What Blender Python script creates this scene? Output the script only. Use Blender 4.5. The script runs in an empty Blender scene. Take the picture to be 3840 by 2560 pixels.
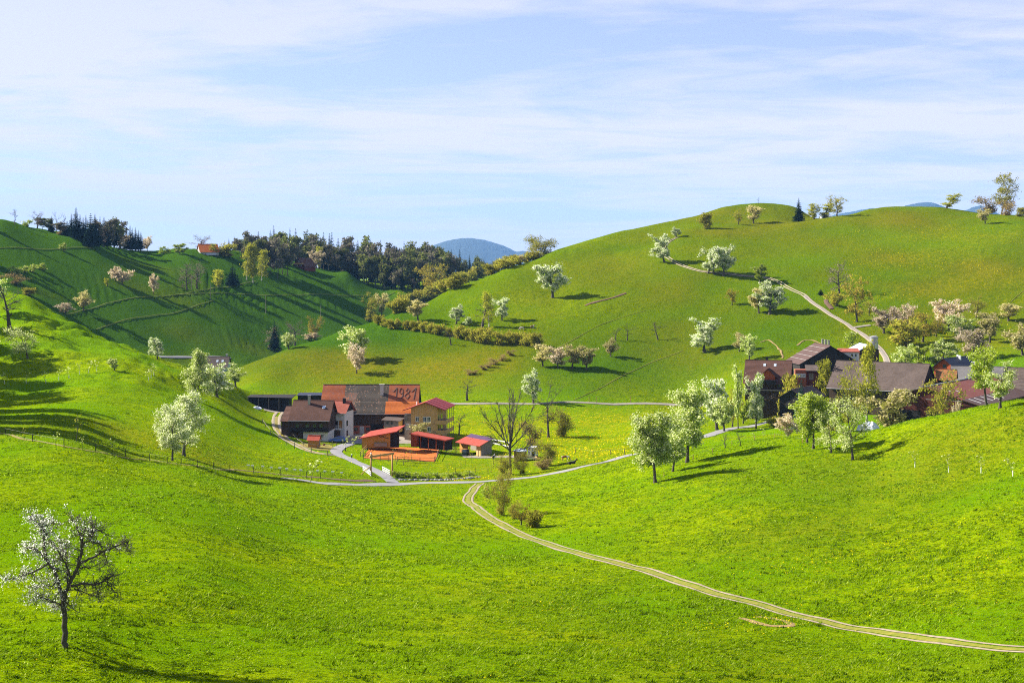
import bpy, bmesh, math, random
import numpy as np
from mathutils import Vector, Matrix
S = bpy.context.scene
COL = S.collection
R = math.radians

# ---------------------------------------------------------------- camera
F = 5333.0                      # focal length in photo pixels (50 mm on a 36 mm wide sensor)
UC, VH = 1920.0, 1000.0         # principal column, row of the horizon
CAMZ = 60.0
cd = bpy.data.cameras.new('camera'); cam = bpy.data.objects.new('camera', cd); COL.objects.link(cam)
cam.location = (0, 0, CAMZ); cam.rotation_euler = (R(90), 0, 0)
cd.sensor_width = 36.0; cd.lens = 50.0; cd.shift_y = -(1280.0 - VH) / 3840.0
cd.clip_start = 0.5; cd.clip_end = 40000
S.camera = cam

# ---------------------------------------------------------------- sun and sky
SUN_EL, LX, LY = R(34), 0.945, -0.325          # light travels towards +x and slightly towards the camera
sl = bpy.data.lights.new('sun', 'SUN'); sl.energy = 5.0; sl.angle = R(0.55); sl.color = (1.0, 0.93, 0.80)
sun = bpy.data.objects.new('sun', sl); COL.objects.link(sun)
ld = Vector((LX, LY, -math.tan(SUN_EL) * math.hypot(LX, LY)))
sun.rotation_euler = ld.to_track_quat('-Z', 'Y').to_euler(); sun.location = (-200, 300, 300)
W = bpy.data.worlds.new('World'); S.world = W; W.use_nodes = True
nt = W.node_tree; N = nt.nodes; L = nt.links
for n in list(N): N.remove(n)
def wn(t, **k):
    n = N.new(t)
    for a, b in k.items(): setattr(n, a, b)
    return n
sky = wn('ShaderNodeTexSky', sky_type='NISHITA', sun_disc=False)
sky.sun_elevation = SUN_EL; sky.sun_rotation = math.atan2(-LX, -LY) ; sky.air_density = 1.0; sky.dust_density = 0.35; sky.ozone_density = 2.0; sky.altitude = 600
SKY_STRENGTH = 0.062
HAZE = 0.000036
tc = wn('ShaderNodeTexCoord')
# thin cloud sheet: direction projected on a plane high above, so streaks run away to the horizon
sep = wn('ShaderNodeSeparateXYZ'); L.new(tc.outputs['Generated'], sep.inputs[0])
zz = wn('ShaderNodeMath', operation='ADD'); zz.inputs[1].default_value = 0.045; 
mx = wn('ShaderNodeMath', operation='MAXIMUM'); mx.inputs[1].default_value = 0.0
L.new(sep.outputs['Z'], mx.inputs[0]); L.new(mx.outputs[0], zz.inputs[0])
dx = wn('ShaderNodeMath', operation='DIVIDE'); dy = wn('ShaderNodeMath', operation='DIVIDE')
L.new(sep.outputs['X'], dx.inputs[0]); L.new(zz.outputs[0], dx.inputs[1])
L.new(sep.outputs['Y'], dy.inputs[0]); L.new(zz.outputs[0], dy.inputs[1])
cmb = wn('ShaderNodeCombineXYZ'); L.new(dx.outputs[0], cmb.inputs['X']); L.new(dy.outputs[0], cmb.inputs['Y'])
mp = wn('ShaderNodeMapping'); L.new(cmb.outputs[0], mp.inputs[0])
mp.inputs['Rotation'].default_value = (0, 0, R(12)); mp.inputs['Scale'].default_value = (0.5, 0.62, 1); mp.inputs['Location'].default_value = (3.1, 0.6, 0)
no = wn('ShaderNodeTexNoise'); no.inputs['Scale'].default_value = 0.95; no.inputs['Detail'].default_value = 9; no.inputs['Roughness'].default_value = 0.58; no.inputs['Distortion'].default_value = 0.7
L.new(mp.outputs[0], no.inputs['Vector'])
no2 = wn('ShaderNodeTexNoise'); no2.inputs['Scale'].default_value = 3.6; no2.inputs['Detail'].default_value = 8; no2.inputs['Roughness'].default_value = 0.6; no2.inputs['Distortion'].default_value = 1.2
L.new(mp.outputs[0], no2.inputs['Vector'])
ad = wn('ShaderNodeMath', operation='MULTIPLY_ADD'); ad.inputs[1].default_value = 0.35
L.new(no2.outputs['Fac'], ad.inputs[0]); L.new(no.outputs['Fac'], ad.inputs[2])
rmp = wn('ShaderNodeMapRange'); rmp.inputs['From Min'].default_value = 0.545; rmp.inputs['From Max'].default_value = 0.745; rmp.inputs['To Min'].default_value = 0.42; rmp.inputs['To Max'].default_value = 1.0
L.new(ad.outputs[0], rmp.inputs['Value'])
# a thin veil: the flatter the sight line, the longer its way through the cloud sheet
za = wn('ShaderNodeMath', operation='MAXIMUM'); za.inputs[1].default_value = 0.03; L.new(sep.outputs['Z'], za.inputs[0])
od = wn('ShaderNodeMath', operation='DIVIDE'); od.inputs[0].default_value = 0.26; L.new(za.outputs[0], od.inputs[1])
ng = wn('ShaderNodeMath', operation='MULTIPLY'); ng.inputs[1].default_value = -1.0; L.new(od.outputs[0], ng.inputs[0])
ex = wn('ShaderNodeMath', operation='EXPONENT'); L.new(ng.outputs[0], ex.inputs[0])
thin = wn('ShaderNodeMath', operation='SUBTRACT'); thin.inputs[0].default_value = 1.0; L.new(ex.outputs[0], thin.inputs[1])
cov = wn('ShaderNodeMath', operation='MULTIPLY'); L.new(thin.outputs[0], cov.inputs[0]); L.new(rmp.outputs[0], cov.inputs[1])
cloudcol = wn('ShaderNodeRGB'); cloudcol.outputs[0].default_value = (5.45, 5.3, 5.9, 1)   # same radiance scale as the sky texture
mixc = wn('ShaderNodeMix', data_type='RGBA'); L.new(cov.outputs[0], mixc.inputs['Factor']); tint = wn('ShaderNodeMix', data_type='RGBA', blend_type='MULTIPLY'); tint.inputs['Factor'].default_value = 1.0; tint.inputs['B'].default_value = (0.68, 0.74, 0.98, 1); L.new(sky.outputs[0], tint.inputs['A']); L.new(tint.outputs['Result'], mixc.inputs['A']); L.new(cloudcol.outputs[0], mixc.inputs['B'])
bg = wn('ShaderNodeBackground'); bg.inputs['Strength'].default_value = SKY_STRENGTH; L.new(mixc.outputs['Result'], bg.inputs['Color'])
wo = wn('ShaderNodeOutputWorld'); L.new(bg.outputs[0], wo.inputs['Surface'])

S.view_settings.view_transform = 'Standard'; S.view_settings.look = 'None'
S.view_settings.exposure = 1.5; S.view_settings.gamma = 1.0; S.view_settings.use_curve_mapping = False
S.render.engine = 'CYCLES'
S.cycles.max_bounces = 6; S.cycles.diffuse_bounces = 2; S.cycles.glossy_bounces = 2; S.cycles.transmission_bounces = 3; S.cycles.transparent_max_bounces = 8; S.cycles.volume_bounces = 0
S.cycles.use_denoising = False; S.cycles.filter_width = 1.1

# ---------------------------------------------------------------- object helpers
def tag(o, label=None, cat=None, group=None, kind=None):
    if label: o['label'] = label
    if cat: o['category'] = cat
    if group: o['group'] = group
    if kind: o['kind'] = kind
    return o
def empty(name, loc=(0, 0, 0), rz=0.0, label=None, cat=None, group=None):
    o = bpy.data.objects.new(name, None); COL.objects.link(o); o.empty_display_size = 0.3
    o.location = loc; o.rotation_euler = (0, 0, rz)
    return tag(o, label, cat, group)
def pydata(name, verts, faces, mats, parent=None, smooth=False, midx=None):
    me = bpy.data.meshes.new(name); me.from_pydata([tuple(v) for v in verts], [], faces)
    for m in (mats if isinstance(mats, (list, tuple)) else [mats]): me.materials.append(m)
    if midx is not None: me.polygons.foreach_set('material_index', np.asarray(midx, dtype=np.int32))
    if smooth: me.polygons.foreach_set('use_smooth', np.ones(len(me.polygons), dtype=bool))
    o = bpy.data.objects.new(name, me); COL.objects.link(o)
    if parent: o.parent = parent
    return o
def npmesh(name, V, Fq, mats, smooth=False, midx=None):
    """mesh from numpy arrays; Fq (n,3) or (n,4)"""
    me = bpy.data.meshes.new(name); V = np.asarray(V, dtype=np.float32); Fq = np.asarray(Fq, dtype=np.int32)
    k = Fq.shape[1]; n = len(Fq)
    me.vertices.add(len(V)); me.vertices.foreach_set('co', V.ravel())
    me.loops.add(n * k); me.loops.foreach_set('vertex_index', Fq.ravel())
    me.polygons.add(n); me.polygons.foreach_set('loop_start', np.arange(0, n * k, k, dtype=np.int32))
    try: me.polygons.foreach_set('loop_total', np.full(n, k, dtype=np.int32))
    except Exception: pass
    for m in (mats if isinstance(mats, (list, tuple)) else [mats]): me.materials.append(m)
    if midx is not None: me.polygons.foreach_set('material_index', np.asarray(midx, dtype=np.int32))
    me.polygons.foreach_set('use_smooth', np.full(n, smooth, dtype=bool))
    me.update(calc_edges=True); me.validate()
    return me
def link(name, me, parent=None):
    o = bpy.data.objects.new(name, me); COL.objects.link(o)
    if parent: o.parent = parent
    return o

class MB:
    """collects boxes, bars and tubes; build() links them as ONE mesh object"""
    def __init__(s): s.v = []; s.f = []
    def add(s, vs, fs):
        b = len(s.v); s.v += [tuple(v) for v in vs]; s.f += [tuple(i + b for i in f) for f in fs]; return s
    def box(s, x0, x1, y0, y1, z0, z1):
        return s.add([(x0,y0,z0),(x1,y0,z0),(x1,y1,z0),(x0,y1,z0),(x0,y0,z1),(x1,y0,z1),(x1,y1,z1),(x0,y1,z1)],
                     [(0,3,2,1),(4,5,6,7),(0,1,5,4),(1,2,6,5),(2,3,7,6),(3,0,4,7)])
    def hexa(s, p):      # 8 corners: bottom 4 then top 4
        return s.add(p, [(0,3,2,1),(4,5,6,7),(0,1,5,4),(1,2,6,5),(2,3,7,6),(3,0,4,7)])
    def slab(s, a, b, c, d, t):   # quad a,b,c,d (ccw seen from outside) given a thickness t inwards
        a, b, c, d = map(Vector, (a, b, c, d)); n = (b - a).cross(d - a).normalized() * t
        return s.hexa([a - n, b - n, c - n, d - n, a, b, c, d])
    def bar(s, p, q, w, h=None):
        p, q = Vector(p), Vector(q); d = (q - p).normalized(); h = h or w
        up = Vector((0, 0, 1)) if abs(d.z) < 0.9 else Vector((0, 1, 0))
        a = d.cross(up).normalized() * (w / 2); b = a.cross(d).normalized() * (h / 2)
        return s.hexa([p - a - b, p + a - b, p + a + b, p - a + b, q - a - b, q + a - b, q + a + b, q - a + b])
    def tube(s, pts, rs, n=6, cap=True):
        pts = [Vector(p) for p in pts]; b = len(s.v); m = len(pts)
        if not isinstance(rs, (list, tuple)): rs = [rs] * m
        for i, p in enumerate(pts):
            d = (pts[min(i + 1, m - 1)] - pts[max(i - 1, 0)]).normalized()
            up = Vector((0, 0, 1)) if abs(d.z) < 0.9 else Vector((0, 1, 0))
            a = d.cross(up).normalized(); c = a.cross(d)
            for k in range(n):
                t = 2 * math.pi * k / n; q = p + (a * math.cos(t) + c * math.sin(t)) * rs[i]; s.v.append(tuple(q))
        for i in range(m - 1):
            for k in range(n):
                k2 = (k + 1) % n; s.f.append((b+i*n+k, b+i*n+k2, b+(i+1)*n+k2, b+(i+1)*n+k))
        if cap:
            s.f.append(tuple(b + k for k in range(n))[::-1]); s.f.append(tuple(b + (m-1)*n + k for k in range(n)))
        return s
    def ball(s, c, r, n=8, m=5, sq=(1,1,1)):
        c = Vector(c); b = len(s.v)
        for i in range(m + 1):
            ph = math.pi * i / m
            for k in range(n):
                t = 2 * math.pi * k / n
                s.v.append((c.x + r*sq[0]*math.sin(ph)*math.cos(t), c.y + r*sq[1]*math.sin(ph)*math.sin(t), c.z + r*sq[2]*math.cos(ph)))
        for i in range(m):
            for k in range(n):
                k2 = (k + 1) % n; s.f.append((b+i*n+k, b+(i+1)*n+k, b+(i+1)*n+k2, b+i*n+k2))
        return s
    def build(s, name, mat, parent=None, smooth=False):
        return pydata(name, s.v, s.f, mat, parent, smooth)

# ---------------------------------------------------------------- material helpers
MATS = {}
def mat(name, col=(0.5,0.5,0.5), rough=0.8, metal=0.0, noise=None, bump=None, spec=0.3, coord='Object'):
    """noise=(scale, colour2, contrast) blotches; bump=(scale, strength, distance)"""
    m = bpy.data.materials.new(name); m.use_nodes = True; t = m.node_tree; b = t.nodes['Principled BSDF']
    b.inputs['Base Color'].default_value = (*col, 1); b.inputs['Roughness'].default_value = rough; b.inputs['Metallic'].default_value = metal
    b.inputs['Specular IOR Level'].default_value = spec
    if noise or bump:
        c = t.nodes.new('ShaderNodeTexCoord')
    if noise:
        n = t.nodes.new('ShaderNodeTexNoise'); n.inputs['Scale'].default_value = noise[0]; n.inputs['Detail'].default_value = 6; n.inputs['Roughness'].default_value = 0.65
        t.links.new(c.outputs[coord], n.inputs['Vector'])
        r = t.nodes.new('ShaderNodeMapRange'); w = noise[2] if len(noise) > 2 else 0.2
        r.inputs['From Min'].default_value = 0.5 - w; r.inputs['From Max'].default_value = 0.5 + w
        t.links.new(n.outputs['Fac'], r.inputs['Value'])
        x = t.nodes.new('ShaderNodeMix'); x.data_type = 'RGBA'; x.inputs['A'].default_value = (*col, 1); x.inputs['B'].default_value = (*noise[1], 1)
        t.links.new(r.outputs[0], x.inputs['Factor']); t.links.new(x.outputs['Result'], b.inputs['Base Color'])
    if bump:
        n2 = t.nodes.new('ShaderNodeTexNoise'); n2.inputs['Scale'].default_value = bump[0]; n2.inputs['Detail'].default_value = 5
        t.links.new(c.outputs[coord], n2.inputs['Vector'])
        bp = t.nodes.new('ShaderNodeBump'); bp.inputs['Strength'].default_value = bump[1]; bp.inputs['Distance'].default_value = bump[2]
        t.links.new(n2.outputs['Fac'], bp.inputs['Height']); t.links.new(bp.outputs[0], b.inputs['Normal'])
    MATS[name] = m
    return m
# ---------------------------------------------------------------- terrain: survey points (photo column, photo row, distance)
CP = []
def colm(u, *pv):
    for v, y in pv: CP.append((u, v, y))
near = [(5500,2),(4600,8),(4200,18),(3800,30),(3330,46),(2950,65)]
for u in (-2600,-900,300,1500,2700,3900,5200,6600): colm(u, *near)
colm(-2600,(2560,90),(2100,135),(1700,190),(1400,260),(1100,340),(900,420),(850,470),(1000,600),(1150,760),(900,900),(800,980),(860,1100))
colm(-900,(2560,90),(2200,125),(1900,165),(1650,215),(1500,290),(1300,355),(1060,425),(930,480),(1010,515),(960,590),(930,669),(820,706),(760,728),(850,900))
colm(0,(2560,90),(2430,98),(2150,131),(1850,180),(1640,238),(1560,300),(1440,365),(1330,398),(1240,428),(1085,472),(1140,496),(1190,550),(1150,640),(1060,734),(935,785),(835,832),(880,950))
colm(120,(1345,393),(1122,466))
colm(300,(2560,92),(2420,99),(2150,132),(1900,173),(1690,223),(1600,275),(1470,342),(1380,380),(1300,413),(1223,455),(1310,500),(1370,560),(1320,640),(1250,702),(1165,734),(1080,768),(940,832),(893,856),(940,980))
colm(480,(1730,235),(1640,285),(1300,440),(1385,500),(1400,590),(1350,690),(1250,725),(1120,778))
colm(700,(2560,94),(2160,134),(1900,180),(1755,240),(1720,266),(1600,315),(1510,362),(1374,440),(1420,500),(1405,600),(1342,720),(1240,760),(1150,799),(1060,842),(950,902),(975,1040))
colm(860,(1780,262),(1690,302),(1570,360),(1495,412),(1432,462),(1460,510),(1400,640),(1343,741),(1240,784),(1080,861),(960,929))
colm(960,(1640,345),(1540,425),(1490,468),(1440,508),(1362,560),(1400,640),(1343,755))
colm(1100,(2560,94),(2200,143),(2000,187),(1850,233),(1785,277),(1700,327),(1640,367),(1560,425),(1500,480),(1400,530),(1300,585),(1350,660),(1345,774),(1260,813),(1150,868),(1060,920),(1008,952),(985,987),(1000,1120))
colm(1300,(1515,468),(1400,525),(1300,575),(1232,615),(1290,680),(1330,740),(1150,908),(1080,951),(1016,989),(1045,1020),(1050,1060),(1035,1140))
colm(1500,(2560,95),(2200,147),(2000,196),(1880,245),(1815,297),(1730,332),(1670,364),(1600,406),(1515,470),(1400,522),(1250,590),(1166,635),(1230,700),(1290,760),(1170,938),(1094,974),(1085,1040),(1045,1130))
colm(1700,(1515,470),(1400,518),(1250,583),(1120,645),(1078,668),(1150,740),(1200,800),(1130,900),(1070,980),(1040,1080))
colm(1900,(1515,470),(1400,515),(1290,560),(1150,622),(1008,692),(1060,770),(1120,860),(1075,970),(1035,1080))
colm(2000,(2560,96),(2200,149),(2010,200),(1880,242),(1805,290),(1785,304),(1700,346),(1640,378),(1515,471))
colm(2080,(1250,572),(1080,655),(941,728),(985,810))
colm(2200,(907,748),(930,820))
colm(2300,(1515,472),(1400,512),(1250,570),(1080,640),(950,710),(877,765),(905,850),(1000,1000))
colm(2460,(2560,98),(2200,151),(1950,200),(1808,236),(1725,280),(1692,318),(1600,390),(1515,473),(857,778),(842,800),(880,900))
colm(2560,(1515,473),(1400,510),(1250,565),(1080,630),(950,690),(868,742),(850,775),(822,825),(860,920))
colm(2720,(1620,362),(1540,420),(1400,490),(1250,556),(1080,626),(930,696),(855,752),(838,785),(778,845),(820,940))
colm(2840,(1580,398),(1530,420),(1400,470),(1250,545),(1080,622),(920,702),(850,758),(838,785),(765,852),(810,940))
colm(2980,(2250,141),(2000,173),(1800,215),(1690,246),(1642,264),(1640,300),(1590,368),(1530,410),(1400,465),(1250,538),(1080,615),(920,700),(840,760),(835,790),(778,850),(830,940))
colm(3130,(1400,463),(1250,533),(1090,605),(940,682),(850,745),(812,790),(850,850),(930,960))
colm(3260,(2310,132),(2080,158),(1870,195),(1720,232),(1611,262),(1655,300),(1600,355),(1530,405),(1400,458),(1250,528),(1100,598),(950,672),(850,745),(786,805),(860,950))
colm(3430,(2560,100),(2370,121),(2100,152),(1900,182),(1700,222),(1570,256),(1640,300),(1580,362),(1510,405),(1390,450))
colm(3520,(1380,450),(1250,520),(1100,590),(950,666),(850,738),(779,810),(850,950))
colm(3640,(1700,212),(1526,252),(1620,305),(1560,365),(1490,405))
colm(3840,(2560,98),(2440,107),(2200,131),(1900,166),(1700,201),(1495,245),(1590,300),(1530,370),(1480,405),(1390,435),(1250,505),(1100,578),(950,656),(812,765),(870,900))
colm(4600,(2500,98),(2150,128),(1800,165),(1600,195),(1420,235),(1500,300),(1480,370),(1380,430),(1100,560),(860,720),(900,900))
colm(6600,(2500,95),(2100,125),(1700,165),(1400,220),(1400,300),(1350,400),(1100,560),(900,700),(950,900))
for u in (-2600,-900,300,1300,1900,2600,3300,4200,6600): colm(u,(1060,1300),(1045,1700))
CP = np.array(CP, dtype=np.float64)
SU, SS = 1/1000.0, 1.35
def _feat(u, y): return np.stack([np.asarray(u)*SU, np.log(np.asarray(y))*SS], -1)
def _U(d2): return 0.5*d2*np.log(d2 + 1e-12)
X = _feat(CP[:,0], CP[:,2]); n = len(X)
D2 = ((X[:,None]-X[None])**2).sum(-1)
P1 = np.c_[np.ones(n), X]
A = np.zeros((n+3, n+3)); A[:n,:n] = _U(D2) + np.eye(n)*2e-5; A[:n,n:] = P1; A[n:,:n] = P1.T
CV = np.arcsinh((CP[:,1]-VH)/700.0)*700.0
wts = np.linalg.solve(A, np.r_[CV, 0, 0, 0])
def tps(u, y):
    Q = _feat(u, y); sh = Q.shape[:-1]; Q = Q.reshape(-1, 2); out = np.empty(len(Q))
    for i in range(0, len(Q), 20000):
        q = Q[i:i+20000]; d2 = ((q[:,None]-X[None])**2).sum(-1)
        out[i:i+20000] = _U(d2) @ wts[:n] + wts[n] + q @ wts[n+1:]
    out = VH + np.sinh(out/700.0)*700.0
    return out.reshape(sh)
# grid: fine inside the view, coarser outside it and far beyond the last ridge
gu = np.unique(np.r_[np.linspace(-3000,-300,46), np.linspace(-300,4140,480), np.linspace(4140,6800,46)])
gy = np.r_[np.geomspace(2, 80, 40)[:-1], np.geomspace(80, 1100, 470), np.geomspace(1100, 9000, 24)[1:]]
GU, GY = np.meshgrid(gu, gy)                         # [row = distance, column = azimuth]
cu = np.linspace(-3000, 6800, 197); cy = np.geomspace(2, 1700, 330)
CU, CYy = np.meshgrid(cu, cy); Vc = tps(CU, CYy)
def bil(Z, xs, ys, x, y):
    i = np.clip(np.searchsorted(xs, x)-1, 0, len(xs)-2); j = np.clip(np.searchsorted(ys, y)-1, 0, len(ys)-2)
    a = (x-xs[i])/(xs[i+1]-xs[i]); b = (y-ys[j])/(ys[j+1]-ys[j])
    return (Z[j,i]*(1-a)+Z[j,i+1]*a)*(1-b)+(Z[j+1,i]*(1-a)+Z[j+1,i+1]*a)*b
GV = tps(GU, np.minimum(GY, 1700))
def fbm(x, y, seed, octs=3):
    rs = np.random.RandomState(seed); r = 0*x; a = 1.0
    for o in range(octs):
        g = rs.rand(64, 64)*2-1
        fx, fy = x*2**o, y*2**o
        i = np.floor(fx).astype(int); j = np.floor(fy).astype(int); tx = fx-i; ty = fy-j
        tx = tx*tx*(3-2*tx); ty = ty*ty*(3-2*ty)
        h = lambda p, q: g[p % 64, q % 64]
        r = r + a*((h(i,j)*(1-tx)+h(i+1,j)*tx)*(1-ty)+(h(i,j+1)*(1-tx)+h(i+1,j+1)*tx)*ty); a *= 0.5
    return r
GX = (GU-UC)/F*GY
GZ = -(GV-VH)/F*GY
far = np.clip((GY-1150)/800, 0, 1); GZ = GZ*(1-far) + far*(-45)
# gentle unevenness of pasture, cattle terraces on the steep left slope
und = fbm(GX/16, GY/16, 3)*0.22 + fbm(GX/5.0, GY/5.0, 5, 2)*0.07
gxs = np.gradient(GZ, axis=0)/np.gradient(GY, axis=0)
steep = np.clip((gxs-0.04)/0.12, 0, 1)
leftm = np.clip((950-GU)/250, 0, 1)*np.clip((GY-330)/60, 0, 1)*np.clip((500-GY)/40, 0, 1)
phase = GZ/1.25 + fbm(GX/14, GY/14, 9)*1.1
terr = (np.abs((phase % 1.0)-0.5)*2-0.5)*0.8
farh = np.clip((GY-640)/50, 0, 1)*np.clip((1500-GU)/200, 0, 1)*np.clip((1000-GY)/40, 0, 1)
phase2 = GZ/1.7 + fbm(GX/40, GY/40, 19)*0.6
terr2 = (np.abs((phase2 % 1.0)-0.5)*2-0.5)*0.75
hillm = np.clip((GU-1000)/200, 0, 1)*np.clip((GY-490)/40, 0, 1)*np.clip((860-GY)/40, 0, 1)
phase3 = GZ/1.15 + fbm(GX/18, GY/18, 69)*1.2
terr3 = (np.abs((phase3 % 1.0)-0.5)*2-0.5)*0.34
fade = np.clip((GY-40)/60, 0, 1)*np.clip((1100-GY)/100, 0, 1)
GZ = GZ + fade*(und + leftm*fbm(GX/6, GY/6, 61, 3)*.8 + np.clip((GY-470)/60,0,1)*fbm(GX/20,GY/20,67,2)*.28 + hillm*steep*terr3*np.clip(.25+fbm(GX/30,GY/30,71)*1.3,0,1.1) + leftm*steep*terr*np.clip(0.6+fbm(GX/22,GY/22,23)*1.2,0,1.3) + farh*terr2*np.clip(0.3+fbm(GX/60,GY/60,29)*1.5,0,1.2))
GZ = GZ + CAMZ
def vrow(Y, z): return VH - (z-CAMZ)/Y*F
GVr = VH - (GZ-CAMZ)/GY*F
def ground_z(x, y):
    """terrain height at a world point"""
    u = UC + x/np.maximum(y, 1.0)*F
    return bil(GZ, gu, gy, u, y)
def hit(u, v, ymin=60.0, lift=0.0):
    """world point where the sight line through photo pixel (u, v) first meets the terrain beyond ymin"""
    i = int(np.clip(np.searchsorted(gu, u)-1, 0, len(gu)-2)); a = (u-gu[i])/(gu[i+1]-gu[i])
    colv = GVr[:,i]*(1-a)+GVr[:,i+1]*a
    j0 = int(np.searchsorted(gy, ymin))
    below = np.nonzero(colv[j0:] <= v)[0]
    if len(below) == 0:
        j = j0 + int(np.argmin(colv[j0:-24])); Y = gy[j]
    else:
        j = j0 + below[0]
        if j == 0: Y = gy[0]
        else:
            v0, v1 = colv[j-1], colv[j]; t = 0 if abs(v0-v1) < 1e-9 else min(1, max(0, (v0-v)/(v0-v1))); Y = gy[j-1] + (gy[j]-gy[j-1])*t
    x = (u-UC)/F*Y
    return Vector((x, Y, float(ground_z(np.float64(x), np.float64(Y)))+lift))
def at(u, Y, lift=0.0):
    x = (u-UC)/F*Y
    return Vector((x, Y, float(ground_z(np.float64(x), np.float64(Y)))+lift))
nu, ny = len(gu), len(gy)
TV = np.stack([GX, GY, GZ], -1).reshape(-1, 3)
idx = (np.arange(ny-1)[:,None]*nu + np.arange(nu-1)[None]).ravel()
TF = np.stack([idx, idx+1, idx+1+nu, idx+nu], -1)
# ---------------------------------------------------------------- meadow colours on the ground, with the far hill's shade painted in
def blob(u0, u1, y0, y1, su=150, sy=30):
    """soft box over azimuth and distance"""
    f = lambda x, a, b, s: 1/(1+np.exp(-np.clip((x-a)/s, -40, 40)))*1/(1+np.exp(np.clip((x-b)/s, -40, 40)))
    return f(GU, u0, u1, su*.4)*f(GY, y0, y1, sy*.4)
n1 = fbm(GX/30, GY/30, 41)*.5+.5; n2 = fbm(GX/9, GY/9, 43)*.5+.5; n3 = fbm(GX/70, GY/70, 47)*.5+.5
flower = np.clip(blob(1650,2660,318,462)*(.25+.9*n1) + blob(1500,3000,230,300)*.25*n1 + blob(3150,4200,540,730)*.45*n1 + blob(2300,4200,110,240)*.22*n1 + blob(1700,2200,560,660)*.15, 0, 1)
dry = np.clip(blob(1150,1960,492,548,120,18)*(.38+.65*n1) + blob(2350,4200,660,830)*.55*n3 + blob(1900,2500,590,760)*.40*n1 + blob(1100,1330,352,376,30,8)*.7 + blob(1500,1830,290,350)*.25+ np.clip(n3-.62,0,1)*1.1, 0, 1)
hill_dark = np.clip(blob(1000,4300,500,900,200,40)*(.55+.5*n3) + blob(-300,1500,560,1000)*.6, 0, 1)  # darkens the sunlit hill, and the far hill to paint its shade
lush_shade = np.clip(blob(2000,3000,478,560)*.7 + blob(900,1700,480,560)*.25 + blob(2250,4200,105,230)*.35*n3 + blob(3100,4200,420,520)*.4+blob(-800,1560,540,1050,120,25)*.95, 0, 1)  # lush strips; the last term puts the far hill's shade into its colour
def meadow_material():
    m = bpy.data.materials.new('meadow'); m.use_nodes = True; t = m.node_tree; nn = t.nodes; ll = t.links; b = nn['Principled BSDF']
    b.inputs['Roughness'].default_value = 0.9; b.inputs['Specular IOR Level'].default_value = 0.0
    at_ = nn.new('ShaderNodeAttribute'); at_.attribute_name = 'meadow'; sp = nn.new('ShaderNodeSeparateColor'); ll.new(at_.outputs['Color'], sp.inputs[0])
    tc = nn.new('ShaderNodeTexCoord')
    def noise(sc, det=5, ro=.6, dist=0): 
        n = nn.new('ShaderNodeTexNoise'); n.inputs['Scale'].default_value = sc; n.inputs['Detail'].default_value = det; n.inputs['Roughness'].default_value = ro; n.inputs['Distortion'].default_value = dist; ll.new(tc.outputs['Object'], n.inputs['Vector']); return n.outputs['Fac']
    def ramp(src, a, b_, lo=0, hi=1):
        r = nn.new('ShaderNodeMapRange'); r.inputs['From Min'].default_value = a; r.inputs['From Max'].default_value = b_; r.inputs['To Min'].default_value = lo; r.inputs['To Max'].default_value = hi; ll.new(src, r.inputs['Value']); return r.outputs[0]
    def mix(f, a, b_):
        x = nn.new('ShaderNodeMix'); x.data_type = 'RGBA'
        for k, v in (('Factor', f), ('A', a), ('B', b_)):
            if isinstance(v, tuple): x.inputs[k].default_value = (*v, 1)
            elif isinstance(v, float): x.inputs[k].default_value = v
            else: ll.new(v, x.inputs[k])
        return x.outputs['Result']
    def mul(a, b_):
        x = nn.new('ShaderNodeMath'); x.operation = 'MULTIPLY'
        for i, v in enumerate((a, b_)):
            if isinstance(v, float): x.inputs[i].default_value = v
            else: ll.new(v, x.inputs[i])
        return x.outputs[0]
    fine = noise(2.2, 6, .7); mid = noise(.45, 5, .65, .4); big = noise(.035, 4, .5)
    c = mix(ramp(fine, .40, .62), (.021,.046,.0008), (.245,.375,.001))
    c = mix(ramp(mid, .40, .62, 0, .75), c, (.265,.345,.001))
    c = mix(ramp(big, .38, .60, 0, .8), c, (.110,.230,.001))
    c = mix(mul(at_.outputs['Alpha'], .9), c, mix(ramp(fine, .36, .66), (.020,.046,.0006), (.104,.152,.0006)))
    c = mix(mul(sp.outputs['Blue'], 1.0), c, mix(ramp(fine, .38, .64), (.016,.052,.003), (.070,.158,.004)))
    c = mix(mul(sp.outputs['Green'], ramp(mid, .30, .62, .25, .95)), c, mix(ramp(fine, .35, .65), (.13,.115,.006), (.25,.205,.010)))
    yl = mul(sp.outputs['Red'], ramp(noise(.9, 6, .75, .6), .50, .62))
    c = mix(yl, c, (.48,.36,.004))
    ll.new(c, b.inputs['Base Color'])
    bp = nn.new('ShaderNodeBump'); bp.inputs['Strength'].default_value = .9; bp.inputs['Distance'].default_value = .6; ll.new(fine, bp.inputs['Height'])
    bp2 = nn.new('ShaderNodeBump'); bp2.inputs['Strength'].default_value = .7; bp2.inputs['Distance'].default_value = .6; ll.new(mid, bp2.inputs['Height']); ll.new(bp.outputs[0], bp2.inputs['Normal'])
    ll.new(bp2.outputs[0], b.inputs['Normal'])
    MATS['meadow'] = m; return m
meadow_material()
gme = npmesh('ground', TV, TF, MATS['meadow'], smooth=True)
ca = gme.color_attributes.new('meadow', 'FLOAT_COLOR', 'POINT')
ca.data.foreach_set('color', np.stack([flower, dry, lush_shade, hill_dark], -1).astype(np.float32).ravel())
ground = tag(link('ground', gme), kind='structure')

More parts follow.
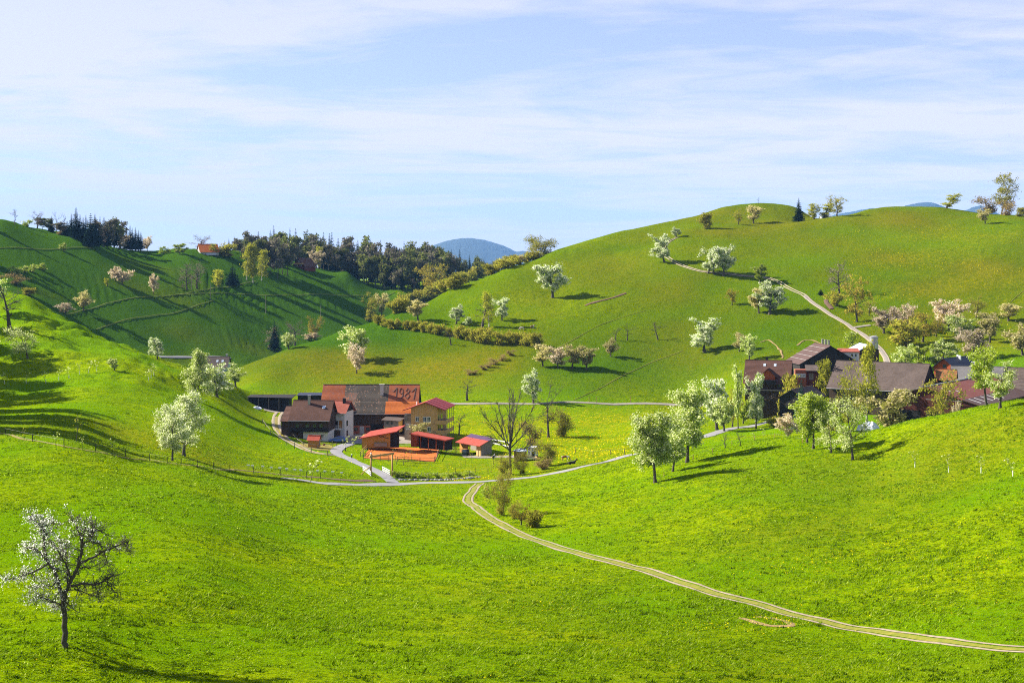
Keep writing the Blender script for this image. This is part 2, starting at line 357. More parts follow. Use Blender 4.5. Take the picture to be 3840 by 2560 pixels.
# ---------------------------------------------------------------- roads, tracks, yards: strips draped on the ground
mat('asphalt', (.20,.195,.205), .9, noise=(.6, (.27,.26,.27), .25), bump=(6, .3, .02), coord='Object')
mat('concrete_lane', (.25,.225,.195), .9, noise=(.8, (.18,.155,.125), .2))
mat('gravel', (.25,.20,.14), .95, noise=(1.2, (.36,.30,.22), .2), bump=(5, .5, .05))
mat('verge_dry', (.17,.15,.02), .95, noise=(.9, (.26,.20,.04), .2), bump=(3, .6, .1))
mat('terrace_grass', (.15,.19,.008), .95, noise=(.5, (.10,.13,.006), .2))
mat('soil', (.085,.045,.028), .95, noise=(1.0, (.16,.095,.06), .2), bump=(3, .8, .15))
mat('bare_earth', (.30,.19,.09), .95, noise=(1.0, (.20,.15,.04), .25), bump=(3, .8, .15))
mat('riding_sand', (.46,.10,.008), .95, noise=(.5, (.54,.14,.014), .25), bump=(2.5, .5, .08))
mat('yard', (.30,.26,.215), .9, noise=(.4, (.24,.215,.19), .2))
def smooth_line(P, step):
    P = [Vector(p).to_2d() for p in P]; Q = [P[0]*2-P[1]]+P+[P[-1]*2-P[-2]]; out = []
    for i in range(1, len(Q)-2):
        n_ = max(1, int((Q[i+1]-Q[i]).length/step))
        for k in range(n_):
            t = k/n_; a, b, c, d = Q[i-1], Q[i], Q[i+1], Q[i+2]
            out.append(.5*((2*b)+(c-a)*t+(2*a-5*b+4*c-d)*t*t+(3*b-a-3*c+d)*t**3))
    out.append(P[-1]); return np.array([tuple(p) for p in out])
def strip_geo(line, off, wid, lift, seed=1, jit=.12, m=3):
    d = np.gradient(line, axis=0); d /= np.linalg.norm(d, axis=1, keepdims=True)+1e-9; nrm = np.stack([-d[:,1], d[:,0]], -1); r = np.random.RandomState(seed); n_ = len(line)
    jl = np.convolve(r.normal(0, jit, n_+4), [.2]*5, 'valid'); jr = np.convolve(r.normal(0, jit, n_+4), [.2]*5, 'valid')
    rows = []
    for k in range(m+1):
        t = k/m; o = off - wid/2*(1+jl) + t*wid*(1+.5*jl+.5*jr); p = line+nrm*o[:,None]; z = ground_z(p[:,0], p[:,1])+lift*np.maximum(1, p[:,1]/250)*(1.0 if 0 < k < m else .6); rows.append(np.c_[p, z])
    V = np.stack(rows, 1).reshape(-1, 3); i = (np.arange(n_-1)[:,None]*(m+1)+np.arange(m)[None]).ravel()
    return V, np.stack([i, i+1, i+m+2, i+m+1], -1)
def road(name, px, wid, mt, lift=.07, step=1.5, offs=(0,), seed=1, jit=.1, ymin=60):
    """name: structure strip along photo pixels px"""
    line = smooth_line([hit(u, v, ymin) for u, v in px], step); Vs = []; Qs = []; n_ = 0
    for k, o in enumerate(offs):
        V, Q = strip_geo(line, o, wid, lift, seed+k, jit); Vs.append(V); Qs.append(Q+n_); n_ += len(V)
    return tag(link(name, npmesh(name, np.concatenate(Vs), np.concatenate(Qs), MATS[mt], smooth=True)), kind='structure')
def patch(name, px, mt, lift=.06, kind='structure', n_=14, ymin=60):
    """filled outline on the ground, subdivided so that it follows the terrain"""
    P = [hit(u, v, ymin) for u, v in px]; bm = bmesh.new(); f = bm.faces.new([bm.verts.new((p.x, p.y, 0)) for p in P])
    bmesh.ops.triangulate(bm, faces=bm.faces[:])
    for _ in range(3): bmesh.ops.subdivide_edges(bm, edges=[e for e in bm.edges if e.calc_length() > 2.0], cuts=1, use_grid_fill=True)
    bmesh.ops.triangulate(bm, faces=bm.faces[:])
    for v in bm.verts: v.co.z = float(ground_z(np.float64(v.co.x), np.float64(v.co.y)))+lift*max(1, v.co.y/250)
    bmesh.ops.recalc_face_normals(bm, faces=bm.faces[:])
    me = bpy.data.meshes.new(name); bm.to_mesh(me); bm.free(); me.materials.append(MATS[mt]); o = link(name, me); return tag(o, kind=kind)
track_px = [(1800,1812),(1782,1826),(1757,1862),(1762,1887),(1818,1927),(1900,1976),(1990,2018),(2085,2049),(2210,2085),(2360,2123),(2540,2178),(2700,2229),(2845,2264),(2991,2308),(3136,2342),(3282,2366),(3476,2395),(3669,2419),(3840,2434),(4000,2446)]
mat('track_gravel', (.19,.145,.095), .95, noise=(1.6, (.33,.27,.20), .2), bump=(5, .5, .05))
mat('track_grass', (.12,.15,.004), .95, noise=(1.1, (.22,.20,.02), .15), bump=(3, .6, .1))
road('track_middle', track_px, .85, 'track_grass', .05, 1.0, (0,), 3, .25)
road('track', track_px, .38, 'track_gravel', .07, .8, (-.78, .78), 5, .45)
road('asphalt_road', [(1060,1818),(1250,1818),(1420,1816),(1560,1812),(1750,1808),(1899,1798),(2023,1784),(2151,1758),(2278,1730),(2355,1707),(2460,1688),(2600,1648),(2690,1622),(2760,1604),(2885,1579),(2960,1562)], 2.9, 'asphalt', .08, 1.5, ymin=270)
road('farm_drive', [(1475,1810),(1448,1788),(1421,1771),(1362,1744),(1308,1720),(1268,1702),(1262,1688),(1285,1673),(1325,1660),(1360,1652)], 2.9, 'asphalt', .11, 1.0)
road('field_road', [(1640,1511),(1800,1513),(2000,1515),(2300,1516),(2560,1518),(2640,1519)], 2.6, 'concrete_lane', .10, 3, ymin=380)
road('gravel_lane', [(1268,1704),(1215,1702),(1159,1690),(1103,1664),(1069,1643),(1046,1616),(1036,1590),(1038,1562),(1052,1543)], .8, 'gravel', .08, 1.0, (-.85, .85), 7, .2)
road('lane_middle', [(1215,1702),(1159,1690),(1103,1664),(1069,1643),(1046,1616),(1036,1590),(1038,1562)], 1.2, 'verge_dry', .05, 1.0)
road('hill_track', [(2540,891),(2510,906),(2491,926),(2484,944),(2498,962),(2523,979),(2561,998),(2608,1013),(2650,1021),(2731,1028),(2795,1036),(2859,1041),(2916,1056),(2968,1086),(3019,1111),(3053,1140),(3104,1174),(3146,1199),(3189,1227),(3215,1243),(3245,1262),(3290,1300),(3318,1335),(3328,1362)], .6, 'gravel', .13, 2.5, (-.75, .75), 9, .15, ymin=300)
road('hill_lane', [(3016,1110),(3053,1140),(3104,1174),(3146,1199),(3189,1227),(3215,1243),(3245,1262),(3290,1300),(3318,1335),(3328,1362)], 1.7, 'concrete_lane', .15, 2.5, ymin=300)
road('lane_branch', [(3196,1230),(3222,1226),(3262,1220)], 2.4, 'concrete_lane', .15, 2, ymin=300)
for k, px in enumerate([[(-40,936),(120,934),(250,932),(352,934)], [(245,1180),(400,1139),(540,1115),(640,1109),(760,1090),(870,1074),(960,1056)], [(640,1109),(760,1102),(890,1106),(1060,1108),(1320,1110),(1480,1098)], [(360,1237),(430,1213),(560,1187),(640,1178),(700,1160),(800,1128)]]):
    road('terrace_path', px, .85, 'terrace_grass', .15, 5, seed=20+k, ymin=560)
road('valley_road', [(560,1341),(640,1340),(700,1340),(770,1341),(862,1342)], 2.6, 'asphalt', .15, 5, ymin=600)
patch('riding_ground', [(1386,1677),(1648,1683),(1630,1730),(1364,1718)], 'riding_sand', .09)
patch('farm_yard', [(1275,1606),(1440,1606),(1545,1640),(1545,1662),(1400,1668),(1330,1662),(1290,1650),(1250,1640)], 'yard', .05)
patch('shed_yard', [(985,1524),(1100,1526),(1100,1541),(1040,1548),(990,1538)], 'yard', .07)
patch('paddock', [(1730,1706),(1905,1708),(1990,1706),(1998,1716),(1740,1716)], 'concrete_lane', .06)
patch('hay_field', [(1125,1662),(1235,1668),(1270,1682),(1262,1690),(1180,1686),(1120,1672)], 'verge_dry', .05)
road('soil_strip', [(880,1760),(985,1771),(1100,1784),(1250,1796),(1400,1802)], 1.7, 'soil', .08, 1.2, seed=31, jit=.3, ymin=225)
road('ditch_bank', [(-60,1612),(40,1630),(150,1655),(290,1682),(420,1704),(560,1724),(640,1737),(760,1748),(880,1759)], .9, 'verge_dry', .07, 1.0, seed=33, jit=.5)
road('worn_ground', [(2772,2316),(2800,2322),(2860,2340),(2905,2347),(2965,2346),(2962,2335),(2900,2320),(2840,2312)], .75, 'bare_earth', .06, .5, seed=35, jit=.5)
road('eroded_bank', [(2193,1147),(2245,1130),(2300,1116),(2345,1100)], 1.5, 'soil', .14, 2, seed=37, jit=.5, ymin=300)
for k, px in enumerate([[(2150,1500),(2300,1428),(2440,1360),(2560,1315)], [(3786,1136),(3815,1110),(3842,1088)], [(2010,1345),(2120,1290),(2260,1215),(2420,1165)]]):
    road('cattle_path', px, .32, 'track_grass', .08, 3, seed=80+k, jit=.5, ymin=430)
for k, px in enumerate([[(2990,1296),(3014,1278),(3046,1276),(3080,1290)], [(2850,1284),(2880,1276),(2905,1292),(2925,1312)], [(2925,1312),(2935,1335),(2930,1345)]]):
    road('bare_slope', px, .6, 'bare_earth', .10, 1.0, seed=50+k, jit=.9, ymin=300)
road('rubble_slope', [(3095,1125),(3105,1145),(3120,1160)], 2.0, 'soil', .14, 1.5, seed=60, jit=.6, ymin=300)
# ---------------------------------------------------------------- plant materials
def leafmat(name, c1, c2, c3=None, w3=0.0, trans=0.35, rough=0.7, objvar=0.25):
    """every leaf its own tint between c1 and c2 (a share w3 of them c3); some light passes through"""
    m = bpy.data.materials.new(name); m.use_nodes = True; t = m.node_tree; nn = t.nodes; ll = t.links
    for x in list(nn): nn.remove(x)
    g = nn.new('ShaderNodeNewGeometry'); oi = nn.new('ShaderNodeObjectInfo')
    mx1 = nn.new('ShaderNodeMix'); mx1.data_type = 'RGBA'; mx1.inputs['A'].default_value = (*c1, 1); mx1.inputs['B'].default_value = (*c2, 1)
    ll.new(g.outputs['Random Per Island'], mx1.inputs['Factor']); out = mx1.outputs['Result']
    if c3:
        wv = nn.new('ShaderNodeTexWhiteNoise'); wv.noise_dimensions = '1D'; ll.new(g.outputs['Random Per Island'], wv.inputs['W'])
        lt = nn.new('ShaderNodeMath'); lt.operation = 'LESS_THAN'; lt.inputs[1].default_value = w3; ll.new(wv.outputs['Value'], lt.inputs[0])
        mx2 = nn.new('ShaderNodeMix'); mx2.data_type = 'RGBA'; ll.new(lt.outputs[0], mx2.inputs['Factor']); ll.new(out, mx2.inputs['A']); mx2.inputs['B'].default_value = (*c3, 1); out = mx2.outputs['Result']
    hs = nn.new('ShaderNodeHueSaturation'); ll.new(out, hs.inputs['Color'])
    mr = nn.new('ShaderNodeMapRange'); mr.inputs['To Min'].default_value = 1 - objvar; mr.inputs['To Max'].default_value = 1 + objvar; ll.new(oi.outputs['Random'], mr.inputs['Value']); ll.new(mr.outputs[0], hs.inputs['Value'])
    d = nn.new('ShaderNodeBsdfDiffuse'); tr = nn.new('ShaderNodeBsdfTranslucent'); ll.new(hs.outputs[0], d.inputs['Color']); ll.new(hs.outputs[0], tr.inputs['Color'])
    ms = nn.new('ShaderNodeMixShader'); ms.inputs[0].default_value = trans; ll.new(d.outputs[0], ms.inputs[1]); ll.new(tr.outputs[0], ms.inputs[2])
    o = nn.new('ShaderNodeOutputMaterial'); ll.new(ms.outputs[0], o.inputs['Surface'])
    MATS[name] = m; return m
leafmat('blossom_white', (0.62,0.67,0.38), (0.88,0.89,0.73), (0.25,0.36,0.015), 0.38, .5, objvar=.1)
leafmat('blossom_bright', (0.82,0.83,0.72), (0.95,0.95,0.90), (0.28,0.36,0.03), 0.12, .5, objvar=.02)
leafmat('blossom_green', (0.54,0.62,0.15), (0.88,0.90,0.58), (0.25,0.35,0.012), 0.46, .58, objvar=.12)
leafmat('blossom_cream', (0.46,0.41,0.15), (0.66,0.58,0.32), (0.28,0.28,0.04), 0.34, .5)
leafmat('blossom_pink', (0.54,0.43,0.29), (0.78,0.67,0.54), (0.32,0.28,0.06), 0.28, .5)
leafmat('leaf_fresh', (0.17,0.25,0.010), (0.36,0.43,0.035), (0.62,0.64,0.30), 0.14, .45)
leafmat('leaf_yellow', (0.27,0.29,0.018), (0.46,0.45,0.05), None, 0, .45)
leafmat('bud_ochre', (0.27,0.215,0.025), (0.44,0.35,0.06), (0.22,0.23,0.02), 0.3, 0.45)
leafmat('bud_olive', (0.23,0.24,0.018), (0.42,0.40,0.05), (0.30,0.23,0.05), 0.2, 0.5)
leafmat('twig_grey', (0.19,0.15,0.11), (0.32,0.26,0.19), None, 0, 0.35)
leafmat('twig_brown', (0.24,0.17,0.06), (0.38,0.29,0.11), None, 0, 0.4)
leafmat('needle', (0.010,0.024,0.014), (0.025,0.050,0.026), None, 0, 0.08)
leafmat('needle_blue', (0.018,0.045,0.035), (0.04,0.085,0.06), None, 0, 0.08)
leafmat('wood_green', (0.12,0.15,0.035), (0.25,0.28,0.06), (0.14,0.13,0.06), 0.3, 0.3)
leafmat('wood_grey', (0.12,0.105,0.08), (0.23,0.20,0.15), (0.14,0.155,0.05), 0.25, 0.25)
mat('bark', (0.045,0.036,0.028), 0.9, noise=(3, (0.10,0.085,0.065), 0.2))
mat('bark_pale', (0.30,0.27,0.21), 0.85, noise=(4, (0.12,0.10,0.08), 0.12))
mat('twig_bark', (.20,.155,.085), .9, noise=(3, (.12,.09,.055), .2))
leafmat('blossom_ivory', (0.72,0.76,0.40), (0.92,0.94,0.72), (0.27,0.38,0.012), 0.40, .58, objvar=.05)
mat('birch_bark', (0.62,0.60,0.54), 0.7, noise=(5, (0.10,0.09,0.08), 0.10))
mat('guard_white', (0.70,0.72,0.68), 0.6)

# ---------------------------------------------------------------- tree meshes (numpy: tapered tubes, leaf-sized faces)
class TM:
    def __init__(s, seed): s.r = np.random.RandomState(seed); s.V = []; s.Q = []; s.n = 0; s.tips = []
    def tube(s, P, rad, k):
        P = np.asarray(P, float); m = len(P); d = np.gradient(P, axis=0); d /= np.linalg.norm(d, axis=1, keepdims=True) + 1e-9
        ref = np.where(np.abs(d[:, 2:3]) < 0.9, np.array([[0, 0, 1.0]]), np.array([[0, 1.0, 0]]))
        a = np.cross(d, ref); a /= np.linalg.norm(a, axis=1, keepdims=True) + 1e-9; b = np.cross(d, a)
        t = 2*np.pi*np.arange(k)/k; rad = np.asarray(rad)[:, None, None]
        V = P[:, None] + (a[:, None]*np.cos(t)[None, :, None] + b[:, None]*np.sin(t)[None, :, None])*rad
        i = np.arange(m-1)[:, None]*k; j = np.arange(k)[None]; j2 = (j+1) % k
        Q = np.stack([i+j, i+j2, i+k+j2, i+k+j], -1).reshape(-1, 4) + s.n
        s.V.append(V.reshape(-1, 3)); s.Q.append(Q); s.n += m*k
    def path(s, p, d, L, m, gn, lift=0.0):
        """wandering branch: start p, direction d, length L, m segments, gnarl gn, lift pulls it up (or down if negative)"""
        p = np.array(p, float); d = np.array(d, float); d /= np.linalg.norm(d); out = [p.copy()]
        for i in range(m):
            d = d + s.r.normal(0, gn, 3) + np.array([0, 0, lift]); d /= np.linalg.norm(d); p = p + d*L/m; out.append(p.copy())
        return np.array(out)
    def mesh(s, name, m): return npmesh(name, np.concatenate(s.V), np.concatenate(s.Q), m, smooth=True)
def leaves(r, C, size, flat=0.0, asp=1.5):
    """one diamond-shaped face per centre, random attitude; flat presses them towards level"""
    n = len(C); a = r.normal(size=(n, 3)); b = r.normal(size=(n, 3))
    if flat: a[:, 2] *= 1-flat; b[:, 2] *= 1-flat
    a /= np.linalg.norm(a, axis=1, keepdims=True); b -= (a*b).sum(1, keepdims=True)*a; b /= np.linalg.norm(b, axis=1, keepdims=True)
    sz = size*r.uniform(0.55, 1.35, (n, 1)); a = a*sz*asp*0.5; b = b*sz*0.5
    V = np.stack([C-a, C+b*0.9-a*0.1, C+a, C-b*0.9-a*0.1], 1).reshape(-1, 3)
    return V, np.arange(n*4).reshape(-1, 4)
def envelope(shape):
    if shape == 'pear':  return lambda t: np.interp(t, [0, .12, .35, .6, .85, 1], [.45, .85, 1.0, .78, .45, .1])
    if shape == 'cone':  return lambda t: np.interp(t, [0, .1, .25, .6, 1], [.7, 1.0, .92, .48, .05])
    if shape == 'tall':  return lambda t: np.interp(t, [0, .15, .5, .85, 1], [.5, .9, 1.0, .7, .2])
    if shape == 'fan':   return lambda t: np.interp(t, [0, .3, .7, 1], [.25, .7, 1.0, .75])
    return lambda t: np.interp(t, [0, .2, .5, .8, 1], [.55, .95, 1.0, .75, .25])
def broadleaf(seed, H=10, Wd=8, cb=0.25, shape='round', limbs=11, subs=5, twigs=4, nleaf=2200, size=0.32, spread=0.30, gn=0.16, trunk=0.035, multi=1, lean=0.0, bare=False, up=0.35, leafcut=0.0, bias=None, kbase=6, clump=None):
    """returns (branch TM, leaf centres): a trunk, limbs reaching an envelope, side branches, twigs; leaves gather on twig ends"""
    T = TM(seed); r = T.r; env = envelope(shape); ends = []
    stems = []
    for q in range(multi):
        if multi == 1: d0 = np.array([lean*0.6 + r.normal(0, .03), r.normal(0, .03), 1]); base = np.zeros(3); hh = H*0.80
        else:
            an = 2*np.pi*q/multi + r.uniform(0, 1); d0 = np.array([np.cos(an)*.22+lean*0.5, np.sin(an)*.22, 1]); base = np.array([np.cos(an), np.sin(an), 0])*trunk*H*0.35; hh = H*r.uniform(.65, .85)
        P = T.path(base-np.array([0,0,0.35]), d0, hh+0.35, 9, 0.05 if multi == 1 else .07, 0.03)
        R0 = trunk*H*(1 if multi == 1 else .6); rad = R0*np.linspace(1.0, 0.16, 10); rad[0] *= 1.5; rad[1] *= 1.05
        T.tube(P, rad, kbase+2); stems.append((P, rad, hh))
    for P, rad, hh in stems:
        nl = max(3, int(round(limbs/multi)))
        for q in range(nl):
            f = (cb*H + (0.98*hh-cb*H)*((q+r.uniform(.1,.9))/nl))/hh; f = min(f, .98)
            i = f*9; i0 = min(int(i), 8); p = P[i0]*(1-(i-i0))+P[i0+1]*(i-i0); rr = np.interp(i, range(10), rad)
            an = q*2.399 + r.uniform(-.5, .5); t = np.clip((p[2]/H-cb)/(1-cb), 0, 1)
            el = up + 0.55*t + r.uniform(-.15, .2)
            Lr = max(0.12*Wd, env(t)*Wd/2*r.uniform(.6, 1.22))/max(.45, np.cos(el))*0.9
            Lr = min(Lr, Wd*0.75, (H*1.02-p[2])/max(0.2, np.sin(el)) if el > 0.1 else 99)
            B = T.path(p, (np.cos(an)*np.cos(el), np.sin(an)*np.cos(el), np.sin(el)), Lr, 6, gn, 0.02)
            br = np.linspace(min(rr*.7, .05*Lr+.02), .018*Lr**.5, 7); T.tube(B, br, kbase-1); ends.append(B[-1])
            for k in range(subs):
                ff = (.25+.72*(k+r.uniform(0,1))/subs)*6; j = min(int(ff), 5); sp = B[j]*(1-(ff-j))+B[j+1]*(ff-j)
                dd = B[j+1]-B[j]; dd /= np.linalg.norm(dd); dd = dd*0.55 + r.normal(0, .62, 3) + np.array([0, 0, .22]); dd /= np.linalg.norm(dd)
                sL = Lr*r.uniform(.25, .5); Sb = T.path(sp, dd, sL, 4, gn*1.2, .02)
                T.tube(Sb, np.linspace(br[j]*.55, .010, 5), 4); ends.append(Sb[-1]); ends.append(Sb[3])
                for w in range(twigs):
                    jj = r.randint(1, 5); dd2 = r.normal(0, .7, 3)+np.array([0, 0, .25])+(Sb[min(jj,4)]-Sb[max(jj-1,0)]); tw = T.path(Sb[jj], dd2, sL*r.uniform(.3, .6), 2 if not bare else 3, gn*1.5, 0)
                    T.tube(tw, np.linspace(.014, .006, len(tw)) if not bare else np.linspace(.032, .016, len(tw)), 3); ends.append(tw[-1]); ends.append(tw[1])
    E = np.array(ends)
    if leafcut: E = E[r.rand(len(E)) > leafcut]
    if bias is not None: E = E[r.rand(len(E)) < bias(E)]
    if nleaf and len(E):
        C = E[r.randint(0, len(E), nleaf)] + r.normal(0, 1, (nleaf, 3))*spread*np.array([1, 1, .85])*(clump or 1)
        C = C[C[:, 2] > cb*H*0.55]
    else: C = np.zeros((0, 3))
    return T, C
def conifer(seed, H=22, Wd=8, cb=0.06, whorls=20, per=11, size=1.0, droop=-.25, ragged=.25):
    T = TM(seed); r = T.r; C = []; V = []; SZ = []; n = 0
    T.tube(np.array([[0,0,-.5],[0,0,H*.5],[0,0,H]]), np.array([.018*H, .011*H, .01]), 6)
    for w in range(whorls):
        t = (w+.3)/whorls; z = H*(cb+(1-cb)*t); L = Wd/2*(1-t)**.85*r.uniform(1-ragged, 1.08)+.06
        m = max(4, int(per*(1-.55*t)))
        for k in range(m):
            an = 2*np.pi*(k+r.uniform(-.4,.4))/m+w*.7; Lk = L*r.uniform(.7, 1.1); d = np.array([np.cos(an), np.sin(an), 0]); s = np.array([-d[1], d[0], 0])
            hw = .28*Lk+.12; dz = droop*Lk
            nseg = 3
            for g in range(nseg):   # each bough: overlapping fans of needles, hanging at the sides
                f0, f1 = g/nseg, (g+1.25)/nseg; p0 = d*Lk*f0+np.array([0,0,z+dz*f0**1.3]); p1 = d*Lk*min(f1,1.06)+np.array([0,0,z+dz*f1**1.3+.05*Lk])
                wv = hw*(1-.6*f0)*r.uniform(.7,1.2); mid = (p0*.45+p1*.55)
                V += [p0, mid+s*wv-np.array([0,0,wv*.5]), p1, mid+np.array([0,0,.12*wv])]; V += [p0, mid+np.array([0,0,.12*wv]), p1, mid-s*wv-np.array([0,0,wv*.5])]
            for g in range(5):
                f = r.uniform(.15,1.0); C.append(d*Lk*f+s*r.normal(0,hw*.35)+np.array([0,0,z+dz*f**1.3-r.uniform(0,.5)*hw])); SZ.append(max(.26, (1-t)**.7))
    V = np.array(V)+r.normal(0, .04*size, (len(V), 3))
    LV, _q = leaves(r, np.array(C), (.11*Wd*size+.12)*np.array(SZ)[:,None], 0, 1.5); V = np.concatenate([V, LV])
    return T, V, np.arange(len(V)).reshape(-1, 4)
LIB = {}
def lib(key, T, leafV, leafQ, leafm, barkm='bark'):
    LIB[key] = (T.mesh('trunk', MATS[barkm]), npmesh('crown', leafV, leafQ, MATS[leafm]) if leafV is not None and len(leafV) else None)
def extent(V, leafy=True):
    """height and mean width that a grown tree really reached"""
    q = np.percentile(V, [1.5, 98.5] if leafy else [.3, 99.7], axis=0); return (float(np.percentile(V[:,2], 99.5)), float(((q[1]-q[0])[:2]).mean())*(1.1 if leafy else 1))
def mk(key, leafm, size, seed, asp=1.5, flat=0, barkm='bark', **kw):
    T, C = broadleaf(seed, size=size, **kw); V, Q = leaves(T.r, C, size, flat, asp) if len(C) else (None, None)
    LIB[key] = (T.mesh('trunk', MATS[barkm]), npmesh('crown', V, Q, MATS[leafm]) if V is not None else None); LIBH[key] = extent(V, True) if V is not None and len(C) > 800 else extent(np.concatenate(T.V), False)
LIBH = {}
for i in range(4):   # middle-distance trees: several meshes of each habit
    mk('pear%d' % i, 'blossom_white', .34, 100+i, H=11, Wd=8.5, shape='pear', cb=.2, nleaf=6500, spread=.36, limbs=12, subs=5, twigs=3)
    mk('peargreen%d' % i, 'blossom_green', .33, 120+i, H=11, Wd=8.5, shape='round', cb=.22, nleaf=6500, spread=.36, limbs=12, subs=5, twigs=3)
    mk('cream%d' % i, 'blossom_cream', .30, 140+i, H=7, Wd=7, shape='fan', cb=.3, nleaf=3000, spread=.33, limbs=10, subs=5, twigs=3)
    mk('pink%d' % i, 'blossom_pink', .32, 160+i, H=8, Wd=8.5, shape='round', cb=.2, nleaf=4200, spread=.36, limbs=11, subs=5, twigs=3)
    mk('fresh%d' % i, 'leaf_fresh', .42, 180+i, H=10, Wd=8, shape='round', cb=.2, nleaf=3400, spread=.38, limbs=11, subs=5, twigs=3)
    mk('bare%d' % i, 'twig_grey', .2, 200+i, H=9, Wd=7.5, shape='fan', cb=.25, nleaf=0, limbs=9, subs=6, twigs=5, bare=True, gn=.2)
    mk('bush%d' % i, 'bud_olive', .34, 220+i, H=4, Wd=5, shape='round', cb=.05, nleaf=2000, spread=.42, limbs=14, subs=4, twigs=2, multi=4, trunk=.03, barkm='twig_bark')
    mk('ochre%d' % i, 'bud_ochre', .30, 240+i, H=9, Wd=9, shape='round', cb=.2, nleaf=2000, spread=.34, limbs=11, subs=5, twigs=4)
    mk('scrub%d' % i, 'twig_brown', .26, 260+i, H=6, Wd=6, shape='fan', cb=.04, nleaf=1700, spread=.5, limbs=15, subs=5, twigs=3, multi=5, trunk=.02, bare=True, barkm='twig_bark')
for i in range(2):
    mk('olive%d' % i, 'bud_olive', .30, 280+i, H=10, Wd=9, shape='round', cb=.2, nleaf=2000, spread=.4, limbs=11, subs=5, twigs=4)
    mk('grey%d' % i, 'twig_grey', .24, 290+i, H=11, Wd=9, shape='tall', cb=.15, nleaf=700, spread=.4, limbs=12, subs=5, twigs=4, bare=True)
    mk('yellow%d' % i, 'leaf_yellow', .34, 300+i, H=10, Wd=5, shape='tall', cb=.12, nleaf=1900, spread=.4, limbs=14, subs=4, twigs=3)
    mk('birch%d' % i, 'leaf_yellow', .30, 310+i, H=14, Wd=5, shape='cone', cb=.15, nleaf=2200, spread=.5, limbs=18, subs=4, twigs=3, up=.1, trunk=.014, barkm='birch_bark')
    mk('willow%d' % i, 'leaf_yellow', .26, 320+i, H=9, Wd=8, shape='round', cb=.06, nleaf=2300, spread=.45, limbs=16, subs=5, twigs=3, multi=4, trunk=.02)
    mk('greenbush%d' % i, 'leaf_fresh', .34, 330+i, H=4, Wd=5, shape='round', cb=.05, nleaf=1100, spread=.36, limbs=12, subs=4, twigs=2, multi=4, trunk=.03)
    mk('sapling%d' % i, 'blossom_green', .16, 340+i, H=3, Wd=1.3, shape='tall', cb=.42, nleaf=60, spread=.10, limbs=6, subs=2, twigs=1, trunk=.012)
    mk('sapbare%d' % i, 'leaf_yellow', .14, 350+i, H=3, Wd=1.6, shape='fan', cb=.35, nleaf=26, spread=.12, limbs=7, subs=3, twigs=2, trunk=.016)
def mkcon(key, leafm, seed, **kw):
    T, V, Q = conifer(seed, **kw); LIB[key] = (T.mesh('trunk', MATS['bark']), npmesh('crown', V, Q, MATS[leafm])); LIBH[key] = (kw['H'], kw['Wd'])
for i in range(3): mkcon('spruce%d' % i, 'needle', 400+i, H=24, Wd=8.5, whorls=30, per=9, ragged=.3)
mkcon('bluespruce', 'needle_blue', 410, H=10, Wd=5.5, whorls=18, per=12)
mkcon('yew', 'needle', 411, H=22, Wd=11, whorls=18, per=14, droop=-.05, ragged=.15)
mkcon('cypress', 'needle', 412, H=5, Wd=1.6, whorls=12, per=7, droop=.2)
# woodland trees seen far off: trunk and crown in one mesh
for i in range(4):
    for key, lm, nl in (('woodgreen%d', 'wood_green', 2300), ('woodgrey%d', 'wood_grey', 1900)):
        T, C = broadleaf(500+i+(20 if 'grey' in key else 0), H=22, Wd=11, cb=.3, shape='tall', limbs=12, subs=4, twigs=2, bare=True, trunk=.012, spread=.95, nleaf=nl)
        V, Q = leaves(T.r, C, 1.0); bv = np.concatenate(T.V); bq = np.concatenate(T.Q)
        me = npmesh('wood_tree', np.concatenate([bv, V]), np.concatenate([bq, Q+len(bv)]), [MATS['bark'], MATS[lm]], midx=np.r_[np.zeros(len(bq)), np.ones(len(Q))])
        LIB[key % i] = (me, None); LIBH[key % i] = (22, 11)
for i in range(3):
    T, V, Q = conifer(540+i, H=26, Wd=9.5, whorls=26, per=8, ragged=.3, cb=.10); bv = np.concatenate(T.V); bq = np.concatenate(T.Q)
    LIB['woodspruce%d' % i] = (npmesh('wood_spruce', np.concatenate([bv, V]), np.concatenate([bq, Q+len(bv)]), [MATS['bark'], MATS['needle']], midx=np.r_[np.zeros(len(bq)), np.ones(len(Q))]), None); LIBH['woodspruce%d' % i] = (26, 8)
TRS = random.Random(7)
def plant(name, key, p, h, w, label, cat='tree', group=None, rz=None, leanx=0.0, guard=False):
    """a tree (or shrub) of height h and width w metres standing at world point p"""
    if key not in LIB: key = key[:-1]+str(int(key[-1]) % 2)
    tr, cr = LIB[key]; H0, W0 = LIBH[key]
    rz = TRS.uniform(0, 6.28) if rz is None else rz
    if cr is None and key.startswith('wood'):
        o = link(name, tr); o.location = p; o.rotation_euler = (0, 0, rz); o.scale = (w/W0, w/W0, h/H0); return tag(o, label, cat, group)
    e = empty(name, p, 0, label, cat, group)
    M = Matrix(((1,0,leanx,0),(0,1,0,0),(0,0,1,0),(0,0,0,1)))
    for nm, me in (('trunk', tr), ('crown', cr)):
        if me is None: continue
        o = link(nm, me, e)
        o.scale = (w/W0, w/W0, h/H0); o.rotation_euler = (0, 0, rz); o.matrix_parent_inverse = M
    if guard:
        g = MB(); g.tube([(0,0,0),(0,0,min(1.0,h*.34))], 0.06, 6); g.build('trunk_guard', MATS['guard_white'], e)
    return e
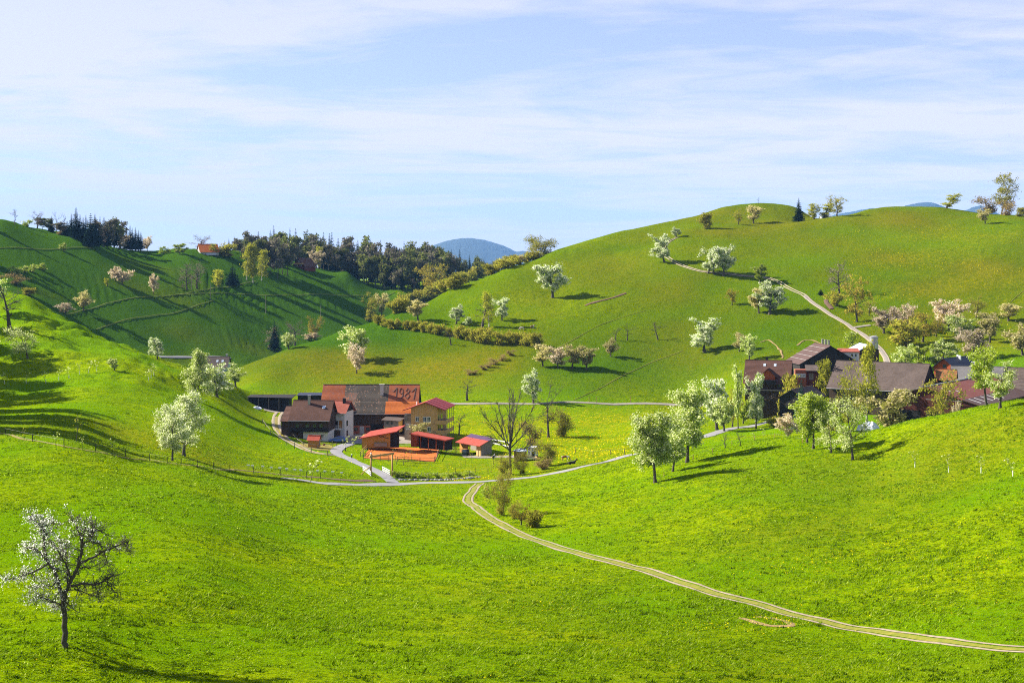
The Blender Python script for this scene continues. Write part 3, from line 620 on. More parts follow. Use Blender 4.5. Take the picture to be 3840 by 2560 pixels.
def tree(name, key, u, v, hpx, wpx, label, cat='tree', group=None, Y=None, ymin=60, **kw):
    """the same, placed where photo pixel (u, v) meets the ground (or at distance Y); size read off in photo pixels"""
    p = at(u, Y) if Y else hit(u, v, ymin)
    if Y: hpx = hpx + (VH-(p.z-CAMZ)/p.y*F - v)
    m = p.y/F
    return plant(name, key, p, hpx*m, wpx*m, label, cat, group, **kw)
# ---------------------------------------------------------------- the nearest trees, each grown for its own place
def hero(key, leafm, size, seed, **kw): mk(key, leafm, size, seed, **kw)
hero('knoll0', 'blossom_green', .23, 601, H=11.5, Wd=7.6, shape='round', cb=.24, nleaf=15000, spread=.36, limbs=16, subs=7, twigs=4, trunk=.022, kbase=8)
hero('knoll1', 'blossom_green', .23, 602, H=8, Wd=4.6, shape='round', cb=.3, nleaf=8000, spread=.28, limbs=13, subs=6, twigs=3, trunk=.026)
hero('knoll2', 'blossom_green', .23, 603, H=13.5, Wd=7.6, shape='tall', cb=.22, nleaf=17000, spread=.36, limbs=19, subs=7, twigs=4, trunk=.022, kbase=8)
hero('knoll3', 'leaf_fresh', .23, 604, H=10.5, Wd=7.2, shape='round', cb=.28, nleaf=13000, spread=.36, limbs=16, subs=7, twigs=4, trunk=.022, kbase=8)
hero('knoll4', 'blossom_green', .18, 605, H=10, Wd=7.5, shape='round', cb=.22, nleaf=5200, spread=.30, limbs=14, subs=7, twigs=5, trunk=.024, gn=.22, kbase=8)
hero('rim0', 'leaf_fresh', .22, 606, H=10, Wd=5.5, shape='tall', cb=.3, nleaf=5200, spread=.30, limbs=14, subs=6, twigs=4, trunk=.024, kbase=8)
hero('rim1', 'blossom_green', .20, 607, H=8.5, Wd=6.0, shape='fan', cb=.3, nleaf=3000, spread=.26, limbs=11, subs=6, twigs=4, trunk=.026, gn=.2, kbase=8)
hero('twin0', 'blossom_ivory', .17, 608, H=10, Wd=7, shape='pear', cb=.22, nleaf=13000, spread=.34, limbs=15, subs=6, twigs=4, trunk=.022, kbase=8)
hero('twin1', 'blossom_ivory', .17, 609, H=12, Wd=8, shape='cone', cb=.16, nleaf=16000, spread=.36, limbs=19, subs=6, twigs=4, trunk=.024, kbase=8)
hero('cone0', 'blossom_green', .18, 610, H=11, Wd=7, shape='cone', cb=.14, nleaf=13000, spread=.34, limbs=18, subs=6, twigs=4, trunk=.022, kbase=8)
hero('thicket0', 'bud_olive', .16, 611, H=8.5, Wd=6.5, shape='tall', cb=.04, nleaf=6500, spread=.42, limbs=22, subs=6, twigs=4, multi=6, trunk=.014, bare=True, barkm='twig_bark')
hero('thicket1', 'bud_olive', .16, 612, H=6, Wd=6, shape='fan', cb=.04, nleaf=6000, spread=.42, limbs=22, subs=6, twigs=4, multi=6, trunk=.016, bare=True, barkm='twig_bark')
hero('linden', 'bud_olive', .42, 613, H=20, Wd=14, shape='tall', cb=.18, nleaf=3600, spread=.62, limbs=17, subs=6, twigs=4, trunk=.018)
hero('roundoak', 'bud_olive', .36, 614, H=10, Wd=13, shape='round', cb=.08, nleaf=4600, spread=.7, up=.2, limbs=20, subs=6, twigs=4, multi=4, trunk=.02)
hero('ochreoak', 'bud_ochre', .40, 615, H=14, Wd=13, shape='round', cb=.22, nleaf=3600, spread=.5, limbs=17, subs=6, twigs=4, trunk=.022)
# fan-shaped leafless tree at the brook: short bole, long straight limbs steeply up
def fan_tree():
    T = TM(620); r = T.r; H = 20.0
    P = T.path((0,0,-.4), (0.02,0,1), 7.2, 5, .03); T.tube(P, np.array([.62,.42,.38,.36,.35,.33]), 9)
    top = P[-1]; dirs = [(-1.0,.1,.75,11.5),(-.72,-.4,1.3,12),(-.45,.5,1.6,12.5),(-.18,-.3,2.2,13),(.05,.4,2.6,13.5),(.3,-.35,2.0,13),(.52,.3,1.5,12.5),(.85,-.1,1.0,11.5),(1.0,.4,.55,9.5),(-.9,.5,.25,7.5),(.9,-.5,.2,7)]
    for dx_, dy_, dz_, Lh in dirs:
        p0 = top - np.array([0,0,r.uniform(0,1.8)]); B = T.path(p0, (dx_,dy_,dz_), Lh, 9, .055, .035)
        rb = np.linspace(.17,.035,10); T.tube(B, rb, 6)
        for k in range(11):
            f = 2+6.6*(k+r.uniform(0,1))/11; j = min(int(f),8); d = (B[j+1]-B[j]) if j < 9 else (B[j]-B[j-1]); d = d/np.linalg.norm(d)+r.normal(0,.42,3)+np.array([0,0,.2])
            Lb = r.uniform(1.8,4.2)*(1-.05*k); Q = T.path(B[j], d, Lb, 5, .10, .03); T.tube(Q, np.linspace(rb[j]*.55,.035,6), 4)
            for w in range(6):
                jj = r.randint(1,6); d2 = (Q[jj]-Q[jj-1]); d2 = d2/np.linalg.norm(d2)+r.normal(0,.5,3); tw = T.path(Q[jj], d2, r.uniform(.8,1.9), 3, .14); T.tube(tw, np.linspace(.036,.022,4), 3)
    LIB['fantree'] = (T.mesh('trunk', MATS['bark']), None); LIBH['fantree'] = (20.0, 15.0)
fan_tree()
# the old fruit tree in front: limbs measured in the photograph (units 8.24 mm), given depth by hand
def front_tree():
    T = TM(630); r = T.r; K = .00824
    def P3(pts, dep): 
        m = len(pts); return np.array([((x-540)*K, dep[0]+(dep[1]-dep[0])*i/(m-1), (1275-y)*K) for i, (x, y) in enumerate(pts)])
    def dense(P, n=4):
        out = []; 
        for i in range(len(P)-1):
            for k in range(n): out.append(P[i]+(P[i+1]-P[i])*k/n + (r.normal(0,.03,3) if k else 0))
        return np.array(out+[P[-1]])
    limbs = [([(545,1320),(542,1275),(540,1180),(541,1060),(530,900),(560,790),(600,700),(655,600),(685,480),(690,400)], (0,-.2), .25, .085),
      ([(530,900),(480,720),(430,630),(380,590)], (-.05,.5), .13, .09), ([(380,590),(350,500),(335,400),(325,310),(320,225)], (.5,1.0), .085, .03),
      ([(380,590),(250,660),(150,690),(60,715)], (.5,-.3), .075, .02), ([(380,590),(300,500),(200,470),(140,490)], (.5,1.5), .06, .02),
      ([(335,400),(410,300),(440,220)], (.8,.2), .05, .02), ([(325,310),(250,240),(180,215)], (.9,1.3), .045, .015),
      ([(600,760),(700,735),(810,740),(890,700),(960,660),(1020,640)], (-.1,-.9), .10, .02), ([(890,700),(960,760),(1040,820)], (-.6,-1.2), .05, .015),
      ([(810,740),(835,800),(850,830)], (-.5,-.7), .03, .012), ([(670,570),(760,530),(850,480),(940,450),(1000,425),(1050,400)], (-.15,.8), .095, .02),
      ([(1000,425),(1030,460),(1060,510)], (.7,1.0), .03, .012), ([(850,480),(870,570),(890,620)], (.4,.5), .035, .012),
      ([(690,400),(760,380),(790,330),(800,275),(790,220)], (-.2,-.9), .07, .02), ([(800,275),(870,285),(960,330)], (-.7,-1.1), .04, .012),
      ([(690,400),(650,330),(610,240),(560,200)], (-.2,.6), .06, .018), ([(690,400),(700,300),(720,240)], (-.2,.2), .05, .015), ([(760,380),(820,400),(855,440)], (-.4,-.2), .04,.012),
      ([(560,800),(640,800),(720,855),(840,880)], (-.1,.9), .05, .012), ([(530,930),(450,880),(370,840),(270,850)], (0,-.9), .06, .015),
      ([(535,960),(480,930),(400,960)], (0,.6), .035, .012), ([(530,880),(600,930),(690,960)], (0,-.8), .035, .012), ([(480,720),(440,760),(380,740),(300,790)], (.2,-1.0), .045, .012),
      ([(560,790),(540,700),(500,560),(480,500)], (0,1.8), .08, .015), ([(600,700),(570,560),(520,420),(470,330)], (0,-1.9), .08, .015), ([(655,600),(700,640),(780,620)], (0,2.0), .06, .012), ([(500,560),(440,480),(420,420)],(1.4,2.3),.04,.012)]
    ends = []
    for pts, dep, r0, r1 in limbs:
        P = dense(P3(pts, dep)); m = len(P); rad = np.linspace(r0, r1, m)
        if r0 > .2: rad = np.interp(np.arange(m)/m, [0,.05,.12,.35,.6,1], [.36,.24,.20,.185,.14,.085])
        T.tube(P, rad, 8 if r0 > .09 else 5)
        if r0 > .2: lo = int(m*.42)
        else: lo = int(m*.25)
        for k in range(lo, m):
            for q in range(4):
                d = r.normal(0, .8, 3)+np.array([0,0,.15]); Lb = r.uniform(.35,1.0); Q = T.path(P[k], d, Lb, 4, .28, .02); T.tube(Q, np.linspace(min(.028,rad[k]*.6),.012,5), 3); ends += [Q[-1], Q[2], Q[3]]
                for w in range(2):
                    t2 = T.path(Q[2+w], r.normal(0,.8,3), r.uniform(.2,.5), 2, .25); T.tube(t2, np.linspace(.015,.010,3), 3); ends.append(t2[-1])
    E = np.array(ends); x = E[:,0]/K+540; z = 1275-E[:,2]/K
    keep = np.interp(x, [0,100,330,480,560,700,900,1050], [1,1,1,.5,.30,.30,.10,.03]) * np.where((z > 480) & (x > 560), .16, 1.0) * np.where((z > 640) & (x < 260), .9, 1)
    E = E[r.rand(len(E)) < keep]
    C = E[r.randint(0, len(E), 5600)]+r.normal(0,.07,(5600,3)); V, Q = leaves(T.r, C, .08, 0, 1.3)
    LIB['fronttree'] = (T.mesh('trunk', MATS['bark']), npmesh('crown', V, Q, MATS['blossom_bright'])); LIBH['fronttree'] = (9.07, 8.6)
front_tree()
# ---------------------------------------------------------------- building kit
def xpx(u, Y): return (u-UC)/F*Y
def zpx(v, Y): return CAMZ-(v-VH)/F*Y
def gz(x, y): return float(ground_z(np.float64(x), np.float64(y)))
def woodmat(name, c1, c2, board=.18, axis='X', rough=.85):
    """boards: a fine saw of joints across the wall plus weathering"""
    m = bpy.data.materials.new(name); m.use_nodes = True; t = m.node_tree; nn = t.nodes; ll = t.links; b = nn['Principled BSDF']; b.inputs['Roughness'].default_value = rough; b.inputs['Specular IOR Level'].default_value = .2
    tc = nn.new('ShaderNodeTexCoord'); sp = nn.new('ShaderNodeSeparateXYZ'); ll.new(tc.outputs['Object'], sp.inputs[0])
    ax = sp.outputs[axis] if axis != 'XY' else None
    if ax is None:
        s_ = nn.new('ShaderNodeMath'); s_.operation = 'ADD'; ll.new(sp.outputs['X'], s_.inputs[0]); ll.new(sp.outputs['Y'], s_.inputs[1]); ax = s_.outputs[0]
    d = nn.new('ShaderNodeMath'); d.operation = 'DIVIDE'; d.inputs[1].default_value = board; ll.new(ax, d.inputs[0])
    fl = nn.new('ShaderNodeMath'); fl.operation = 'FLOOR'; ll.new(d.outputs[0], fl.inputs[0]); wn_ = nn.new('ShaderNodeTexWhiteNoise'); wn_.noise_dimensions = '1D'; ll.new(fl.outputs[0], wn_.inputs['W'])
    no_ = nn.new('ShaderNodeTexNoise'); no_.inputs['Scale'].default_value = .7; no_.inputs['Detail'].default_value = 6; ll.new(tc.outputs['Object'], no_.inputs['Vector'])
    a = nn.new('ShaderNodeMath'); a.operation = 'MULTIPLY_ADD'; a.inputs[1].default_value = .45; ll.new(wn_.outputs['Value'], a.inputs[0])
    sub = nn.new('ShaderNodeMapRange'); sub.inputs['From Min'].default_value = .3; sub.inputs['From Max'].default_value = .7; sub.inputs['To Max'].default_value = .55; ll.new(no_.outputs['Fac'], sub.inputs['Value']); ll.new(sub.outputs[0], a.inputs[2])
    x = nn.new('ShaderNodeMix'); x.data_type = 'RGBA'; x.inputs['A'].default_value = (*c1, 1); x.inputs['B'].default_value = (*c2, 1); ll.new(a.outputs[0], x.inputs['Factor']); ll.new(x.outputs['Result'], b.inputs['Base Color'])
    fr = nn.new('ShaderNodeMath'); fr.operation = 'FRACT'; ll.new(d.outputs[0], fr.inputs[0]); gt = nn.new('ShaderNodeMath'); gt.operation = 'GREATER_THAN'; gt.inputs[1].default_value = .1; ll.new(fr.outputs[0], gt.inputs[0])
    bp = nn.new('ShaderNodeBump'); bp.inputs['Strength'].default_value = .6; bp.inputs['Distance'].default_value = .02; ll.new(gt.outputs[0], bp.inputs['Height']); ll.new(bp.outputs[0], b.inputs['Normal'])
    MATS[name] = m; return m
woodmat('dark_wood', (.035,.022,.016), (.085,.055,.038), axis='XY'); woodmat('black_wood', (.014,.013,.014), (.035,.030,.028), axis='XY'); woodmat('red_wood', (.26,.055,.02), (.36,.09,.03), axis='XY')
woodmat('larch', (.44,.255,.095), (.56,.36,.155), .22, 'XY'); woodmat('honey_wood', (.36,.16,.035), (.45,.23,.06), axis='XY'); woodmat('grey_wood', (.17,.15,.13), (.28,.25,.21), axis='XY'); woodmat('maroon_wood', (.10,.022,.014), (.16,.04,.022), axis='XY'); woodmat('post_wood', (.36,.22,.08), (.48,.30,.12), axis='XY'); woodmat('fence_wood', (.12,.10,.085), (.26,.23,.20), axis='XY')
def tilemat(name, c1, c2, spot=None, sp=.06, sc=2.6):
    m = bpy.data.materials.new(name); m.use_nodes = True; t = m.node_tree; nn = t.nodes; ll = t.links; b = nn['Principled BSDF']; b.inputs['Roughness'].default_value = .85; b.inputs['Specular IOR Level'].default_value = .2
    tc = nn.new('ShaderNodeTexCoord'); vo = nn.new('ShaderNodeTexVoronoi'); vo.inputs['Scale'].default_value = sc; ll.new(tc.outputs['Object'], vo.inputs['Vector']); s_ = nn.new('ShaderNodeSeparateColor'); ll.new(vo.outputs['Color'], s_.inputs[0])
    no_ = nn.new('ShaderNodeTexNoise'); no_.inputs['Scale'].default_value = .35; no_.inputs['Detail'].default_value = 6; ll.new(tc.outputs['Object'], no_.inputs['Vector'])
    a = nn.new('ShaderNodeMath'); a.operation = 'MULTIPLY_ADD'; a.inputs[1].default_value = .5; ll.new(s_.outputs[0], a.inputs[0]); mr = nn.new('ShaderNodeMapRange'); mr.inputs['From Min'].default_value = .35; mr.inputs['From Max'].default_value = .68; mr.inputs['To Max'].default_value = .5; ll.new(no_.outputs['Fac'], mr.inputs['Value']); ll.new(mr.outputs[0], a.inputs[2])
    x = nn.new('ShaderNodeMix'); x.data_type = 'RGBA'; x.inputs['A'].default_value = (*c1, 1); x.inputs['B'].default_value = (*c2, 1); ll.new(a.outputs[0], x.inputs['Factor']); out = x.outputs['Result']
    if spot:
        g = nn.new('ShaderNodeMath'); g.operation = 'GREATER_THAN'; g.inputs[1].default_value = 1-sp; ll.new(s_.outputs[1], g.inputs[0]); y = nn.new('ShaderNodeMix'); y.data_type = 'RGBA'; ll.new(g.outputs[0], y.inputs['Factor']); ll.new(out, y.inputs['A']); y.inputs['B'].default_value = (*spot, 1); out = y.outputs['Result']
    ll.new(out, b.inputs['Base Color']); MATS[name] = m; return m
tilemat('tile_brown', (.075,.036,.026), (.125,.062,.045)); tilemat('tile_red', (.26,.065,.042), (.35,.11,.075)); tilemat('tile_orange', (.42,.105,.02), (.55,.16,.035)); tilemat('tile_rust', (.23,.062,.024), (.35,.105,.042), (.24,.09,.06), .15)
tilemat('tile_old', (.050,.042,.034), (.105,.085,.066), (.30,.17,.11), .05, 4.2); tilemat('tile_mixed', (.10,.075,.06), (.21,.13,.095), (.34,.13,.07), .2, 4.0); tilemat('tile_slate', (.13,.122,.118), (.20,.19,.182)); tilemat('tile_greybrown', (.075,.055,.046), (.130,.098,.084)); tilemat('tile_mossy', (.22,.085,.035), (.34,.14,.05), (.10,.10,.03), .2)
mat('roof_red_metal', (.29,.046,.026), .65, noise=(.6, (.35,.066,.04), .2), spec=.2); mat('roof_red_shaded', (.20,.022,.024), .6, noise=(.5, (.30,.045,.045), .2), spec=.2); mat('roof_plum', (.075,.03,.075), .5, spec=.4); mat('roof_navy', (.018,.020,.040), .55, spec=.4); mat('roof_maroon', (.16,.048,.030), .6, noise=(.4, (.21,.070,.048), .2), spec=.15); mat('roof_umber', (.070,.042,.034), .6, noise=(.5, (.11,.066,.054), .2), spec=.15); mat('roof_bright_metal', (.55,.62,.70), .35, metal=.2, spec=.6); mat('skylight', (.55,.53,.50), .4)
woodmat('wine_wood', (.045,.013,.010), (.085,.022,.014), axis='XY')
mat('plaster_white', (.62,.62,.60), .9, noise=(.8, (.50,.50,.49), .25)); mat('plaster_cream', (.60,.47,.20), .9, noise=(.8, (.50,.40,.18), .25)); mat('plaster_grey', (.36,.35,.34), .9, noise=(.7, (.28,.27,.26), .25)); mat('brick_red', (.26,.075,.045), .9, noise=(2, (.36,.12,.07), .2)); mat('concrete', (.34,.32,.30), .9, noise=(.8, (.26,.25,.235), .25)); mat('stairwell', (.33,.27,.22), .85, noise=(.8, (.26,.21,.17), .2))
mat('window_glass', (.05,.075,.06), .08, spec=.7); mat('window_frame_white', (.75,.75,.73), .5); mat('dark_opening', (.012,.011,.011), .9); mat('gutter_metal', (.34,.34,.36), .45, metal=.6); mat('chimney_plaster', (.52,.51,.50), .85, noise=(2, (.38,.37,.36), .2)); mat('black_paint', (.02,.02,.022), .6); mat('white_paint', (.78,.78,.76), .55); mat('door_grey', (.38,.38,.40), .6); mat('tile_number', (.085,.055,.045), .85)
def courses(mb, a, b, c, d, n, th=.05, step=.05, ext=.0):
    """tile courses from eave a-b up to ridge d-c, each lapping over the one below"""
    a, b, c, d = map(Vector, (a, b, c, d)); nrm = (b-a).cross(d-a).normalized()
    for i in range(n):
        t0, t1 = i/n, min(1.0, (i+1.22)/n)
        p0, p1, q1, q0 = a.lerp(d, t0), b.lerp(c, t0), b.lerp(c, t1), a.lerp(d, t1)
        mb.slab(p0+nrm*step, p1+nrm*step, q1, q0, th)
def gable(name, label, cat, x, y, L, D, eave, ridge, rz=0, over=.7, wallm='dark_wood', roofm='tile_brown', n=16, zb=None, under=1.5, gover=.5, yr=0.0, roof_label=None, backroof=None):
    """house whose ridge runs along its own x axis; eave and ridge are world heights; D its depth, yr moves the ridge"""
    zb = gz(x, y) if zb is None else zb; e = empty(name, (x, y, zb), rz, label, cat); e_, r_ = eave-zb, ridge-zb; a, b = L/2, D/2
    w = MB(); g = r_-.12; es = e_+.02
    V = [(-a,-b,-under),(a,-b,-under),(a,b,-under),(-a,b,-under),(-a,-b,es),(a,-b,es),(a,b,es),(-a,b,es),(-a,yr,g),(a,yr,g)]
    w.add(V, [(0,1,5,4),(1,2,6,9,5),(2,3,7,6),(3,0,4,8,7),(4,5,9,8),(7,8,9,6)]); w.build('wall', MATS[wallm], e)
    sf = (r_-e_)/(b+yr); sb = (r_-e_)/(b-yr); A = a+gover
    rf = MB(); courses(rf, (-A,-b-over,e_-sf*over), (A,-b-over,e_-sf*over), (A,yr,r_), (-A,yr,r_), n); 
    bk = MB() if backroof else rf
    courses(bk, (A,b+over,e_-sb*over), (-A,b+over,e_-sb*over), (-A,yr,r_), (A,yr,r_), max(3, n//2))
    rf.box(-A, A, yr-.14, yr+.14, r_-.02, r_+.10); ro = rf.build('roof', MATS[roofm], e)
    if backroof: bk.build('roof', MATS[backroof], e)
    return e, ro, dict(a=a, b=b, e=e_, r=r_, over=over, sf=sf, zb=zb)
def window(e, o, r, w, h, mt='window_frame_white', mull=True, nrm=None, pane='window_glass', name='window', sill=True):
    """framed window: o lower middle on the wall face (house coordinates), r unit vector along the wall to the right seen from outside"""
    o = Vector(o); r = Vector(r).normalized(); z = Vector((0,0,1)); n = r.cross(z).normalized() if nrm is None else Vector(nrm)
    f = MB(); t = .08
    def bx(x0, x1, z0, z1, d0=-.02, d1=.06):
        P = [o+r*x+z*zz+n*dd for zz in (z0, z1) for (x, dd) in ((x0,d1),(x1,d1),(x1,d0),(x0,d0))]; f.hexa(P)
    bx(-w/2, -w/2+t, 0, h); bx(w/2-t, w/2, 0, h); bx(-w/2+t, w/2-t, 0, t); bx(-w/2+t, w/2-t, h-t, h)
    if mull: bx(-t/2, t/2, t, h-t)
    if sill: bx(-w/2-.1, w/2+.1, -.07, -.001, -.02, .14)
    fo = f.build(name, MATS[mt], e); p = MB(); P = [o+r*x+z*zz+n*.02 for (x, zz) in ((-w/2+t/2,t/2),(w/2-t/2,t/2),(w/2-t/2,h-t/2),(-w/2+t/2,h-t/2))]; p.add(P, [(0,1,2,3)]); p.build('pane', MATS[pane], fo); return fo
def leafdoor(e, o, r, w, h, mt, name='door', n=None):
    o = Vector(o); r = Vector(r).normalized(); z = Vector((0,0,1)); n = r.cross(z).normalized(); f = MB()
    P = [o+r*x+z*zz+n*dd for zz in (0, h) for (x, dd) in ((-w/2,.05),(w/2,.05),(w/2,-.03),(-w/2,-.03))]; f.hexa(P); return f.build(name, MATS[mt], e)
def chimney(ro, x, y, z0, z1, w=.7, mt='chimney_plaster', cap=True):
    c = MB(); c.box(x-w/2, x+w/2, y-w/2, y+w/2, z0, z1)
    if cap: c.box(x-w/2-.12, x+w/2+.12, y-w/2-.12, y+w/2+.12, z1+.22, z1+.32); [c.box(x+i*w*.38-.06, x+i*w*.38+.06, y+j*w*.38-.06, y+j*w*.38+.06, z1, z1+.22) for i in (-1,1) for j in (-1,1)]
    return c.build('chimney', MATS[mt], ro)
def gutter(e, x0, x1, y, z):
    g = MB(); g.tube([(x0,y,z),(x1,y,z)], .09, 6); return g.build('gutter', MATS['gutter_metal'], e)

# ---------------------------------------------------------------- left farm: the big barn with the year on its roof
Yb = 395.0; xl, xr = xpx(1217, Yb), xpx(1570, Yb); Lb = xr-xl; zr = zpx(1441, Yb); ze = zpx(1553, 387.0)
zb = gz((xl+xr)/2, 389)
e, ro, q = gable('barn', 'large old barn with patched orange and brown tile roof reading 1981', 'barn', (xl+xr)/2, Yb, Lb, 15.0, ze+1.0, zr, 0, over=1.1, wallm='dark_wood', roofm='tile_old', n=26, gover=0.35, zb=zb)
bpy.data.objects.remove(ro, do_unlink=True)
a, b, sf = q['a']+.35, q['b'], q['sf']; yE = -b-1.1; zE = q['e']-sf*1.1; zR = q['r']
kn = .40                                              # the lower two fifths lie a little proud, as a second roof skin
def rp(x, t): return Vector((x, yE+(0-yE)*t, zE+(zR-zE)*t))
def skin(x0, x1, t0, t1, n_, mt, lift=0.0, e_=None):
    m = MB(); k = Vector((0, -sf, 1)).normalized()*lift; nn_ = Vector((0,-sf,1)).normalized()*lift
    courses(m, rp(x0,t0)+nn_, rp(x1,t0)+nn_, rp(x1,t1)+nn_, rp(x0,t1)+nn_, n_); return m.build('roof_tiles', MATS[mt], e_ or e)
x = lambda f: -a+2*a*f
for f0, f1, t0, t1, n_, mt in [(0,.235,kn,1,16,'tile_rust'), (.235,.36,kn,.72,8,'tile_mixed'), (.235,.36,.72,1,8,'tile_old'), (.36,.50,kn,1,16,'tile_old'), (.50,.685,kn,1,16,'tile_old'), (.685,1,kn,1,16,'tile_rust')]: skin(x(f0), x(f1), t0, t1, n_, mt)
for f0, f1, mt in [(.345,.52,'tile_old'), (.52,.665,'tile_old'), (.665,1.0,'tile_orange')]: skin(x(f0), x(f1), 0, kn+.015, 11, mt, .10)
skin(x(.23), x(.347), .18, kn, 6, 'tile_mixed'); skin(x(0), x(.232), .18, kn, 6, 'tile_rust')
m = MB(); courses(m, (a,b+.9,q['e']-sf*.9), (-a,b+.9,q['e']-sf*.9), (-a,0,zR), (a,0,zR), 10); m.box(-a, a, -.16, .16, zR-.02, zR+.1); m.build('back_roof', MATS['tile_old'], e)
def roofpt(u, v):
    """point of the barn's roof plane seen at photo pixel (u, v), in barn coordinates, and lifted clear of the tiles"""
    d = Vector(((u-UC)/F, 1, -(v-VH)/F)); o = Vector((0,0,CAMZ))-Vector(e.location); n_ = Vector((0,-sf,1)).normalized(); p0 = rp(0,0); t = (p0-o).dot(n_)/d.dot(n_); return o+d*t+n_*.10
def num(strokes):
    nb = MB()
    for s_ in strokes:
        P = [roofpt(1180+px/5.88, 1400+py/5.88) for px, py in s_]
        for i in range(len(P)-1): dd = (P[i+1]-P[i]).normalized()*.05; nb.bar(P[i]-dd, P[i+1]+dd, .17, .05)
    nb.build('roof_numeral', MATS['tile_number'], e)
num([[(1735,405),(1770,365),(1808,326)], [(1815,322),(1808,400),(1800,470),(1795,535)]])
num([[(1868,395),(1880,345),(1910,330),(1942,350),(1950,395),(1930,440),(1895,450),(1872,425),(1868,395)], [(1950,395),(1944,470),(1915,540),(1880,553),(1855,545)]])
num([[(2050,330),(2092,375),(2055,430),(2010,380),(2050,330)], [(2055,430),(2092,490),(2035,560),(1980,495),(2010,455),(2055,430)]])
num([[(2140,405),(2185,360),(2225,325)], [(2228,322),(2212,420),(2195,500),(2180,570)]])
# chimney on the barn, lean-to lower roof at its left, wall details
p = roofpt(1432, 1476); cm = MB(); cm.box(p.x-.45, p.x+.45, p.y-.4, p.y+.4, p.z-.8, p.z+2.2); cm.box(p.x-.75, p.x+.75, p.y-.6, p.y+.6, p.z+2.45, p.z+2.55); [cm.box(p.x+i*.36-.07, p.x+i*.36+.07, p.y-.3, p.y+.3, p.z+2.2, p.z+2.45) for i in (-1,1)]; cm.build('chimney', MATS['chimney_plaster'], e)
gutter(e, x(.345), x(1), yE-.05, zE+.02)
m = MB(); y0 = -b-1.15-2.4; courses(m, (x(.11), y0, zE-2.0), (x(.30), y0, zE-2.0), (x(.345), -b-.1, zE+sf*1.0+.6), (x(.11), -b-.1, zE+sf*1.0+.6), 12); m.build('wing_roof', MATS['tile_orange'], e)
m = MB(); m.hexa([(x(.13),-b-2.9,-1),(x(.285),-b-2.9,-1),(x(.285),-b-.02,-1),(x(.13),-b-.02,-1),(x(.13),-b-2.9,zE-1.6),(x(.285),-b-2.9,zE-1.6),(x(.30),-b-.02,zE+.9),(x(.13),-b-.02,zE+.9)]); m.build('wing_wall', MATS['dark_wood'], e)
m = MB(); m.box(x(.34), x(.78), -b-.06, -b+.02, -.5, 2.3); m.build('brick_base', MATS['brick_red'], e)
leafdoor(e, (x(.43),-b-.06,0), (1,0,0), 1.25, 2.1, 'door_grey'); leafdoor(e, (x(.58),-b-.07,0), (1,0,0), 3.4, 2.7, 'dark_opening', 'barn_doorway'); leafdoor(e, (x(.78),-b-.07,0), (1,0,0), 3.8, 2.7, 'dark_opening', 'barn_doorway')
for f in (.37, .49, .665): window(e, (x(f),-b-.07,1.0), (1,0,0), .9, .75, 'black_paint', False)
m = MB(); m.box(a-.36, a+3.2, -b+2.5, b-1.5, -1, 5.2); m.build('annex_wall', MATS['black_wood'], e); m = MB(); m.slab((a-.3,-b+1.9,7.6),(a+7.0,-b+1.9,4.3),(a+7.0,b-1,4.3),(a-.3,b-1,7.6),.2); m.build('annex_roof', MATS['roof_navy'], e)
barn = e

# brown farmhouse in front
Yh = 371.0; xl, xr = xpx(1098, Yh), xpx(1250, Yh); zr = zpx(1500, Yh); ze = zpx(1575, 365)
e, ro, q = gable('farmhouse', 'dark timber farmhouse with brown tiled roof and tall chimney, left in the farm', 'house', (xl+xr)/2+.2, Yh, xr-xl-.9, 10.6, ze+.5, zr, R(-4), over=.9, roofm='tile_brown', n=22, gover=.55)
a, b = q['a'], q['b']; zt = q['e']
chimney(ro, xpx(1160,Yh)-(xl+xr)/2, -1.1, q['r']-1.6, q['r']+1.05, .62, 'gutter_metal')
s_ = MB(); yk = -2.2; zk = q['r']-q['sf']*2.2; s_.slab((2.7,yk-.45,zk-.3+.12),(3.5,yk-.45,zk-.3+.12),(3.5,yk+.45,zk+.3+.14),(2.7,yk+.45,zk+.3+.14),.12); s_.build('skylight', MATS['roof_bright_metal'], ro)
gutter(e, -a-.5, a+.5, -b-.98, zt-q['sf']*.9)
m = MB(); m.box(-a+3.2, a+.04, -b-.05, b, -1.5, 2.2); m.build('plaster_base', MATS['plaster_white'], e); m = MB(); m.box(-a-.02, a+.3, -b-.75, -b-.055, 2.25, 3.15); m.build('balcony', MATS['black_wood'], e)
for xx in (-3.2, -.6, 1.3, 3.0): window(e, (xx,-b-.01,3.25), (1,0,0), .95, 1.05, 'dark_wood', True)
for xx in (.4, 3.3): window(e, (xx,-b-.06,.75), (1,0,0), .9, .9, 'window_frame_white', True)
window(e, (a+.05,-2.4,.7), (0,1,0), .8, 1.0); window(e, (a+.05,.2,.7), (0,1,0), .8, 1.0); window(e, (a+.01,-.8,4.0), (0,1,0), .9, 1.1, 'dark_wood')
m = MB(); X = -a-2.6; courses(m, (X-.2,-b-.3,zt-.9), (-a+.05,-b-.3,zt-.9), (-a+.05,1.6,zt+2.3), (X-.2,1.6,zt+2.3), 12); m.build('annex_roof', MATS['tile_brown'], e); m = MB(); m.hexa([(X,-b+.3,-1),(-a-.02,-b+.3,-1),(-a-.02,1.5,-1),(X,1.5,-1),(X,-b+.3,zt-.85),(-a-.02,-b+.3,zt-.85),(-a-.02,1.5,zt+2.1),(X,1.5,zt+2.1)]); m.build('annex_wall', MATS['dark_wood'], e)

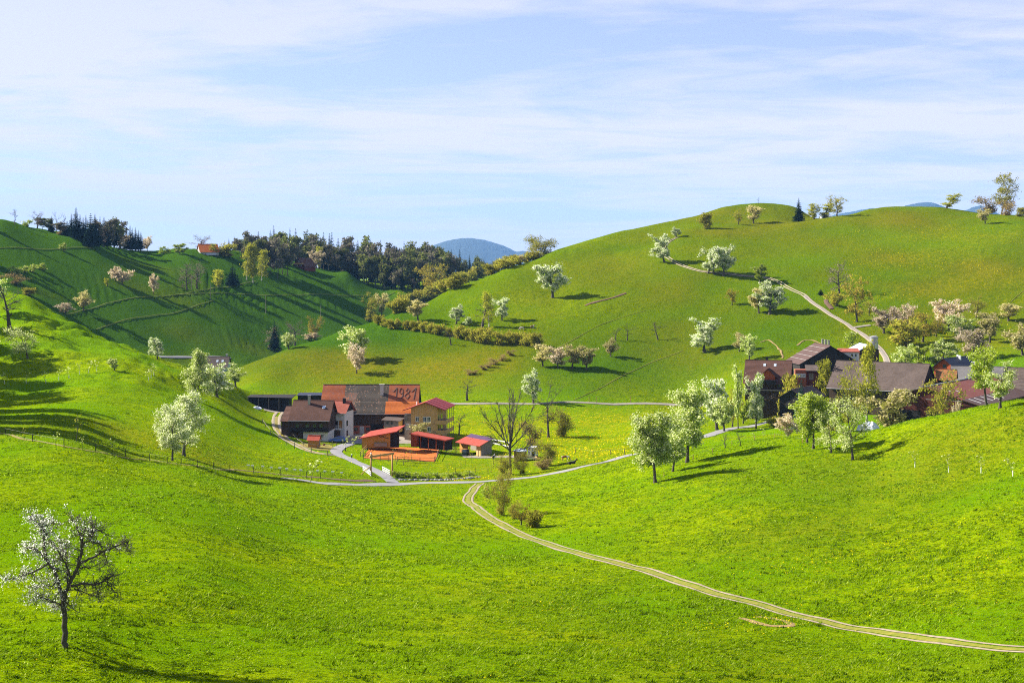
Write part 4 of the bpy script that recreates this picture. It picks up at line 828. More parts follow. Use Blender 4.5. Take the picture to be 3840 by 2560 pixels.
# pink roofed white house behind it
Yh = 379.0; xl, xr = xpx(1248, Yh), xpx(1317, Yh); zr = zpx(1502, Yh); ze = zpx(1549, 375)
e, ro, q = gable('white_house', 'white plastered house with pinkish red tile roof beside the brown farmhouse', 'house', (xl+xr)/2, Yh, xr-xl-1.0, 7.4, ze+.35, zr, R(-12), over=.6, wallm='plaster_white', roofm='tile_red', n=14, gover=.6)
a, b = q['a'], q['b']; chimney(ro, a-1.1, -.6, q['r']-.8, q['r']+.75, .7, 'black_paint', False); gutter(e, -a-.5, a+.5, -b-.65, q['e']-q['sf']*.6)
m = MB(); m.add([(a+.02,-b,q['e']-.1),(a+.02,b,q['e']-.1),(a+.02,0,q['r']-.15)], [(0,1,2)]); m.add([(a+.06,-b,q['e']-.1),(a+.06,b,q['e']-.1),(a+.06,0,q['r']-.15)], [(0,1,2)]); m.build('gable_boarding', MATS['black_wood'], e)
window(e, (a+.02,-1.6,3.4), (0,1,0), 1.0, 1.3, 'black_paint'); window(e, (a+.02,-1.6,.8), (0,1,0), .9, 1.3, 'maroon_wood'); leafdoor(e, (.9,-b-.01,2.9), (1,0,0), .9, 2.0, 'honey_wood'); leafdoor(e, (-.6,-b-.01,2.9), (1,0,0), 1.4, 1.9, 'dark_opening', 'balcony_door')
m = MB(); m.box(-a, a-.8, -b-1.3, -b-.03, 2.55, 2.75); [m.box(-a+k*.55, -a+k*.55+.06, -b-1.28, -b-1.22, 2.75, 3.6) for k in range(8)]; m.box(-a, a-.8, -b-1.3, -b-1.2, 3.6, 3.7); m.build('balcony', MATS['window_frame_white'], e)
m = MB(); m.box(-a-.5, a-1.2, -b-2.2, -b-.03, -1, 2.5); m.build('porch_wall', MATS['dark_wood'], e)

# cream granary hut in front of the barn
Yh = 384.0; xl, xr = xpx(1445, Yh), xpx(1506, Yh); zg = zpx(1601, Yh); e = empty('granary_hut', ((xl+xr)/2, Yh, zg), R(-14), 'small cream hut with flat brown roof standing before the barn doors', 'hut'); w_ = (xr-xl)/2
m = MB(); m.box(-w_+.1, w_-.2, -1.6, 1.6, -1.2, 2.05); m.build('wall', MATS['plaster_cream'], e); m = MB(); m.slab((-w_-.5,-2.4,2.15),(w_+.4,-2.4,1.95),(w_+.4,2.2,2.35),(-w_-.5,2.2,2.75),.16); m.build('roof', MATS['tile_greybrown'], e); m = MB(); m.box(-w_+.1, w_-.2, -1.63, -1.60, .15, 2.0); m.build('front_shade', MATS['grey_wood'], e)  # thin grey sheet puts the shade of the cream front wall into colour
for xx in (-1.1, .1): window(e, (xx,-1.64,1.0), (1,0,0), .5, .5, 'black_paint', False, sill=False)

# yellow timber house of three storeys
Yf = 374.0; zg = gz(xpx(1605, Yf), Yf+2); zr = zpx(1507, Yf); ze = zpx(1534, Yf); rz = R(90-9); D = 12.0
xm = xpx(1598, Yf)
e = empty('apartment_house', (xm, Yf, zg), R(-9), 'three storey larch clad house with low red metal roof and corner balconies', 'house')
HR = zr-zg; HE = ze-zg; wl, wr = -4.05, 3.05; S_ = (HR-HE)/5.1
def zroof(xx): return HR-S_*abs(xx)
m = MB(); V = [(wl,0,-1.5),(wr,0,-1.5),(wr,D,-1.5),(wl,D,-1.5),(wl,0,zroof(wl)-.1),(wr,0,zroof(wr)-.1),(wr,D,zroof(wr)-.1),(wl,D,zroof(wl)-.1),(0,0,HR-.1),(0,D,HR-.1)]
m.add(V, [(0,1,5,8,4),(1,2,6,5),(2,3,7,9,6),(3,0,4,7),(4,8,9,7),(8,5,6,9)]); m.build('wall', MATS['larch'], e)
for k, (zz, hh) in enumerate(((2.45,.10),(5.0,.10))): mm = MB(); mm.box(wl-.03, wr+.03, -.05, -.002, zz, zz+hh); mm.build('floor_band', MATS['honey_wood'], e)
m = MB(); m.slab((0,-1.2,HR+.12),(0,D+.8,HR+.12),(-6.1,D+.8,zroof(6.1)+.12),(-6.1,-1.2,zroof(6.1)+.12),.22); rf = m.build('roof', MATS['roof_red_metal'], e)
m = MB(); m.slab((5.35,-1.2,zroof(5.35)+.12),(5.35,D+.8,zroof(5.35)+.12),(0.002,D+.8,HR+.12),(0.002,-1.2,HR+.12),.22); [m.bar((0,yy,HR+.17),(5.35,yy,zroof(5.35)+.17),.12,.05) for yy in (2.2,5.6,9)]; m.build('roof', MATS['roof_red_shaded'], e)  # same red roof; shade of the right slope painted as a darker red
cm = MB(); cm.tube([(-3.2,3,zroof(3.2)),(-3.2,3,zroof(3.2)+1.0)], .16, 8); cm.build('chimney', MATS['white_paint'], rf)
for xx, zz in ((-2.35,5.55),(-.35,5.55),(.75,5.55),(-2.35,2.95),(.85,2.95)): window(e, (xx,-.001,zz), (1,0,0), .95, 1.25)
window(e, (1.2,-.001,.85), (1,0,0), .9, .7, 'red_wood')
m = MB(); m.box(wl-2.0, wl-.02, 1.0, 5.5, -1.5, 6.0); m.build('stairwell', MATS['stairwell'], e); m = MB(); m.box(wl-1.95, wl-.03, .6, .98, 5.6, 6.9); [m.box(wl-1.9, wl-.1, .55, .99, z_, z_+.12) for z_ in (6.95,7.4)]; m.build('stair_landing', MATS['fence_wood'], e)
window(e, (wl-1.2,.999,3.3), (1,0,0), .7, 1.5); window(e, (wl-.5,.999,3.3), (1,0,0), .6, 1.5)
m = MB(); m.tube([(-2.95,-.10,4.35),(-2.95,-.22,4.40)], .42, 12); m.build('satellite_dish', MATS['white_paint'], e)
BX = wr+2.05
for zz in (2.35, 4.95):
    m = MB(); m.box(wr-.02, BX, -.05, D, zz, zz+.18); m.build('balcony_floor', MATS['concrete'], e); m = MB(); m.box(wr-.6, BX, -.14, -.06, zz-.1, zz+1.0); m.box(BX+.002, BX+.08, -.06, D*.9, zz-.1, zz+1.0); m.build('balcony_rail', MATS['larch'], e)
for yy in (.1, 3, 6, 9, D-.3): m = MB(); m.box(BX-.1, BX+.0, yy-.06, yy+.06, -1.2, zroof(BX)-.1); m.build('balcony_post', MATS['fence_wood'], e)
for zz in (.1, 2.55, 5.15):
    leafdoor(e, (wr+.01,1.4,zz), (0,1,0), 1.5, 2.0, 'window_glass', 'balcony_door'); leafdoor(e, (wr+.01,5.2,zz), (0,1,0), 1.8, 2.0, 'window_glass', 'balcony_door')

# shed with a red single pitch roof and bird shapes on its boarding
Yh = 352.0; zg = zpx(1668, Yh); x0, x1 = xpx(1357, Yh), xpx(1463, Yh); e = empty('wood_shed', (x0, Yh, zg), R(3), 'timber shed with slanted red roof and dark bird shapes on the boards', 'shed'); wd = x1-x0
m = MB(); m.hexa([(0,0,-.8),(wd,0,-.8),(wd,5.0,-.8),(0,5.0,-.8),(0,0,1.75),(wd,0,3.05),(wd,5,3.35),(0,5,2.0)]); m.build('wall', MATS['honey_wood'], e)
m = MB(); m.hexa([(wd+.02,1.0,-.8),(wd+2.1,1.0,-.8),(wd+2.1,4.8,-.8),(wd+.02,4.8,-.8),(wd+.02,1.0,2.9),(wd+2.1,1.0,3.3),(wd+2.1,4.8,3.4),(wd+.02,4.8,3.1)]); m.build('side_wall', MATS['black_wood'], e)
m = MB(); m.slab((-.6,-.7,1.78),(wd+1.6,-.7,3.42),(wd+3.6,5.8,4.25),(1.9,6.3,2.75),.2); m.build('roof', MATS['roof_red_metal'], e)
for pts in ([(4.1,2.1),(4.6,2.35),(5.2,2.2),(5.7,2.35),(6.0,2.2)], [(4.9,1.8),(5.4,1.95),(5.8,1.75),(6.3,1.75),(6.6,1.55)], [(4.4,1.95),(4.9,2.0)]):
    m = MB(); [m.bar((p0[0],-.03,p0[1]),(p1[0],-.03,p1[1]),.03,.14) for p0, p1 in zip(pts[:-1], pts[1:])]; m.build('bird_shape', MATS['black_wood'], e)
m = MB(); m.box(3.1, 6.2, -.9, -.1, -.3, .55); m.build('feed_trough', MATS['grey_wood'], e)

# little red roofed hut on the lawn
Yh = 349.0; zg = zpx(1668, Yh); x0, x1 = xpx(1157, Yh), xpx(1196, Yh)
e, ro, q = gable('garden_hut', 'tiny reddish timber hut with red roof on the lawn below the farmhouse', 'hut', (x0+x1)/2, Yh+1, x1-x0, 2.2, zpx(1647, Yh), zpx(1632, Yh+1), R(-6), over=.35, wallm='honey_wood', roofm='roof_red_metal', n=1, gover=.3, zb=zg, under=.6)
leafdoor(e, (q['a']+.02,0,0), (0,1,0), .8, 1.2, 'grey_wood')

# long low red lean-to below the yellow house
Yh = 356.0; xa, xb = xpx(1541, Yh), xpx(1690, 348); zg = zpx(1662, Yh); e = empty('lean_to', (xa, Yh, zg), R(-30), 'low red timber lean-to with narrow red roof below the yellow house', 'shed'); Ln = 10.2
m = MB(); m.box(0, 1.75, 0, 3.4, -.8, 2.5); m.build('wall', MATS['red_wood'], e); m = MB(); m.hexa([(1.76,1.0,-1.2),(Ln,1.0,-1.2),(Ln,3.3,-1.2),(1.76,3.3,-1.2),(1.76,1.0,2.3),(Ln,1.0,1.30),(Ln,3.2,1.2),(1.76,3.2,2.1)]); m.build('back_wall', MATS['black_wood'], e)
m = MB(); m.slab((-.2,-.45,2.62),(Ln+.5,-.45,1.55),(Ln+.5,3.4,1.66),(-.2,3.4,2.74),.26); m.build('roof', MATS['roof_red_metal'], e)
for k in range(4):
    xx = 2.9+k*2.3; m = MB(); m.bar((xx,.05,-1.2),(xx,.05,2.2-k*.24),.14); m.build('post', MATS['red_wood'], e)

# open shelter with red and plum roof
P = {k: Vector((xpx(u, Y), Y, zpx(v, Y))) for k, (u, v, Y) in dict(a=(1707,1656,356), b=(1799,1672,346), c=(1832,1652,349), d=(1746,1636,360), f=(1852,1642,351.5), g=(1767,1625,362.5)).items()}
zg = gz(xpx(1775,352), 352); c0 = Vector((xpx(1775,352), 352, zg)); e = empty('field_shelter', c0, 0, 'open timber shelter with red and plum coloured roof at the paddock', 'shelter')
m = MB(); m.slab(P['a']-c0, P['b']-c0, P['c']-c0, P['d']-c0, .14); [m.bar((P['a']-c0).lerp(P['b']-c0,t)+Vector((0,0,.03)),(P['d']-c0).lerp(P['c']-c0,t)+Vector((0,0,.03)),.06,.04) for t in (.33,.66)]; m.build('roof', MATS['roof_red_metal'], e)
m = MB(); m.slab(P['d']-c0, P['c']-c0, P['f']-c0, P['g']-c0, .14); m.build('roof', MATS['roof_plum'], e)
for nm, t, mt in (('a',.06,'honey_wood'),('b',.0,'honey_wood')):
    pass
A_, B_, C_, D_ = [P[k]-c0 for k in 'abcd']; F_, G_ = P['f']-c0, P['g']-c0
def gd(p): return gz(p.x+c0.x, p.y+c0.y)-c0.z-.4
def panel(p, q, zt0, zt1, mt, name, th=.1):
    p = Vector(p); q = Vector(q); nn_ = (q-p).cross(Vector((0,0,1))).normalized()*th; mm = MB(); mm.hexa([(p.x,p.y,gd(p)),(q.x,q.y,gd(q)),(q.x+nn_.x,q.y+nn_.y,gd(q)),(p.x+nn_.x,p.y+nn_.y,gd(p)),(p.x,p.y,zt0),(q.x,q.y,zt1),(q.x+nn_.x,q.y+nn_.y,zt1),(p.x+nn_.x,p.y+nn_.y,zt0)]); return mm.build(name, MATS[mt], e)
fa, fb = A_.lerp(D_,.35), B_.lerp(C_,.35); ra, rb = G_.lerp(D_,.2), F_.lerp(C_,.2)
panel(fa.lerp(fb,.05), fa.lerp(fb,.40), fa.z-.2, fa.lerp(fb,.4).z-.2, 'honey_wood', 'front_wall'); panel(fa.lerp(fb,.75), fa.lerp(fb,.92), fa.lerp(fb,.75).z-.2, fb.z-.2, 'larch', 'front_wall')
panel(ra.lerp(rb,.04), ra.lerp(rb,.94), ra.z-.25, rb.z-.25, 'grey_wood', 'back_wall'); panel(fb.lerp(fa,.07), rb.lerp(ra,.06), fb.z-.25, rb.z-.25, 'grey_wood', 'side_wall')
for t in (.03, .58, .95):
    p = A_.lerp(B_, t); mm = MB(); mm.bar((p.x,p.y+.3,gd(p)),(p.x,p.y+.3,p.z-.1),.16); mm.build('post', MATS['post_wood'], e)

# black sheds at the far left of the farm
Yh = 441.0; x0, x1 = xpx(932, Yh), xpx(1084, Yh); zg = zpx(1524, Yh); zt = zpx(1487, Yh); e = empty('storage_shed', (x0, Yh, zg), R(-2), 'long low blackened shed with flat roof at the far left of the farm', 'shed'); wd = x1-x0
m = MB(); m.box(0, wd, 0, 5, -1.5, zt-zg-.15); m.build('wall', MATS['black_wood'], e); m = MB(); m.slab((-.4,-.8,zt-zg),(wd+1.2,-.8,zt-zg-.25),(wd+1.2,6,zt-zg+.3),(-.4,6,zt-zg+.15),.16); m.build('roof', MATS['black_wood'], e)
for xx, w_ in ((1.9,1.5),(4.6,1.6),(8.3,1.4)): leafdoor(e, (xx,-.01,0), (1,0,0), w_, 2.2, 'dark_opening', 'doorway')
for xx in (0,3.2,6.4,9.6): m = MB(); m.bar((xx,-.5,-1),(xx,-.5,zt-zg-.1),.16); m.build('post', MATS['fence_wood'], e)
Yh = 430.0; x0, x1 = xpx(1117, Yh), xpx(1222, Yh); zg = gz(x0, Yh); zt = zpx(1481, Yh); e = empty('back_shed', (x0, Yh, zg), 0, 'black walled shed behind the brown roof of the farmhouse', 'shed'); wd = x1-x0
m = MB(); m.box(0, wd, 0, 5, -1, zt-zg-.15); m.build('wall', MATS['black_wood'], e); m = MB(); m.slab((-.4,-.5,zt-zg),(wd+.3,-.5,zt-zg),(wd+.3,5.5,zt-zg+.3),(-.4,5.5,zt-zg+.3),.18); m.build('roof', MATS['roof_navy'], e)
for xx in (1.5, 4.4): leafdoor(e, (xx,-.01,0), (1,0,0), 1.2, 2.0, 'dark_opening', 'doorway')

# ---------------------------------------------------------------- right farm
def gable_px(name, label, cat, rl, rr, run, rise, Yl, Yr, **kw):
    """gable building from its ridge ends (photo pixels) and their distances; run = half depth, rise = ridge above eave"""
    A_ = Vector((xpx(rl[0], Yl), Yl, zpx(rl[1], Yl))); B_ = Vector((xpx(rr[0], Yr), Yr, zpx(rr[1], Yr))); d = B_-A_; L_ = math.hypot(d.x, d.y); zr_ = (A_.z+B_.z)/2
    return gable(name, label, cat, (A_.x+B_.x)/2, (A_.y+B_.y)/2, L_-2*kw.get('gover', .5), 2*run, zr_-rise, zr_, math.atan2(d.y, d.x), **kw)
e, ro, q = gable_px('farmhouse', 'dark timber farmhouse with brown roof and central dormer gable, left of the right farm', 'house', (2795,1349), (2971,1351), 5.6, 5.2, 409, 405.5, over=1.2, n=20, roofm='tile_brown')
a, b = q['a'], q['b']
dg = MB(); yd = -b-1.6; zr_ = q['r']-2.0; ys = -2.1
courses(dg, (-2.0,yd,zr_-2.3), (.35,yd,zr_), (.35,ys,zr_), (-2.0,ys-2.3,zr_-2.3), 5); courses(dg, (.35,yd,zr_), (2.7,yd,zr_-2.3), (2.7,ys-2.3,zr_-2.3), (.35,ys,zr_), 5); dgo = dg.build('dormer', MATS['tile_brown'], e)
m = MB(); m.add([(-1.6,yd+.5,zr_-4.2),(2.3,yd+.5,zr_-4.2),(2.3,yd+.5,zr_-2.0),(.35,yd+.5,zr_-.15),(-1.6,yd+.5,zr_-2.0)], [(0,1,2,3,4)]); m.box(-1.6, 2.3, yd+.51, yd+2.4, zr_-4.2, zr_-2.0); m.build('dormer_wall', MATS['red_wood'], dgo)
m = MB(); m.box(-1.9, 2.6, yd-.3, yd+.48, zr_-4.2, zr_-3.1); m.build('dormer_balcony', MATS['black_wood'], dgo)
m = MB(); m.box(-a-.2, a+.2, -b-1.0, -b-.02, q['e']-3.0, q['e']-2.7); m.build('porch_roof', MATS['grey_wood'], e)
for xx in (-4.6, -2.8, 3.6, 5.0): window(e, (xx,-b-.01,q['e']-2.0), (1,0,0), .9, 1.0, 'dark_wood')
for xx in (-5, 4.8): window(e, (xx,-b-.01,.8), (1,0,0), .9, 1.0, 'dark_wood')
for xx in (-1.0, 1.95):
    zk = q['r']-q['sf']*1.5; s_ = MB(); s_.slab((xx-.35,-1.85,zk-.35*q['sf']+.16),(xx+.35,-1.85,zk-.35*q['sf']+.16),(xx+.35,-1.15,zk+.35*q['sf']+.16),(xx-.35,-1.15,zk+.35*q['sf']+.16),.14); s_.build('skylight', MATS['roof_bright_metal'], ro)
chimney(ro, -.6, .9, q['r']-1.2, q['r']+.8, .6, 'black_paint', False)
# big barn, gable end towards us
A_ = Vector((xpx(3115,430), 430, zpx(1296,430))); Bk = Vector((xpx(3054,446), 446, zpx(1285,446)))
e, ro, q = gable_px('hay_barn', 'wide black gabled barn with brown sheet roof and three ridge vents', 'barn', (3115,1296), (3054,1285), 9.3, 5.4, 430, 446, over=.5, n=3, wallm='black_wood', roofm='roof_umber', gover=.6)
for k, xx in enumerate((-4.6, -1.6, 1.4)):
    m = MB(); m.tube([(xx,-.5,q['r']-.5),(xx,-.5,q['r']+1.25)], .32, 8); m.tube([(xx,-.5,q['r']+1.3),(xx,-.5,q['r']+1.5)], .42, 8); m.build('ridge_vent', MATS['concrete'], ro)
for t in (.18,.38,.6,.82):
    # light battens across the left slope
    yy = q['b']*(1-t); zz = q['r']-(q['r']-q['e'])*(1-t)
    m = MB(); m.bar((-q['a']-.5,yy,zz+.13),(q['a']+.5,yy,zz+.13),.16,.04); m.build('roof_batten', MATS['skylight'], ro)
m = MB(); m.box(-q['a']-.06, -q['a']-.01, -2, 2, q['e']+1, q['e']+1.1); m.build('gable_beam', MATS['dark_wood'], e)
leafdoor(e, (-q['a']-.01,3.0,0), (0,-1,0), 4.0, 4.0, 'dark_opening', 'barn_doorway')
# lean-to with brick walls in front of the big barn
Yh = 415; x0, x1 = xpx(2982, Yh), xpx(3066, Yh); zg = gz(x0, Yh); e = empty('brick_annex', (x0, Yh, zg), R(-8), 'orange brick and white annex with a small grey roof before the black barn', 'shed'); wd = x1-x0; zt = zpx(1382, Yh)-zg
m = MB(); m.box(0, 3.2, 0, 4, -1, zt-.3); m.build('wall', MATS['brick_red'], e); m = MB(); m.box(.1, 3.0, -.05, -.01, zt-2.6, zt-1.4); m.build('plaster_band', MATS['plaster_white'], e); m = MB(); m.box(3.22, wd, .6, 4, -1, zt-.3); m.build('side_wall', MATS['maroon_wood'], e); m = MB(); m.slab((3.0,-.6,zt-.5),(wd+.4,-.6,zt-.5),(wd+.4,3.6,zt+.9),(3.0,3.6,zt+.9),.15); m.build('roof', MATS['tile_greybrown'], e)
leafdoor(e, (4.6,.58,zt-3.2), (1,0,0), 1.3, 1.9, 'grey_wood')
for xx in (.7, 1.6, 2.5): window(e, (xx,-.06,zt-2.3), (1,0,0), .5, .7)
# low dark roofs between house and long barn
e, ro, q = gable_px('low_shed', 'low dark shed with reddish ridge between the spruce and the long barn', 'shed', (2968,1478), (3045,1428), 3.6, 2.2, 372, 384, over=.6, n=8, wallm='black_wood', roofm='tile_greybrown')
# long barn
e, ro, q = gable_px('long_barn', 'long barn with wide grey brown tiled roof in the middle of the right farm', 'barn', (3137,1352), (3488,1363), 7.4, 6.4, 402, 387.7, over=1.0, n=28, wallm='dark_wood', roofm='tile_greybrown')
for xx in (-8,-3,3,8): leafdoor(e, (xx,-q['b']-.02,0), (1,0,0), 3, 3, 'dark_opening', 'barn_doorway')
window(e, (q['a']+.02,-1,q['e']-.5), (0,1,0), 1, 1, 'black_paint'); gutter(e, -q['a']-.4, q['a']+.4, -q['b']-1.05, q['e']-q['sf']*1.0+.03)
# navy roofed house with a wooden gable
e, ro, q = gable_px('gabled_house', 'house with almost black roof and reddish wooden gable behind the long barn', 'house', (3537,1344), (3626,1334), 3.4, 2.6, 424, 436, over=.8, n=2, wallm='red_wood', roofm='roof_navy', gover=.9)
m = MB(); m.box(-q['a']-.5, -q['a']-.02, -2.6, 2.6, q['e']-1.0, q['e']-.7); m.build('gable_balcony', MATS['larch'], e); window(e, (-q['a']-.02,0,q['e']-.3), (0,-1,0), 1.1, 1.1, 'dark_wood'); chimney(ro, 1.2, -.9, q['r']-1.2, q['r']+.5, .6, 'white_paint', False); chimney(ro, 3.0, .6, q['r']-1.0, q['r']+.6, .5, 'white_paint', False)
# grey slate roof, small rusty roof, brown roof at the edge
e, ro, q = gable_px('slate_house', 'house with flat looking grey slate roof and white chimney at the right', 'house', (3565,1369), (3790,1377), 5.2, 3.4, 408, 404, over=.6, n=14, wallm='dark_wood', roofm='tile_slate')
cx = (xpx(3651,406)-(xpx(3565,408)+xpx(3790,404))/2); chimney(ro, cx, -.4, q['r']-.8, q['r']+.9, .8, 'white_paint')
e, ro, q = gable_px('rusty_shed', 'small shed with rusty mossy tile roof before the slate roof', 'shed', (3510,1383), (3590,1386), 2.6, 2.2, 388, 386, over=.6, n=9, wallm='black_wood', roofm='tile_mossy')
e, ro, q = gable_px('edge_barn', 'barn with broad brown roof cut by the right photo edge', 'barn', (3772,1378), (3990,1380), 7.0, 5.6, 396, 390, over=1.2, n=18, wallm='black_wood', roofm='tile_greybrown')
m = MB(); m.bar((-q['a']-.6,-.2,q['r']+.1),(-q['a']-.6,-q['b']-1.2,q['e']-.8),.25,.35); m.build('verge_board', MATS['black_wood'], e)
# red brown sheet roof on the rim
We = Vector((xpx(3472,360), 360, zpx(1449,360))); No = Vector((xpx(3640,388), 388, We.z)); d = Vector((No.x-We.x, No.y-We.y, 0)); Ln = d.length+14; d.normalize(); per = Vector((d.y, -d.x, 0))
mid = We+d*(Ln/2); zg = gz(We.x+per.x*4, We.y+per.y*4)-.6
e = empty('machine_hall', (mid.x, mid.y, zg), math.atan2(d.y, d.x), 'machine hall with low red brown sheet roof just behind the grassy rim', 'barn'); hr = We.z-zg; a = Ln/2
def hall(y0, y1, z0, z1, mt, nm='roof', th=.18, x0=-a-.6, x1=a):
    mm = MB(); mm.slab((x0,y1,z1),(x1,y1,z1),(x1,y0,z0),(x0,y0,z0),th); return mm.build(nm, MATS[mt], e)
rf = hall(0, -9.5, hr, hr-2.75, 'roof_maroon'); hall(-9.502, -14.5, hr-2.75, hr-4.1, 'roof_umber')
mm = MB(); mm.slab((a,9.0,hr-2.9),(-a-.6,9.0,hr-2.9),(-a-.6,.002,hr),(a,.002,hr),.18); mm.build('roof', MATS['roof_umber'], e)
mm = MB(); mm.box(-a-.7, a, -.25, .25, hr-.03, hr+.14); mm.box(-a-.72, -a-.55, -9.4, -.26, hr-3.2, hr-3.1); mm.build('ridge_cap', MATS['gutter_metal'], e)
mm = MB(); mm.slab((-a-.64,9.0,hr-2.85),(-a-.44,9.0,hr-2.85),(-a-.44,.26,hr+.06),(-a-.64,.26,hr+.06),.1); mm.build('verge_trim', MATS['gutter_metal'], e)
mm = MB(); mm.add([(-a,-14,-2.5),(-a,8.4,-2.5),(-a,8.4,hr-3.0),(-a,0,hr-.2),(-a,-9.5,hr-2.95),(-a,-14,hr-4.25)], [(0,5,4,3,2,1)]); mm.box(-a+.02, a-.5, -14, 8.4, -2.5, hr-4.4); mm.build('wall', MATS['wine_wood'], e)
leafdoor(e, (-a-.02,4.2,-.5), (0,-1,0), 5.5, 3.6, 'dark_opening', 'hall_doorway'); leafdoor(e, (-a-.02,-2.2,-.5), (0,-1,0), 4.5, 3.8, 'dark_opening', 'hall_doorway')
for xx, y0, y1 in ((-a+5,-2.2,-4.6),(-a+8.5,-4.4,-6.6),(-a+12,-9.9,-13.2),(-a+7,-9.9,-13.4),(-a+3,-9.9,-13.0),(-a+17,-10,-13.4),(-a+21,-10,-13.2)):
    zz = lambda y_: hr-2.75*(-y_)/9.5 if y_ > -9.5 else hr-2.75-1.35*(-y_-9.5)/5
    mm = MB(); mm.slab((xx-.25,y1,zz(y1)+.06),(xx+.25,y1,zz(y1)+.06),(xx+.25,y0,zz(y0)+.06),(xx-.25,y0,zz(y0)+.06),.05); mm.build('roof_light', MATS['skylight'], rf)
# shed with bright metal roof and the silo
e, ro, q = gable_px('metal_roof_shed', 'small shed with bright blue grey metal roof below the silo', 'shed', (3261,1293), (3222,1287), 3.0, 1.5, 436, 449, over=.5, n=1, wallm='dark_wood', roofm='roof_bright_metal', gover=.6)
Yh = 433; x0 = xpx(3150, Yh); zg = gz(x0, Yh); e = empty('milk_house', (x0, Yh, zg), R(-6), 'low white walled building with narrow red roof beside the metal roofed shed', 'house'); wd = 5.6; zt = zpx(1318, Yh)-zg
m = MB(); m.box(0, wd, 0, 4, -1, zt-.1); m.build('wall', MATS['plaster_white'], e); m = MB(); m.slab((-.3,-.4,zt),(wd+.3,-.4,zt),(wd+.3,4.3,zt+.8),(-.3,4.3,zt+.8),.2); m.build('roof', MATS['tile_red'], e)
for xx in (3.6, 4.7): window(e, (xx,-.01,zt-1.3), (1,0,0), .45, .6, 'black_paint', False)
Yh = 462; px_ = xpx(3277, Yh); zg = gz(px_, Yh); zt = zpx(1262, Yh)-zg; e = empty('silo', (px_, Yh, zg), 0, 'grey ribbed metal silo tower beside the lane of the right farm', 'silo'); mat('silo_metal', (.46,.47,.52), .38, metal=.35, noise=(.5, (.34,.30,.30), .2), spec=.5)
m = MB(); m.tube([(0,0,-1.5),(0,0,zt)], 1.35, 20); m.build('tank', MATS['silo_metal'], e)
for k in range(6): m = MB(); z_ = zt-.35-k*(zt-.5)/6; m.tube([(0,0,z_),(0,0,z_+.16)], 1.42, 20); m.build('hoop', MATS['gutter_metal'], e)
m = MB(); m.tube([(0,0,zt),(0,0,zt+.3)], [1.38,.5], 20); m.build('lid', MATS['silo_metal'], e); m = MB(); m.tube([(-1.3,0,zt),(-1.35,0,zt+.7),(-1.0,0,zt+.75)], .05, 5); m.tube([(.7,.0,zt+.1),(.7,0,zt+.75)], .06, 5); m.build('pipe', MATS['gutter_metal'], e)

# ---------------------------------------------------------------- houses farther away
e, ro, q = gable_px('valley_house', 'white house with purplish brown roof in the side valley behind the left trees', 'house', (757,1336), (862,1336), 4.6, 4.0, 652, 652, over=.8, n=16, wallm='plaster_white', roofm='tile_greybrown')
for xx in (1.2, 3.6):
    zk = q['r']-q['sf']*2.4; s_ = MB(); s_.slab((xx-.5,-2.9,zk-.5*q['sf']+.16),(xx+.5,-2.9,zk-.5*q['sf']+.16),(xx+.5,-1.9,zk+.5*q['sf']+.16),(xx-.5,-1.9,zk+.5*q['sf']+.16),.14); s_.build('skylight', MATS['roof_bright_metal'], ro)
for xx in (-4.5,-1.5,1.5,4.5): window(e, (xx,-q['b']-.01,.9), (1,0,0), 1, 1.3)
chimney(ro, 4.9, .6, q['r']-.8, q['r']+.9, .8)
e, ro, q = gable_px('ridge_house', 'house with bright red roof among trees on the left skyline', 'house', (742,915), (816,915), 6.0, 4.8, hit(772,953,600).y+2, hit(772,953,600).y+7, over=.6, n=8, wallm='plaster_grey', roofm='tile_orange')
m = MB(); m.slab((-2.2,-q['b']-2,q['e']-2.2),(4.2,-q['b']-2,q['e']-2.2),(4.2,-q['b']+2.0,q['e']-.2),(-2.2,-q['b']+2.0,q['e']-.2),.2); m.build('porch_roof', MATS['roof_bright_metal'], e)
e, ro, q = gable_px('forest_house', 'reddish timber house half hidden at the edge of the far wood', 'house', (1118,968), (1166,966), 5.0, 5.2, 962, 973, over=.9, n=8, wallm='maroon_wood', roofm='tile_brown', gover=.9)
for yy, zz in ((-1.6,2.0),(1.6,2.0),(0,4.8)): window(e, (-q['a']-.02,yy,zz), (0,-1,0), 1.0, 1.2)
m = MB(); m.box(-q['a']-1.2, -q['a']-.03, -4, 4, 3.3, 4.2); m.build('balcony', MATS['larch'], e)
e, ro, q = gable_px('hilltop_house', 'pale low house roof peeping over the brow between the hilltop trees', 'house', (3075,808), (3118,805), 3.5, 1.4, 800, 800, over=.5, n=3, wallm='plaster_white', roofm='roof_bright_metal')
# ---------------------------------------------------------------- trees and shrubs, one by one
T_ = tree
# foreground and left slope
T_('fruit_tree', 'fronttree', 244, 2427, 496, 470, 'old fruit tree in the foreground, white blossom on its left limbs, right limbs bare', rz=0)
T_('pear_tree', 'twin0', 646, 1727, 205, 122, 'shorter left one of the two white blossoming trees standing close together below the slope', rz=.4)
T_('pear_tree', 'twin1', 689, 1709, 236, 140, 'taller right one of the two white blossoming trees standing close together below the slope', rz=1)
T_('pear_tree', 'cone0', 740, 1503, 190, 104, 'cone shaped pale green blossoming tree with dark trunk left of the farm', rz=2)
T_('pear_tree', 'pear1', 814, 1489, 125, 105, 'white blossoming tree just right of the cone shaped tree')
T_('fruit_tree', 'rim1', 883, 1452, 92, 78, 'sparse ragged tree behind the white tree, right of the valley house')
T_('bare_tree', 'bare1', 38, 1245, 205, 150, 'large leafless tree high on the left slope at the photo edge')
T_('bare_tree', 'rim1', -20, 1190, 185, 90, 'half seen tree with a few blossoms at the left photo edge above the slope')
